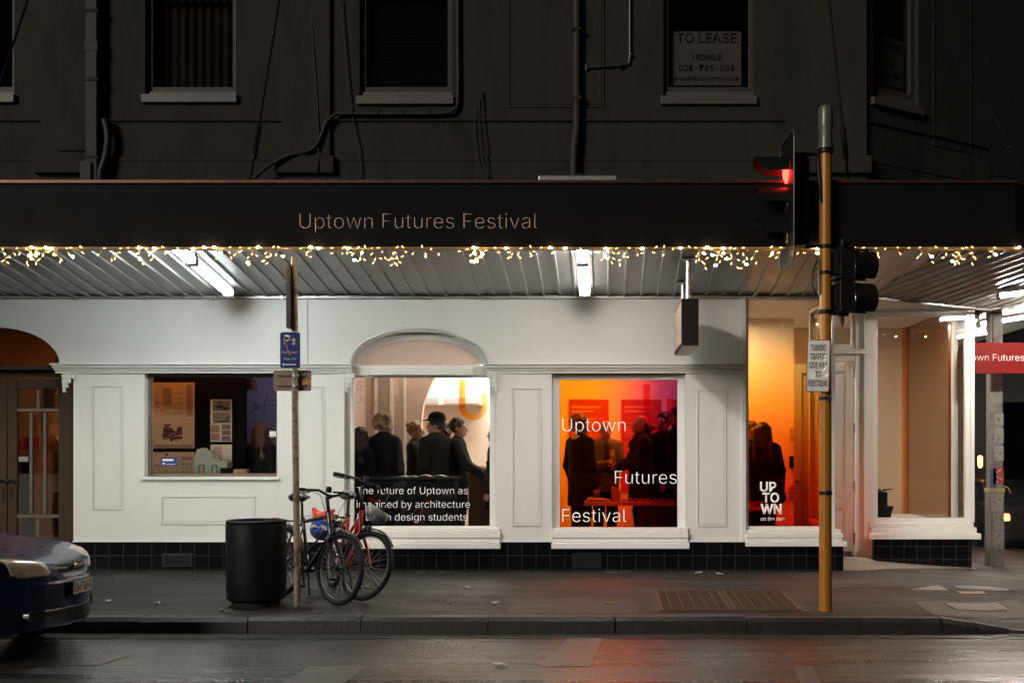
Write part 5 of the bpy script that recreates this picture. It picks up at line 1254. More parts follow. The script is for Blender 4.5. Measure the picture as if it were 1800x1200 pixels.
guest('guest with brown curls and a cream sleeve behind the man in the hat', 783, 741, 1.85, 120, hairpad=.04, coat=(.55,.47,.36), hair='curly', hairc=(.09,.045,.02), hem=.85)
guest('clean shaven man in profile with a dark stand up collar', 806, 733, 1.45, 88, coat=dk, hair='short', hairc=(.06,.035,.02), hem=.55, slim=.92, armR=(-.12,-.34,1.0), armL=(.12,-.32,1.02), grip=True)
guest('dark coated guest half hidden by the frame of the arched window', 872, 744, 1.2, -95, coat=bk, hair='short', hem=.6)
guest('guest with ginger curls, dark coat and a pale scarf', 1021, 725, 1.28, 128, hairpad=.045, coat=bk, hair='curly', hairc=(.20,.085,.03), scarf=(.50,.42,.32), hem=.6, slim=1.05, head_yaw=R(-18))
guest('balding man in a grey jacket holding a cup with both hands', 1064, 736, 1.75, 18, coat=(.16,.145,.135), hair='bald', hairc=(.12,.07,.04), armL=(.05,-.27,1.17), armR=(-.06,-.27,1.16), grip=True, head_pitch=R(8), shirt=(.05,.045,.045))
guest('bald man in a dark jacket listening, turned to the others', 1126, 727, 1.45, -82, coat=dk, hair='bald', hairc=(.05,.03,.02), armR=(-.06,-.34,1.14), armL=(.08,-.30,1.1), grip=True, hem=.62, slim=1.12)
guest('guest in red light raising a hand to the face', 1167, 722, 2.1, -40, coat=bk, hair='short', hairc=(.02,.012,.01), armR=(-.12,-.2,1.50), hem=.8)
guest('tall dark guest at the purple edge of the glass', 1192, 712, 1.25, -70, coat=bk, hair='short', hairc=(.012,.01,.01), hem=.6, slim=1.1)
guest('dark haired guest behind the woman in the orange window', 1322, 739, 1.7, 20, coat=bk, hair='short', hairc=(.015,.010,.008), hem=.65)
wg = guest('woman with long dark hair and dark coat in the orange window', 1341, 741, 1.15, 165, coat=bk, hair='long', hairc=(.022,.010,.007), hem=.6, slim=.95)
# the cup in the man's hands and her shoulder bag
x, y, _ = at(1064,736,1.75)
t = thing('drink_cup','small pale cup held by the balding man in grey','cup',(x+.085,y-.30,FL+1.235)); mb = MB(); mb.lathe([(.026,0),(.034,.085),(.031,.085),(.024,.006)],n=18); mb.build('cup_wall', paper_white, t, smooth=True)
t = thing('shoulder_bag','dark shoulder bag hanging beside the woman in the orange window','bag'); y = 1.05
mb = MB(); P = [(1365,806),(1380,866),(1383,876),(1376,886),(1352,886),(1350,858)]
mb.prism_xz([(X(a,y),Z(b,y)) for a,b in P], y-.02, y+.10); mb.build('pouch', cloth((.02,.012,.010)), t, bevel=.02, smooth=True)
mb = MB(); mb.tube([(X(1352,y),y+.03,Z(772,y)),(X(1358,y),y-.02,Z(785,y)),(X(1362,y),y+.02,Z(810,y))], .010, 6); mb.tube([(X(1352,y),y+.05,Z(772,y)),(X(1362,y),y+.07,Z(790,y)),(X(1366,y),y+.06,Z(812,y))], .010, 6); mb.build('strap', black_plastic, t, smooth='all')
# ------------------------------------------------------------------ lamps under the canopy
tube_cool = emit('tube_cool', (.92,1.0,.97), 25); tube_cool2 = emit('tube_cool', (.92,1.0,.97), 178); tube_warm = emit('tube_warm', (1,.93,.86), 20); tube_warm2 = emit('tube_warm', (1,.93,.86), 132); tube_side = emit('tube_side', (1,.88,.76), 330)
def fluoro(label, a, b, m, group=None, wk=1.0):
    a, b = Vector(a), Vector(b); t = thing('fluorescent_light', label, 'ceiling light', group=group)
    d = (b-a).normalized(); s = d.cross(Vector((0,0,1))).normalized(); u = s.cross(d)
    def prism(mb, prof, p, q):
        n = len(prof); vs_ = [p+s*x+u*z for x,z in prof]+[q+s*x+u*z for x,z in prof]
        mb.add(vs_, [tuple(range(n)), tuple(range(2*n-1,n-1,-1))]+[((i+1)%n,i,i+n,(i+1)%n+n) for i in range(n)])
    mb = MB(); prism(mb, [(-.05,.0),(.05,.0),(.05,.045),(-.05,.045)], a, b); mb.build('casing', trim_paint, t)
    mb = MB(); prism(mb, [(.06*wk*math.cos(math.pi+math.pi*k/10), -.002+.065*wk*math.sin(math.pi+math.pi*k/10)) for k in range(11)], a+d*.02, b-d*.02); mb.build('diffuser', m, t, smooth=True)
    mb = MB(); prism(mb, [(-.062,-.068),(.062,-.068),(.062,.002),(-.062,.002)], a-d*.012, a+d*.0195); prism(mb, [(-.062,-.068),(.062,-.068),(.062,.002),(-.062,.002)], b-d*.0195, b+d*.012); mb.build('end_cap', galv, t, bevel=.004)
    return t
def pair(x, m, m2, what):
    zz = lambda o: SOF+SL*o-.055
    fluoro('%s fluorescent light under the canopy, the one nearer the wall' % what, (x,-.38,zz(.38)), (x,-1.44,zz(1.44)), m)
    fluoro('%s fluorescent light under the canopy, the one nearer the street' % what, (x,-1.52,zz(1.52)), (x,-2.5,zz(2.5)), m2)
pair(-4.30, tube_cool, tube_cool2, 'cool white'); pair(-.24, tube_warm, tube_warm2, 'warm white')
def sof(p):  # soffit height over a point beside the corner walls
    best = 9
    for i in range(3): best = min(best, SL*nor[i].dot(Vector(p)-foot[i]) if nor[i].dot(Vector(p)-foot[i]) > 0 else 9)
    n_ = max(nor[i].dot(Vector(p)-foot[i]) for i in range(3)); return SOF+SL*max(0,n_)
p0, p1 = (4.66,.16), (5.80,-.05)
fluoro('warm fluorescent light under the corner canopy, nearer the street', (p0[0],p0[1],sof(p0)-.07), (p1[0],p1[1],sof(p1)-.07), tube_side, None, .62)
p0, p1 = (5.25,2.54), (6.45,2.54)
fluoro('fluorescent light deeper under the corner canopy, above the red sign', (p0[0],p0[1],sof(p0)-.07), (p1[0],p1[1],sof(p1)-.07), tube_side, None, .62)
p0, p1 = (5.15,5.0), (6.35,5.0)
fluoro('farthest fluorescent light along the side street canopy', (p0[0],p0[1],sof(p0)-.07), (p1[0],p1[1],sof(p1)-.07), tube_side, None, .62)

# ------------------------------------------------------------------ strings of fairy lights along the canopy edge
bulb_m = emit('bulb_glow', (1,.58,.20), 2.4); bulb_hot = emit('bulb_hot', (1,.68,.32), 90); wire_m = mat('clear_wire', (.55,.36,.16), .3)
LP = [Vector((p.x,p.y)) for p in loop_pts(CO+.068)]
def on_path(s):   # s measured along x from the corner: negative = front, positive = round the corner
    if s <= 0: return Vector((LP[1].x+s, LP[1].y))
    d = (LP[2]-LP[1]).normalized(); return LP[1]+d*s
def bulb_mesh(nm, r, L_):
    mb = MB(); mb.lathe([(r*.35,0),(r*.6,-.004),(r,-L_*.55),(r*.95,-L_*.85),(r*.4,-L_)], n=8); o = mb.build(nm, bulb_m, None, smooth='all'); me = o.data; bpy.data.objects.remove(o); return me
BM = bulb_mesh('bulb', .0060, .030)
BM2 = bulb_mesh('bulb', .0095, .030); BM2.materials.clear(); BM2.materials.append(bulb_hot)
rg = random.Random(5)
cl = [(15,.6),(75,.95),(240,.55),(430,.75),(462,.85),(640,.8),(690,.9),(830,.9),(760,.4),(905,.4),(1078,.75),(1240,.75),(1275,.9),(1310,.7),(1345,.45),(1480,.4),(1530,.35),(1625,.5),(1690,1.0),(1715,.9)]
def dens(s):
    px = VX+(LP[1].x+s)*S(-CO-.07); v = .25
    for c, a in cl: v = max(v, .25+a*.75*math.exp(-((px-c)/30)**2))
    return v
edges = [-10.75,-8.3,-5.85,-3.4,-.95,1.6]
names = ['string of warm fairy lights on the canopy edge above the brown doors','string of warm fairy lights on the canopy edge around the parking sign pole','string of warm fairy lights on the canopy edge under the end of the lettering','string of warm fairy lights on the canopy edge between wall light and hanging box','string of warm fairy lights on the canopy edge around the yellow pole and the corner']
for si in range(5):
    s0, s1 = edges[si], edges[si+1]
    t = thing('fairy_lights', names[si], 'fairy lights', group='fairy light strings along the canopy edge')
    wire = MB(); nb = 0; zt = ZF0-.008
    def P3(s, dz, off=0): p = on_path(s); return Vector((p.x,p.y-off,zt-dz))
    def bulb(p, d, hot=False):
        global nb
        o = bpy.data.objects.new('bulb', BM2 if hot else BM); COL.objects.link(o); o.parent = t
        o.location = p; o.rotation_mode = 'QUATERNION'; o.rotation_quaternion = Vector((0,0,-1)).rotation_difference(Vector(d)); nb += 1
    s = s0; top = []
    while s < s1: top.append(P3(s, .004*math.sin(s*9)+.004, .0)); s += .11
    top.append(P3(s1,.0)); wire.tube(top, .0035, 5)
    s = s0+.04
    while s < s1-.02 and nb < 97:
        v = dens(s)
        if rg.random() < .72: bulb(P3(s,.004,.006), (rg.uniform(-1,1),-.3,rg.uniform(-.5,.4)), rg.random() < .35)
        n_ = 0
        if rg.random() < .35+.6*v: n_ = 1+int(v*rg.uniform(.8,4.6))
        p = P3(s,.004); pts = [p.copy()]
        for k in range(n_):
            p = p+Vector((rg.uniform(-.035,.035),rg.uniform(-.015,.012),-rg.uniform(.028,.050))); pts.append(p.copy())
            if nb < 98:
                d = Vector((rg.uniform(-1,1),rg.uniform(-.5,.3),rg.uniform(-1.2,.1))).normalized(); bulb(p+d*.008, d, rg.random() < .12)
            if v > .7 and rg.random() < .5 and nb < 98:
                d = Vector((rg.choice((-1,1))*rg.uniform(.5,1),rg.uniform(-.3,.3),rg.uniform(-.8,.5))).normalized(); q = p+d*rg.uniform(.02,.05); wire.tube([p,q],.0022,4); bulb(q,d,rg.random() < .2)
        if len(pts) > 1: wire.tube(pts, .0024, 4)
        s += rg.uniform(.05,.10)/(.55+v*.7)
    wire.build('wire', wire_m, t)

# ------------------------------------------------------------------ hanging light box sign (unlit)
t = thing('hanging_box_sign','unlit dark box sign hanging from two steel posts under the canopy','sign')
bx0, bx1, by0, by1, bz0, bz1 = .784, .962, -1.50, -.34, 2.50, 2.985
mb = MB(); mb.box(bx0,bx1,by0,by1,bz0,bz1); mb.build('casing', mat('box_dark', (.007,.0055,.005), .6, spec=.15), t, bevel=.006)
mb = MB(); mb.box(bx0-.004,bx0-.0005,by0+.03,by1-.03,bz0+.03,bz1-.03); mb.build('face', mat('box_face', (.34,.24,.20), .5), t)
mb = MB(); mb.box(bx0+.01,bx1-.01,by0+.01,by1-.01,bz0-.004,bz0-.0005); mb.build('base_plate', galv, t)
for yy in (-1.30,-.5):
    zc = SOF+SL*(-yy)+.0
    mb = MB(); mb.cyl((.873,yy,bz1-.002),(.873,yy,zc),.030); mb.box(.78,.96,yy-.06,yy+.06,zc-.02,zc-.004); mb.build('post', galv, t, smooth=True)

# ------------------------------------------------------------------ parking sign pole
yp = -2.5
gz = pave_z(-3,yp)
t = thing('parking_sign_pole','rusty pole carrying a blue pay parking sign beside the bicycles','sign pole')
xp = X(519.5,yp); r = .031
mb = MB(); mb.tube([(xp+.012*math.sin(k*.9)*.3+(.5-k/10)*.03, yp, gz+(Z(452,yp)-gz)*k/10) for k in range(11)], [r*(1-.012*k) for k in range(11)], 12); mb.build('pole', pole_rust, t, smooth=True)
blue = mat('sign_blue', (.007,.026,.19), .35, var=.05); sw = mat('sign_white', (.75,.75,.72), .4)
yb_ = yp-.04
def plate(mb, a, b, c, d, y0, y1, r_=.02): 
    P = []
    for cx_, cz_, a0 in ((b-r_,d-r_,0),(a+r_,d-r_,90),(a+r_,c+r_,180),(b-r_,c+r_,270)):
        P += [(cx_+r_*math.cos(R(a0+q)), cz_+r_*math.sin(R(a0+q))) for q in (0,30,60,90)]
    mb.prism_xz(P, y0, y1)
a, b, c, d = X(492,yb_), X(528.5,yb_), Z(648,yb_), Z(583,yb_)
mb = MB(); plate(mb,a,b,c,d,yb_-.003,yb_); pl = mb.build('sign_plate', sw, t)
mb = MB(); plate(mb,a+.005,b-.005,c+.005,d-.005,yb_-.005,yb_-.0032,.017); mb.build('sign_face', blue, pl)
TS_ = lambda px, py: TF(X(px,yb_),yb_-.0055,Z(py,yb_))
text('P', sw, height=.092, parent=pl, T=TS_(499.5,605), offset=.03); text('$', sw, height=.075, parent=pl, T=TS_(513,606), offset=.0)
text('8am-6pm', sw, width=.148, parent=pl, T=TS_(496,621), offset=.01); text('Mon-Fri', sw, width=.112, parent=pl, T=TS_(499.5,632.5), offset=.01)
mb = MB(); zz = Z(640.5,yb_); mb.prism_xz([(X(496,yb_),zz),(X(499.5,yb_),zz+.016),(X(499.5,yb_),zz+.006),(X(520.5,yb_),zz+.006),(X(520.5,yb_),zz-.006),(X(499.5,yb_),zz-.006),(X(499.5,yb_),zz-.016)], yb_-.0075, yb_-.0055); mb.build('arrow', sw, pl)
mb = MB(); mb.prism_xz([(X(502,yb_),Z(603,yb_)),(X(505,yb_),Z(606,yb_)),(X(506,yb_),Z(614,yb_)),(X(510.5,yb_),Z(618,yb_)),(X(511,yb_),Z(627,yb_)),(X(506,yb_),Z(619,yb_))], yb_-.0082, yb_-.0077); mb.build('graffiti', mat('spray_pink', (.45,.20,.20), .5), pl)
# back of a second plate, turned to the other way, with its rails
yq = yp+.035
a, b, c, d = X(480.5,yq), X(547,yq), Z(687,yq), Z(651,yq)
mb = MB(); plate(mb,a,b,c,d,yq,yq+.004,.015); p2_ = mb.build('sign_plate', mat('plate_back', (.24,.175,.13), .5, metal=.3, var=.12, scale=4, stretch=(1,1,6)), t, label='bare tan back of a second sign')
mb = MB(); 
for zz in (Z(660,yq),Z(678,yq)): mb.box(X(489,yq),X(538,yq),yq-.014,yq-.0005,zz-.008,zz+.008)
mb.build('rail', mat('rail_dark', (.10,.075,.06), .5), p2_); mb = MB(); mb.box(X(529,yq),X(546.5,yq),yq-.003,yq-.0005,Z(675,yq),Z(668,yq)); mb.build('sticker', mat('sticker_amber', (.55,.28,.03), .5), p2_)
mb = MB(); mb.box(xp-.06,xp-.035,yp-.10,yp+.14,Z(578,yp),Z(466,yp)); mb.box(xp-.034,xp-.02,yp-.02,yp+.03,Z(500,yp),Z(496,yp)); mb.box(xp-.034,xp-.02,yp-.02,yp+.03,Z(560,yp),Z(556,yp)); mb.build('sign_plate', mat('plate_dark', (.055,.045,.04), .5), t, bevel=.003, label='dark upper sign seen edge on')
mb = MB()
for py in (592,640,660,678): mb.cyl((xp,yp,Z(py,yp)-.012),(xp,yp,Z(py,yp)+.012),.036,n=14)
mb.build('clamp', galv, t)

# ------------------------------------------------------------------ traffic signal pole
yt = -2.75
t = thing('traffic_light_pole','yellow traffic light pole with two dark signal heads at the kerb','traffic light')
xt = X(1451,yt); gz = pave_z(xt,yt)
mb = MB(); mb.cyl((xt,yt,gz-.05),(xt,yt,Z(262,yt)),.058,.056,n=28); mb.cyl((xt,yt,gz),(xt,yt,gz+.012),.066,n=28); mb.build('pole', pole_yellow, t, smooth=True)
capm = mat('cap_plastic', (.10,.09,.08), .4, var=.08, coat=.3)
mb = MB(); z0 = Z(262,yt); mb.lathe([(.070,0),(.070,.035),(.064,.04),(.062,.15),(.068,.19),(.066,.36),(.060,.385),(.02,.39)],(xt,yt,z0),28); mb.build('pole_cap', capm, t, smooth=True)
mb = MB(); mb.tube([(xt+.05*math.cos(k*.5),yt+.05*math.sin(k*.5),z0+.06+.004*k) for k in range(40)], .004, 5); mb.build('wiring', galv, t)
for py, rr_ in ((267,.074),(434,.066),(548,.075),(480,.0605),(700,.0605),(866,.061)):
    mb = MB(); mb.cyl((xt,yt,Z(py,yt)-.018),(xt,yt,Z(py,yt)+.018),rr_,n=28); mb.build('clamp_band', black_metal, t, bevel=.004)
mb = MB(); mb.tube([(xt-.066,yt-.02,z0-.02),(xt-.072,yt-.03,z0-.18),(xt-.060,yt-.04,z0-.32),(xt-.045,yt-.045,z0-.5)], [.016,.02,.018,.010], 8); mb.tube([(xt-.07,yt+.02,Z(455,yt)),(xt-.11,yt+.02,Z(475,yt)),(xt-.12,yt+.02,Z(500,yt)),(xt-.07,yt+.02,Z(522,yt))], .009, 8); mb.build('cable', cab, t, smooth='all')
def visor(mb, r0, L_, n=22, cut=100):
    """open-bottomed tunnel visor along +x (local), axis at origin"""
    A = [R(-cut+ (180+2*cut-180)*0 + (360-2*(180-cut)) * k/n + 90 - (180-(180-cut))*0) for k in range(n+1)]
    A = [R(90-cut+2*cut*k/n) for k in range(n+1)]
    vs_ = []
    for x_, rr_, dz in ((0,r0,0),(L_,r0*.98,0)):
        for a in A:
            # the lower ends of the tunnel are cut back
            xx = x_ if x_ == 0 else L_*(1 if cut > 120 else .52+.48*max(0,min(1,(math.sin(a)+.55)/1.0)))
            vs_.append((xx, rr_*math.cos(a), rr_*math.sin(a)))
    o = len(vs_); vs2 = [(a,b*.95,c*.95) for a,b,c in vs_]; k = n+1
    fs = [(i,i+1,i+1+k,i+k) for i in range(n)]+[(i+o+1,i+o,i+o+k,i+o+1+k) for i in range(n)]+[(i+k,i+1+k,i+1+k+o,i+k+o) for i in range(n)]+[(0,k,k+o,o),(n,n+o,n+k+o,n+k)]
    mb.add(vs_+vs2, fs)
def signal(parent, loc, rz, n_asp, lit, board, pitch=.30, w_=.30, tilt=0, vl=.30):
    T = Matrix.Translation(loc) @ Matrix.Rotation(rz,4,'Z') @ Matrix.Rotation(tilt,4,'Y')
    H_ = pitch*n_asp
    mb = MB(T)
    for i in range(n_asp): z = -i*pitch; mb.box(-.16,-.002,-w_/2+.02,w_/2-.02,z-pitch/2+.003,z+pitch/2-.003); mb.box(-.185,-.161,-w_/2+.05,w_/2-.05,z-pitch/2+.04,z+pitch/2-.04)
    hd_ = mb.build('signal_head', black_plastic, parent, bevel=.02)
    if board:
        mb = MB(T); zt, zb_ = pitch/2+.16, -H_+pitch/2-.16; P = []
        for cx_, cz_, a0 in ((w_/2+.10,zt-.08,0),(-w_/2-.10,zt-.08,90),(-w_/2-.10,zb_+.08,180),(w_/2+.10,zb_+.08,270)): P += [(cx_+.08*math.cos(R(a0+q)), cz_+.08*math.sin(R(a0+q))) for q in (0,22,45,67,90)]
        n2 = len(P); mb.add([(-.004,p,q) for p,q in P]+[(.003,p,q) for p,q in P], [tuple(range(n2-1,-1,-1)), tuple(range(n2,2*n2))]+[(i,(i+1)%n2,(i+1)%n2+n2,i+n2) for i in range(n2)])
        mb.build('backing_board', black_metal, hd_)
        mb = MB(T); mb.tube([(.006,p*1.0,q) for p,q in P], .007, 6, closed=True); mb.build('board_edge', mat('edge_strip', (.16,.16,.15), .35, metal=.3), hd_, smooth='all')
    for i in range(n_asp):
        z = -i*pitch
        mb = MB(T @ Matrix.Translation((.004,0,z))); visor(mb, .128, vl) if vl > .25 else visor(mb, .148, vl, 26, 150); mb.build('visor', mat('visor_black', (.008,.007,.007), .45, spec=.2), hd_, smooth=True)
        mb = MB(T @ Matrix.Translation((.008,0,z))); prof = [(.118,0),(.11,.012),(.08,.024),(.04,.03),(.003,.031)]
        vs_ = []; n3 = 22
        for rr_, xx in prof: vs_ += [(xx,rr_*math.cos(2*math.pi*k/n3),rr_*math.sin(2*math.pi*k/n3)) for k in range(n3)]
        mb.add(vs_, [(i_*n3+k,i_*n3+(k+1)%n3,(i_+1)*n3+(k+1)%n3,(i_+1)*n3+k) for i_ in range(len(prof)-1) for k in range(n3)]+[tuple(range((len(prof)-1)*n3,len(prof)*n3))])
        lit_m = lit.get(i); mb.build('lens', lit_m or mat('lens_dark', (.03,.02,.02), .15), hd_, smooth=True)
    return hd_
red_on = emit('red_lamp', (1,.02,.012), 18, (.4,.01,.01))
xh = X(1386,yt)
signal(t, (xh,yt+.05,Z(298,yt)), R(180+1.5), 3, {0: red_on}, True, pitch=.285)
mb = MB(); 
for py in (270,432): mb.cyl((xh+.14,yt+.05,Z(py,yt)),(xt,yt,Z(py,yt)),.016,n=8)
mb.build('bracket', black_metal, t)
signal(t, (X(1494,yt),yt+.10,Z(463,yt)), R(18), 2, {}, False, pitch=.305, w_=.34, vl=.24)
mb = MB(); mb.cyl((X(1483,yt),yt+.05,Z(420,yt)),(X(1483,yt),yt+.05,Z(566,yt)),.022,n=10); mb.cyl((X(1483,yt),yt+.05,Z(566,yt)),(X(1483,yt),yt+.05,Z(575,yt)),.016,.004,n=10)
for py in (434,549): mb.cyl((X(1483,yt),yt+.05,Z(py,yt)),(xt,yt,Z(py,yt)),.018,n=8)
mb.box(X(1475,yt),X(1492,yt),yt-.0,yt+.1,Z(555,yt),Z(546,yt)); mb.build('bracket', black_metal, t, smooth=True)
mb = MB(); mb.box(X(1469,yt),X(1486,yt),yt+.01,yt+.09,Z(490,yt),Z(446,yt)); mb.box(X(1469,yt),X(1486,yt),yt+.01,yt+.09,Z(540,yt),Z(498,yt)); mb.build('bracket_box', black_plastic, t, bevel=.01)
mb = MB(); mb.box(xt-.066,xt-.06,yt-.04,yt+.02,Z(518,yt),Z(455,yt)); mb.build('tag_plate', galv, t)
# turning traffic sign, slightly turned on its bracket
TSg = Matrix.Translation((X(1435,yt),yt-.085,Z(644,yt))) @ Matrix.Rotation(R(-16),4,'Z') @ Matrix.Rotation(R(1.5),4,'Y')
mb = MB(TSg); w2, h2 = .105, .238; plate(mb,-w2,w2,-h2,h2,0,.004,.02); sp_ = mb.build('sign_plate', mat('sign_border', (.20,.05,.035), .5), t, label='white sign reading TURNING TRAFFIC GIVE WAY TO PEDESTRIANS')
mb = MB(TSg); plate(mb,-w2+.008,w2-.008,-h2+.008,h2-.008,-.003,-.0002,.016); mb.build('sign_face', mat('sign_worn_white', (.68,.66,.63), .4, var=.1, scale=20, stain=((.38,.36,.32),9,.58,.72)), sp_)
for s_, wd_, zz in (('TURNING',.140,.138),('TRAFFIC',.140,.058),('GIVE WAY',.160,-.022),('TO',.050,-.102),('PEDESTRIANS',.178,-.185)):
    Q = TSg @ Matrix.Translation((-wd_/2,-.0035,zz)) @ Matrix.Rotation(R(90),4,'X'); text(s_, ink, width=wd_, height=.058, parent=sp_, T=Q, offset=.012)
for s_ in sp_.children:
    if s_.name.startswith('lettering'):  # narrow traffic lettering: stretch to sign height
        pass
mb = MB(TSg); rg = random.Random(4)
for k in range(7): a = Vector((w2-.03+rg.uniform(-.012,.012),-.0045,.10-.03*k)); mb.tube([a,a+Vector((rg.uniform(-.02,.02),0,-.02)),a+Vector((rg.uniform(-.015,.02),0,-.04))],.003,5)
for k in range(4): a = Vector((-.07+.012*k,-.0045,-.06)); mb.tube([a,a+Vector((.004,0,-.03)),a+Vector((0,0,-.055))],.0025,5)
mb.build('graffiti', mat('spray_silver', (.65,.65,.65), .3, metal=.4), sp_)
mb = MB(TSg); 
for zz in (.12,-.12): mb.box(-.02,.10,.0045,.03,zz-.012,zz+.012)
mb.build('rail', black_metal, sp_)
text('2', ink, height=.055, parent=t, T=TF(xt-.0,yt-.0585,Z(707,yt)), offset=.02, name='number')
mb = MB(); mb.tube([(xt-.01,yt-.06,Z(864,yt)),(xt+.035,yt-.05,Z(862,yt)),(xt+.05,yt-.03,Z(868,yt))], .012, 6); mb.build('tape', mat('tape_blue', (.02,.02,.06), .4), t)

# ------------------------------------------------------------------ litter bin
x, y = X(452,-2.4), -2.42; gz = pave_z(x,y)
t = thing('litter_bin','round black litter bin on the pavement left of the bicycles','bin',(x,y,gz))
hb = Z(913,y)-gz; rb = .272
mb = MB(); mb.lathe([(rb-.05,-.03),(rb-.045,.02),(rb-.05,.055)],n=40); mb.build('base', mat('bin_base', (.03,.026,.022), .7), t, smooth=True)
mb = MB(); mb.lathe([(rb-.02,.0551),(rb,.07),(rb+.004,.25),(rb+.006,hb*.6),(rb+.008,hb-.05),(rb+.003,hb-.035),(rb+.006,hb-.03),(rb+.004,hb-.006),(rb-.006,hb),(rb-.030,hb-.002),(rb-.034,hb-.012),(rb-.036,hb-.30),(.02,hb-.31)],n=56); mb.build('barrel', mat('bin_black', (.0065,.006,.0065), .55, spec=.2, var=.25, scale=4, bump=.05), t, smooth=True)
mb = MB(); mb.lathe([(rb-.036,hb-.03),(rb-.046,hb-.028),(rb-.05,hb-.05),(rb-.048,hb-.28),(rb-.04,hb-.285)],n=48); mb.build('liner', mat('bin_liner', (.16,.11,.09), .45), t, smooth=True)

# ------------------------------------------------------------------ bicycles
rim_m = mat('rim_alloy', (.12,.12,.125), .35, metal=.9); spoke_m = mat('spoke', (.45,.45,.46), .3, metal=.9); chrome = mat('chrome', (.6,.6,.6), .15, metal=1)
def wheel(parent, M, r=.345, name='wheel', tw=.024):
    mb = MB(M); n = 56; mb.tube([((r-tw)*math.cos(2*math.pi*k/n),0,(r-tw)*math.sin(2*math.pi*k/n)) for k in range(n)], tw, 10, closed=True); wv = mb.build(name, rubber, parent, smooth='all')
    mb = MB(M); rr_ = r-2*tw-.004; mb.tube([(rr_*math.cos(2*math.pi*k/n),0,rr_*math.sin(2*math.pi*k/n)) for k in range(n)], .010, 8, closed=True); mb.build('rim', rim_m, wv, smooth='all')
    mb = MB(M)
    for k in range(32):
        a = 2*math.pi*k/32; s = 1 if k%2 else -1; b = a+(.5 if (k//2)%2 else -.5)
        mb.cyl((.02*math.cos(b),s*.028,.02*math.sin(b)),(rr_*math.cos(a),s*.004,rr_*math.sin(a)),.0012,n=4,cap=False)
    mb.build('spokes', spoke_m, wv); mb = MB(M); mb.cyl((0,-.04,0),(0,.04,0),.018); mb.cyl((0,-.065,0),(0,.065,0),.006); mb.cyl((0,-.034,0),(0,-.028,0),.028); mb.cyl((0,.028,0),(0,.034,0),.028); mb.build('hub', black_metal, wv, smooth=True)
    return wv
def arc(r, a0, a1, n=18, x=0, z=0): return [(x+r*math.cos(a0+(a1-a0)*k/n), 0, z+r*math.sin(a0+(a1-a0)*k/n)) for k in range(n+1)]
def fender(mb, pts, w_=.025):
    vs_ = []
    for i, p in enumerate(pts):
        for yy, dz in ((-w_,-.010),(-w_*.6,.0),(w_*.6,.0),(w_,-.010)):
            q = Vector(p); vs_.append((q.x,yy,q.z+dz))
    m_ = len(pts); o = len(vs_); vs_ += [(a,b,c-.003) for a,b,c in vs_]
    fs = [(i*4+k,i*4+k+1,i*4+5+k,i*4+4+k) for i in range(m_-1) for k in range(3)]+[(o+i*4+k+1,o+i*4+k,o+i*4+4+k,o+i*4+5+k) for i in range(m_-1) for k in range(3)]
    mb.add(vs_, fs)
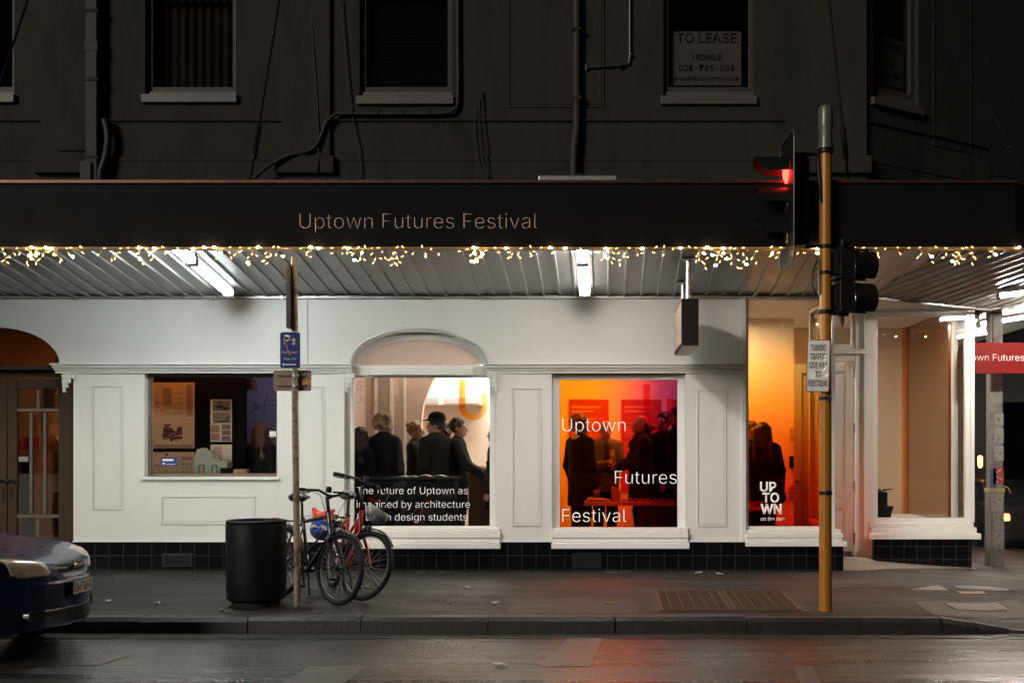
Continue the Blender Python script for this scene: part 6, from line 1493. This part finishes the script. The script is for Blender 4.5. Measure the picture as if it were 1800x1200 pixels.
def bicycle(label, loc, yaw, steer, lean, frame_m, style, saddle_m, rise=.10):
    t = thing('bicycle', label, 'bicycle', loc); t.rotation_euler = (lean, 0, yaw)
    I4 = Matrix.Identity(4); rw = .345; ax, fx = -.48, .60
    bb = Vector((0,0,.29)); st = Vector((-.17,0,.80)); hb0, ht = Vector((.40,0,.66)), Vector((.335,0,.86))
    mb = MB()
    sad_z = 1.00
    mb.cyl(bb,(st.x,0,st.z-.02),.017)
    if style == 'step':
        mb.tube([ht-Vector((0,0,.10)),Vector((.22,0,.62)),Vector((.06,0,.42)),bb],.022,10); mb.tube([hb0,Vector((.30,0,.50)),Vector((.10,0,.33)),bb],.020,10); mb.cyl(bb.lerp(st,.55),ht-Vector((-.01,0,.06)),.017)
    else:
        mb.cyl(bb,hb0-Vector((0,0,0)),.022); mb.cyl(st-Vector((0,0,.05)),ht-Vector((0,0,.03)),.018); mb.cyl((-.06,0,.44),(.30,0,.70),.010)
    mb.cyl(hb0,ht,.023); mb.cyl((0,-.05,.29),(0,.05,.29),.028)
    for s in (-1,1):
        mb.tube([(ax,s*.062,rw),(-.12,s*.045,.30),(0,s*.02,.29)],.010,8); mb.tube([(ax,s*.062,rw),(-.30,s*.05,.60),(st.x+.01,s*.015,st.z-.06)],.009,8)
    mb.build('frame', frame_m, t, smooth=True)
    mb = MB(); mb.cyl((st.x,0,st.z-.1),(st.x-.045,0,sad_z-.06),.0135); mb.cyl((st.x,0,st.z-.035),(st.x-.003,0,st.z-.005),.021); mb.build('seat_post', black_metal, t)
    wheel(t, Matrix.Translation((ax,0,rw)))
    # saddle
    Fd = Field((-.48,-.14,sad_z-.10),(.14,.14,sad_z+.10),.010); sx = st.x-.05
    Fd.add(('ell',(sx-.08,0,sad_z),(.11,.088,.034)),0); Fd.add(('cap',(sx-.03,0,sad_z+.004),(sx+.13,0,sad_z-.002),.045,.022,(1,1,.7)),.05); Fd.add(('ell',(sx-.10,0,sad_z-.03),(.09,.07,.03)),.03)
    Fd.mesh('saddle', saddle_m, t)
    mb = MB(); mb.tube([(sx-.13,-.03,sad_z-.035),(sx-.05,-.022,sad_z-.06),(sx+.08,-.01,sad_z-.03)],.0035,5); mb.tube([(sx-.13,.03,sad_z-.035),(sx-.05,.022,sad_z-.06),(sx+.08,.01,sad_z-.03)],.0035,5); mb.build('saddle_rail', chrome, t)
    # drive
    mb = MB(); n = 40; P = [(.095*math.cos(2*math.pi*k/n),-.055,.29+.095*math.sin(2*math.pi*k/n)) for k in range(n)]; mb.tube(P,.005,5,closed=True)
    for k in range(5): a = 2*math.pi*k/5; mb.cyl((0,-.055,.29),(.09*math.cos(a),-.055,.29+.09*math.sin(a)),.006,n=6)
    mb.build('chainring', black_metal, t)
    mb = MB(); mb.tube([(0,-.055,.387),(ax,-.055,rw+.04),(ax-.04,-.055,rw),(ax,-.055,rw-.042),(0,-.055,.193)],.005,5); mb.build('chain', black_metal, t)
    for s, q in ((-1,R(-60)),(1,R(120))):
        e = Vector((.17*math.cos(q),s*.075,.29+.17*math.sin(q))); mb = MB(); mb.cyl((0,s*.06,.29),e,.011,.009,8); c_ = mb.build('crank', black_metal, t)
        mb = MB(); mb.box(e.x-.045,e.x+.045,e.y+s*.01,e.y+s*.10,e.z-.012,e.z+.012); mb.build('pedal', black_plastic, c_, bevel=.004)
    mb = MB(); fender(mb, arc(rw+.022,R(-5+180),R(20),22,ax,rw)); mb.build('mudguard', black_plastic, t)
    # rear carrier
    mb = MB(); zc = rw*2+.055
    for s in (-1,1): mb.tube([(st.x-.04,s*.03,zc+.02),(ax+.10,s*.06,zc),(ax-.26,s*.06,zc)],.006,6); mb.cyl((ax-.10,s*.06,zc),(ax,s*.068,rw),.005,n=6); mb.cyl((ax-.20,s*.06,zc),(ax,s*.068,rw),.005,n=6)
    for q in (.06,-.06,-.16,-.26): mb.cyl((ax+q,-.06,zc),(ax+q,.06,zc),.005,n=6)
    mb.build('carrier', black_metal, t); mb = MB(); mb.box(ax-.285,ax-.27,-.04,.04,zc-.03,zc+.02); mb.build('reflector', mat('reflector_red', (.35,.02,.01), .2), t, bevel=.005)
    mb = MB(); mb.tube([(-.05,.03,.28),(-.16,.10,.14),(-.22,.15,.01)],.009,6); mb.build('kick_stand', black_metal, t)
    # steering group, turned about the head tube
    axis = (ht-hb0).normalized()
    M = Matrix.Translation(hb0) @ Matrix.Rotation(steer,4,axis) @ Matrix.Translation(-hb0)
    fw = Vector((fx,0,rw))
    mb = MB(M); cr = hb0-axis*.03; mb.cyl(cr-axis*.01, hb0, .024)
    for s in (-1,1): mb.tube([cr+Vector((0,s*.018,0)), cr+Vector((.01,s*.052,-.03)), cr.lerp(fw,.5)+Vector((.012,s*.056,0)), fw+Vector((0,s*.06,0))],[.016,.018,.016,.012],10)
    fk = mb.build('fork', frame_m if style == 'step' else black_metal, t, smooth=True)
    wheel(t, M @ Matrix.Translation(fw))
    mb = MB(M); fender(mb, arc(rw+.022,R(175),R(38),20,fx,rw)); mb.cyl((fx-.30,.03,.52),(fx,.065,rw),.003,n=5); mb.cyl((fx-.30,-.03,.52),(fx,-.065,rw),.003,n=5); mb.build('mudguard', black_plastic, t)
    top = ht+axis*(.05+rise); grip = []
    mb = MB(M); mb.cyl(ht, top, .017); stc = top+Vector((.07,0,.02)); mb.cyl(top,stc,.019)
    bar = [stc+Vector(v) for v in ((-.17,.31,.035),(-.10,.24,.04),(-.02,.14,.045),(0,.06,.01),(0,0,0),(0,-.06,.01),(-.02,-.14,.045),(-.10,-.24,.04),(-.17,-.31,.035))]
    mb.tube(bar,.0125,10); hbr = mb.build('handlebar', black_metal, t, smooth='all')
    for s in (0,1):
        b0 = bar[0] if s == 0 else bar[-1]; b1 = bar[1] if s == 0 else bar[-2]
        mb = MB(M); mb.cyl(b0+(b0-b1)*.06,b0.lerp(b1,1.0),.0185,n=12); mb.build('grip', rubber, hbr, smooth=True)
        sg = 1 if s == 0 else -1; c0 = b1+Vector((.03,-sg*.02,-.005)); mb = MB(M); mb.tube([c0,c0+Vector((.05,sg*.02,-.015)),c0+Vector((.0,sg*.10,-.03)),c0+Vector((-.05,sg*.14,-.03))],[.008,.007,.006,.005],6); mb.ell(c0,(.018,.02,.016),10,6); mb.build('brake_lever', black_metal, hbr, smooth='all')
        mb = MB(M); mb.tube([c0,c0+Vector((.10,-sg*.06,-.03)),c0+Vector((.10,-sg*.13,-.16)),hb0+axis*.06+Vector((.02,sg*.02,0))],.003,5); mb.build('brake_cable', rubber, hbr, smooth='all')
    mb = MB(M); mb.cyl(stc+Vector((.01,-.05,.03)),stc+Vector((.01,-.05,.075)),.028,n=14); mb.ell(stc+Vector((.01,-.05,.078)),(.028,.028,.014),12,6); mb.box(stc.x-.03,stc.x+.04,stc.y+.03,stc.y+.09,stc.z+.03,stc.z+.05); mb.build('bell', black_metal, hbr, smooth=True)
    lc = cr+Vector((.055,0,.07)); mb = MB(M); mb.cyl(lc,lc+Vector((.05,0,0)),.026,.034,14); mb.cyl(lc-Vector((.03,0,.01)),lc,.01); lmp = mb.build('front_lamp', black_plastic, t, smooth=True)
    mb = MB(M); mb.cyl(lc+Vector((.0505,0,0)),lc+Vector((.054,0,0)),.031,.026,14); mb.build('lens', mat('lamp_lens', (.5,.5,.5), .12), lmp)
    return t, M
def bike_at(px, py, yaw, local): # locate so that the local ground point sits under the pixel
    gx, gy, gz_ = ground(px,py,pave_z); v = Matrix.Rotation(yaw,3,'Z') @ Vector((local,0,0)); return (gx-v.x, gy-v.y, pave_z(gx-v.x,gy-v.y)+.0)
black_frame = mat('frame_black', (.014,.014,.016), .3, coat=.5); red_frame = mat('frame_red', (.42,.022,.018), .28, coat=.6)
yaw1, yaw2 = R(-47), R(-63)
b1, M1 = bicycle('black city bicycle leaning by the sign pole, front wheel nearest the kerb', bike_at(592,1066,yaw1,.60), yaw1, R(8), R(-4), black_frame, 'diamond', mat('saddle_black', (.03,.03,.032), .25, coat=.4))
b2, M2 = bicycle('red bicycle with a grey saddle parked behind the black one', bike_at(628,1057,yaw2,.60), yaw2, R(30), R(-7), red_frame, 'step', mat('saddle_grey', (.11,.14,.14), .6), rise=.19)
# what the red bicycle carries
def in_bike(b, M, v): return b.matrix_basis @ (M @ Vector(v) if M else Vector(v))
hp_ = in_bike(b2, M2, (.56,.0,.86))
t = thing('cycle_helmet','grey vented cycle helmet hanging from the bars of the red bicycle','helmet',hp_); 
Hf = Field((-.2,-.2,-.2),(.2,.2,.2),.008); Hf.add(('ell',(0,0,0),(.105,.135,.10)),0); Hf.add(('ell',(0,0,-.06),(.085,.115,.10)),cut=True)
for a in (-.06,-.02,.02,.06):
    for yy in (-.09,0,.09): Hf.add(('ell',(a,yy,.075),(.011,.032,.04)),cut=True)
Hf.mesh('shell', mat('helmet_grey', (.24,.24,.24), .3, var=.2, coat=.3), t); t.rotation_euler = (R(150),R(20),R(-40))
mb = MB(); mb.tube([(-.09,.03,-.04),(-.04,.05,-.16),(.0,.02,-.24)],.005,5); mb.tube([(.09,.03,-.04),(.05,.05,-.16),(.0,.02,-.24)],.005,5); mb.build('strap', black_plastic, t)
bp_ = in_bike(b2, None, (-.58,-.14,.50))
t = thing('shopping_bag','crumpled red, white and blue plastic bag on the carrier of the red bicycle','bag',bp_)
def bag_mat():
    m, t_, n, L, b, out = nodes('bag_plastic'); tc = n.new('ShaderNodeTexCoord'); nz = n.new('ShaderNodeTexNoise'); nz.inputs['Scale'].default_value = 5; nz.inputs['Detail'].default_value = 3
    sp = n.new('ShaderNodeSeparateXYZ'); L.new(tc.outputs['Generated'], sp.inputs[0]); L.new(tc.outputs['Generated'], nz.inputs['Vector'])
    ad = n.new('ShaderNodeMath'); ad.operation = 'MULTIPLY_ADD'; ad.inputs[1].default_value = .42; L.new(nz.outputs['Fac'], ad.inputs[0]); L.new(sp.outputs[2], ad.inputs[2])
    r_ = n.new('ShaderNodeValToRGB'); r_.color_ramp.interpolation = 'CONSTANT'; e = r_.color_ramp.elements; e[0].color = (.10,.12,.16,1); e[1].position = .95; e[1].color = (.62,.05,.03,1)
    for p, c in ((.42,(.02,.06,.32,1)),(.60,(.42,.40,.42,1)),(.68,(.02,.06,.34,1)),(.86,(.60,.09,.04,1))): q = e.new(p); q.color = c
    L.new(ad.outputs[0], r_.inputs[0]); L.new(r_.outputs[0], b.inputs['Base Color']); b.inputs['Roughness'].default_value = .3
    n2 = n.new('ShaderNodeTexNoise'); n2.inputs['Scale'].default_value = 9; n2.inputs['Detail'].default_value = 6; bp = n.new('ShaderNodeBump'); bp.inputs['Strength'].default_value = .9; bp.inputs['Distance'].default_value = .05; L.new(tc.outputs['Generated'], n2.inputs['Vector']); L.new(n2.outputs['Fac'], bp.inputs['Height']); L.new(bp.outputs[0], b.inputs['Normal'])
    return m
Bf = Field((-.25,-.25,-.1),(.25,.25,.45),.009); rg = random.Random(2)
Bf.add(('ell',(0,0,.10),(.13,.11,.12)),0); Bf.add(('ell',(.02,0,.2),(.12,.09,.09)),.03); Bf.add(('cap',(-.05,0,.25),(-.09,.01,.31),.05,.025),.03); Bf.add(('cap',(.06,.01,.25),(.12,.0,.30),.05,.02),.03)
for _ in range(26):
    a = rg.uniform(0,6.28); z = rg.uniform(.02,.28); Bf.add(('cap',(.125*math.cos(a),.10*math.sin(a),z),(.12*math.cos(a+.35),.10*math.sin(a+.35),z+rg.uniform(-.07,.07)),.010,.006),cut=True)
Bf.mesh('bag_body', bag_mat(), t)

# ------------------------------------------------------------------ cars
def car_poly(P, x, z):
    """signed distance to a closed polygon on a grid (negative inside)"""
    px, pz = np.broadcast_arrays(x, z); d = np.full(px.shape, 1e9); inside = np.zeros(px.shape, bool); n = len(P)
    for i in range(n):
        (ax_, az_), (bx_, bz_) = P[i], P[(i+1)%n]; ex, ez = bx_-ax_, bz_-az_
        t_ = np.clip(((px-ax_)*ex+(pz-az_)*ez)/(ex*ex+ez*ez+1e-12),0,1); d = np.minimum(d, (px-ax_-t_*ex)**2+(pz-az_-t_*ez)**2)
        c_ = ((az_ > pz) != (bz_ > pz)) & (px < (bx_-ax_)*(pz-az_)/(bz_-az_+1e-12)+ax_); inside ^= c_
    d = np.sqrt(d); return np.where(inside, -d, d).astype(np.float32)
def smax(a, b, k): h_ = np.clip(.5-.5*(b-a)/k,0,1); return b+(a-b)*h_+k*h_*(1-h_)
CH_ = .018
cx_ = np.arange(-4.36,.12,CH_); cy_ = np.arange(-.93,.93+CH_,CH_); cz_ = np.arange(.10,1.58,CH_)
side = [(-.02,.24),(0,.34),(.012,.52),(.0,.605),(-.045,.64),(-.055,.69),(-.10,.745),(-.20,.775),(-.45,.82),(-.80,.865),(-1.15,.915),(-1.45,1.16),(-1.80,1.36),(-2.15,1.44),(-2.9,1.43),(-3.3,1.30),(-3.62,1.08),(-3.9,1.04),(-4.18,.99),(-4.24,.70),(-4.25,.40),(-4.15,.25),(-3.9,.20),(-.5,.20)]
plan = [(0,-.0),(-.008,.1),(-.03,.2),(-.092,.36),(-.18,.5),(-.30,.65),(-.43,.76),(-.65,.815),(-1.05,.835),(-3.4,.835),(-3.9,.79),(-4.18,.66),(-4.25,.40),(-4.25,-.40),(-4.18,-.66),(-3.9,-.79),(-3.4,-.835),(-1.05,-.835),(-.65,-.815),(-.43,-.76),(-.30,-.65),(-.18,-.5),(-.092,-.36),(-.03,-.2),(-.008,-.1)]
front = [(-.78,.20),(-.83,.40),(-.835,.62),(-.815,.80),(-.755,.965),(-.62,1.30),(-.52,1.42),(-.40,1.465),(.40,1.465),(.52,1.42),(.62,1.30),(.755,.965),(.815,.80),(.835,.62),(.83,.40),(.78,.20)]
dS = car_poly(side, cx_[:,None], cz_[None,:])[:,None,:]; dP = car_poly(plan, cx_[:,None], cy_[None,:])[:,:,None]; dFr = car_poly(front, cy_[:,None], cz_[None,:])[None,:,:]
CF0 = smax(smax(dS,dP,.05),dFr,.06).astype(np.float32)
gx_, gy_, gz_ = cx_[:,None,None], cy_[None,:,None], cz_[None,None,:]
CF = CF0.copy()
for wx in (-.78,-3.32): CF = np.maximum(CF, -np.maximum(np.sqrt((gx_-wx)**2+(gz_-.28)**2)-.335, .60-np.abs(gy_)))
# shut lines: groove under the bonnet edge, above the bumper and round the lamps
def groove(F, d, w_=.010, dep=.016): return np.maximum(F, np.minimum(-(CF0+dep), 9)*0+np.where(np.abs(d) < w_, np.minimum(-(F+dep)*0+(CF0+dep), 1), -9))
band_ = gz_-(.605+0*gx_); CF = np.where((np.abs(band_) < .012) & (gx_ > -.45), np.maximum(CF, CF0+.010), CF).astype(np.float32)
def shell(grow, *cons):
    F = CF0-grow
    for c_ in cons: F = smax(F, np.broadcast_to(c_, F.shape).astype(np.float32), .008)
    F = np.maximum(F, -(CF0+.03)); return F.astype(np.float32)
lo_ = (cx_[0],cy_[0],cz_[0])
def cmesh(F, m, name, parent):
    F = F.copy(); F[0]=F[-1]=1; F[:,0]=F[:,-1]=1; F[:,:,0]=F[:,:,-1]=1; V, Q = surface_nets(F, lo_, CH_); return np_mesh(name, V, Q, m, parent)
ay_ = np.abs(gy_)
def quadf(P): return car_poly(P, cy_[:,None], cz_[None,:])[None,:,:]
def sidef(P): return car_poly(P, cx_[:,None], cz_[None,:])[:,None,:]
lampP = lambda s: [(s*.30,.645),(s*.33,.76),(s*.46,.80),(s*.61,.808),(s*.575,.67),(s*.50,.640)]
paint_blue = mat('car_blue', (.009,.022,.070), .3, metal=.3, var=.05, coat=.45)
lamp_glass = mat('headlamp_glass', (.62,.50,.36), .10, var=.6, scale=16, coat=.8); dglass = mat('car_glass', (.012,.013,.015), .06); grille_m = mat('grille_black', (.012,.012,.013), .3); chrome2 = mat('lamp_chrome', (.7,.62,.5), .12, metal=1)
plate_m = mat('number_plate', (.40,.38,.34), .4)
def car(label, paint, loc, rz, lit_tail=None):
    t = thing('car', label, 'car', loc, rz)
    cmesh(CF, paint, 'body', t)
    for s in (-1,1):
        cmesh(shell(.006, quadf(lampP(s)), -(gx_+.62)), lamp_glass, 'headlight', t)
        cmesh(shell(.0078, quadf([(s*.435,.64),(s*.45,.80),(s*.458,.80),(s*.446,.64)]), quadf(lampP(s)), -(gx_+.62)), black_plastic, 'lamp_divider', t)
        F = shell(.006, quadf([(s*.42,.72),(s*.42,.86),(s*.84,.86),(s*.84,.72)]), gx_+4.02); cmesh(F, lit_tail or mat('tail_red', (.18,.01,.01), .2), 'tail_light', t)
        mb = MB(Matrix.Translation((-.19,s*.46,.36))); mb.cyl((-.02,0,0),(.05,0,0),.045,.05,16); fl_ = mb.build('fog_lamp', dglass, t, smooth=True)
        cmesh(shell(.005, sidef([(-1.30,1.02),(-1.72,1.33),(-2.2,1.405),(-2.42,1.41),(-2.42,1.0)]), .5-s*gy_), dglass, 'side_window', t); cmesh(shell(.005, sidef([(-2.48,1.0),(-2.48,1.41),(-2.95,1.39),(-3.4,1.18),(-3.45,1.03)]), .5-s*gy_), dglass, 'side_window', t)
        mb = MB(Matrix.Translation((-1.52,s*.93,1.03))); mb.ell((0,0,0),(.05,.10,.065),14,8); mb.cyl((0,-s*.09,-.02),(.02,-s*.17,-.04),.015); mb.build('mirror', paint, t, smooth='all')
        for wx in (-.78,-3.32):
            mb = MB(Matrix.Translation((wx,s*.735,.285))); mb.tube([(.225*math.cos(2*math.pi*k/36),0,.225*math.sin(2*math.pi*k/36)) for k in range(36)],.06,10,closed=True); mb.cyl((0,-.05,0),(0,.05,0),.21,n=32); wv = mb.build('wheel', rubber, t, smooth=True)
            mb = MB(Matrix.Translation((wx,s*.79,.285))); 
            for k in range(7): a = 2*math.pi*k/7; mb.cyl((.03*math.cos(a),0,.03*math.sin(a)),(.17*math.cos(a),0,.17*math.sin(a)),.025,.022,8)
            mb.tube([(.175*math.cos(2*math.pi*k/28),0,.175*math.sin(2*math.pi*k/28)) for k in range(28)],.014,8,closed=True); mb.build('rim', rim_m, wv, smooth=True)
    cmesh(shell(.005, quadf([(-.62,1.02),(-.50,1.40),(.50,1.40),(.62,1.02)]), -(gx_+1.95), gx_+1.12), dglass, 'windscreen', t); cmesh(shell(.005, quadf([(-.60,1.10),(-.50,1.38),(.50,1.38),(.60,1.10)]), gx_+3.05), dglass, 'rear_window', t)
    g = cmesh(shell(.004, quadf([(-.17,.65),(-.26,.69),(-.22,.745),(.22,.745),(.26,.69),(.17,.65)]), -(gx_+.35)), grille_m, 'grille', t)
    mb = MB(); 
    for zz in (.672,.695,.718): mb.tube([(-.052-.66*q*q, q, zz) for q in [-.22+.044*k for k in range(11)]],.006,6)
    mb.build('grille_bar', black_metal, g, smooth='all'); mb = MB(); mb.ell((-.035,0,.695),(.012,.035,.025),14,8); mb.build('emblem', chrome2, g, smooth='all')
    cmesh(shell(.003, quadf([(-.50,.29),(-.56,.40),(.56,.40),(.50,.29)]), -(gx_+.30)), grille_m, 'lower_intake', t)
    mb = MB(); mb.box(.014,.024,-.165,.165,.475,.595); pt = mb.build('number_plate', black_plastic, t, bevel=.003); mb = MB(); mb.box(.0245,.0275,-.157,.157,.483,.587); mb.build('plate_face', plate_m, pt)
    mb = MB(); rg_ = random.Random(9)
    for k in range(6):
        y0 = -.140+.048*k; h0 = .502; mb.box(.028,.0295,y0,y0+.010,h0,h0+.068); mb.box(.028,.0295,y0+.0105,y0+.036,h0+.029*(k%3),h0+.010+.029*(k%3)); 
        if k%2: mb.box(.028,.0295,y0+.028,y0+.038,h0+.0105,h0+.028)
    mb.build('plate_print', ink, pt)
    return t
CARX = -4.21
car('dark blue hatchback with a pale headlight, only its nose in view on the road', paint_blue, (CARX,-4.05,road_z(CARX,-4.4)), 0)
tail_on = emit('tail_lamp', (1,.16,.05), 9, (.5,.02,.02))
xx, yy = 7.75, 6.9
car('dark car standing in the side street with its tail lamps lit', mat('car_dark', (.015,.015,.017), .3, coat=.6), (xx,yy+4.2,road_z(xx,yy)), R(90), tail_on)

# ------------------------------------------------------------------ side street: post with posters, red hanging sign, a lamp far off
yk = 1.95; xk = X(1748,yk)
t = thing('utility_pole','pale concrete utility pole covered in torn posters behind the corner window','utility pole',(xk,yk,pave_z(xk,yk)))
conc2 = mat('pole_shaft', (.15,.145,.14), .75, var=.25, scale=7, bump=.25, bscale=60, stain=((.08,.07,.06),4,.48,.66)); conc = mat('pole_concrete', (.13,.125,.118), .75, var=.15, scale=7, bump=.25, bscale=60, stain=((.22,.20,.17),5,.52,.7))
mb = MB(); mb.box(-.102,.102,-.102,.102,-.05,1.02); mb.build('base', conc, t, bevel=.02); mb = MB(); mb.box(-.088,.088,-.088,.088,1.0201,3.42); mb.build('shaft', conc2, t, bevel=.02)
rg = random.Random(8)
cols = [(.24,.22,.20),(.24,.04,.04),(.05,.08,.18),(.20,.19,.17),(.22,.20,.16),(.19,.18,.17),(.21,.19,.16)]
spots = [(-.03,.09,1.42,1.62,0),(-.03,.09,1.66,1.86,3),(-.09,-.01,1.02,1.32,2),(-.05,.09,1.10,1.34,1),(-.08,.08,.74,.98,4),(-.05,.09,.48,.72,5),(-.06,.09,.24,.46,6),(-.02,.09,1.9,2.05,3)]
for a, b, c, d, k in spots:
    f = -.104 if d < 1.02 else -.090
    mb = MB(); P = []
    n_ = 7
    for i in range(n_+1): P.append((a+(b-a)*i/n_, d+rg.uniform(-.012,.008)))
    for i in range(n_+1): P.append((b+(a-b)*i/n_+rg.uniform(-.004,.004), c+rg.uniform(-.012,.012)))
    mb.prism_xz(P, f-.003, f); po = mb.build('poster', mat('poster_paper', cols[k], .7, var=.2, scale=25), t)
    mb = MB(); 
    for q in range(5): u = rg.uniform(a+.01,b-.05); v = rg.uniform(c+.03,d-.04); mb.tube([(u,f-.0035,v),(u+rg.uniform(.01,.04),f-.0035,v+rg.uniform(-.02,.02)),(u+rg.uniform(.0,.03),f-.0035,v-.02)],.004,4)
    mb.build('print', ink if k != 1 else vinyl_plain, po)
mb = MB(); mb.box(-.106,.106,-.106,.106,1.0,1.05); mb.tube([(.10,-.05,1.08),(.16,-.06,1.06),(.20,-.06,.98)],.008,6); mb.build('strap', mat('strap_yellow', (.30,.25,.08), .5), t)
ysn = 1.50
t = thing('hanging_sign','long red sign with white lettering hanging under the corner canopy','sign')
a, b, c, d = 4.80, 6.9, Z(656,ysn), Z(602,ysn)
mb = MB(); mb.box(a,b,ysn,ysn+.09,c,d); mb.build('panel', mat('sign_red', (.15,.005,.005), .55, spec=.15), t, bevel=.004)
tx = text('own Futures Festival', vinyl_plain, size=(X(1800,ysn)-X(1744,ysn))/2.42, parent=t, T=TF(X(1708,ysn),ysn-.003,Z(634,ysn)), offset=-.012)
mb = MB()
for q in (a+.3,b-.3): mb.cyl((q,ysn+.045,d),(q,ysn+.045,sof((q,ysn))),.010)
mb.build('hanger', black_metal, t)
# what that sign's far end hangs beside: a bare-branched street tree and a lit lamp far down the street
t = thing('street_tree','dark leafy street tree standing beyond the splayed corner','tree',(9.4,11.0,road_z(9,11)))
rg = random.Random(21); bark = mat('bark', (.05,.04,.03), .9, var=.3); leafd = mat('tree_leaf', (.045,.06,.025), .6, var=.4)
mb = MB(); mb.tube([(0,0,0),(.05,.02,1.5),(-.03,.05,3.2),(.1,0,5.0),(.05,.1,7.5)],[.20,.16,.14,.10,.03],10)
tips = []
for k in range(16):
    z = 3+rg.uniform(0,4); a = rg.uniform(0,6.28); L_ = rg.uniform(1.2,2.6); p = Vector((0,0,z)); q = p+Vector((math.cos(a)*L_*.6,math.sin(a)*L_*.6,L_*.5)); e = q+Vector((math.cos(a)*L_*.5,math.sin(a)*L_*.5,L_*.25)); mb.tube([p,q,e],[.05,.03,.008],6); tips += [q,e,q.lerp(e,.5)]
mb.build('trunk', bark, t, smooth='all')
mb = MB()
for p in tips:
    for _ in range(110):
        c_ = p+Vector((rg.gauss(0,.45),rg.gauss(0,.45),rg.gauss(0,.38))); d1 = Vector((rg.uniform(-1,1),rg.uniform(-1,1),rg.uniform(-1,1))).normalized(); d2 = d1.orthogonal().normalized(); s_ = rg.uniform(.04,.08); mb.quad(c_-d1*s_,c_+d2*s_*.5,c_+d1*s_,c_-d2*s_*.5)
mb.build('crown', leafd, t)
t = thing('wall_lamp','small amber lamp glowing on the dark side street front','lamp'); yl = 9.0; xl = X(1723,yl)
mb = MB(); mb.lathe([(.02,0),(.05,.05),(.05,.22),(.02,.25)],(xl,yl,Z(822,yl)),14); mb.build('lamp_glass', emit('amber_lamp', (1,.42,.10), 4), t, smooth=True); mb = MB(); mb.cyl((xl,yl,Z(811,yl)),(xl,yl+.55,Z(811,yl)+.05),.02); mb.build('arm', black_metal, t)
t = thing('side_street_building','dark building front across the side street','building')
bm_ = mat('dark_render', (.03,.028,.027), .8, var=.2, scale=1)
ops = [dict(x0=5.9+2.2*k,x1=7.1+2.2*k,z0=.4,z1=2.4) for k in range(4)]
mb = MB(Matrix.Translation((0,9.6,0))); facade(mb, 4.6, 16, -1.2, 3.6, 0, .3, ops); mb.box(4.6,16,.3,5,3.4,3.6); mb.build('wall', bm_, t)
mb = MB(Matrix.Translation((0,9.6,0)))
for o in ops: mb = MB(Matrix.Translation((0,9.6,0))); mb.box(o['x0'],o['x1'],.12,.14,o['z0'],o['z1']); mb.build('window', glass_night, t)
mb = MB(Matrix.Translation((0,9.6,0))); mb.box(4.6,16,3,3.1,-1.2,3.4); mb.build('back_wall', room_dark, t)
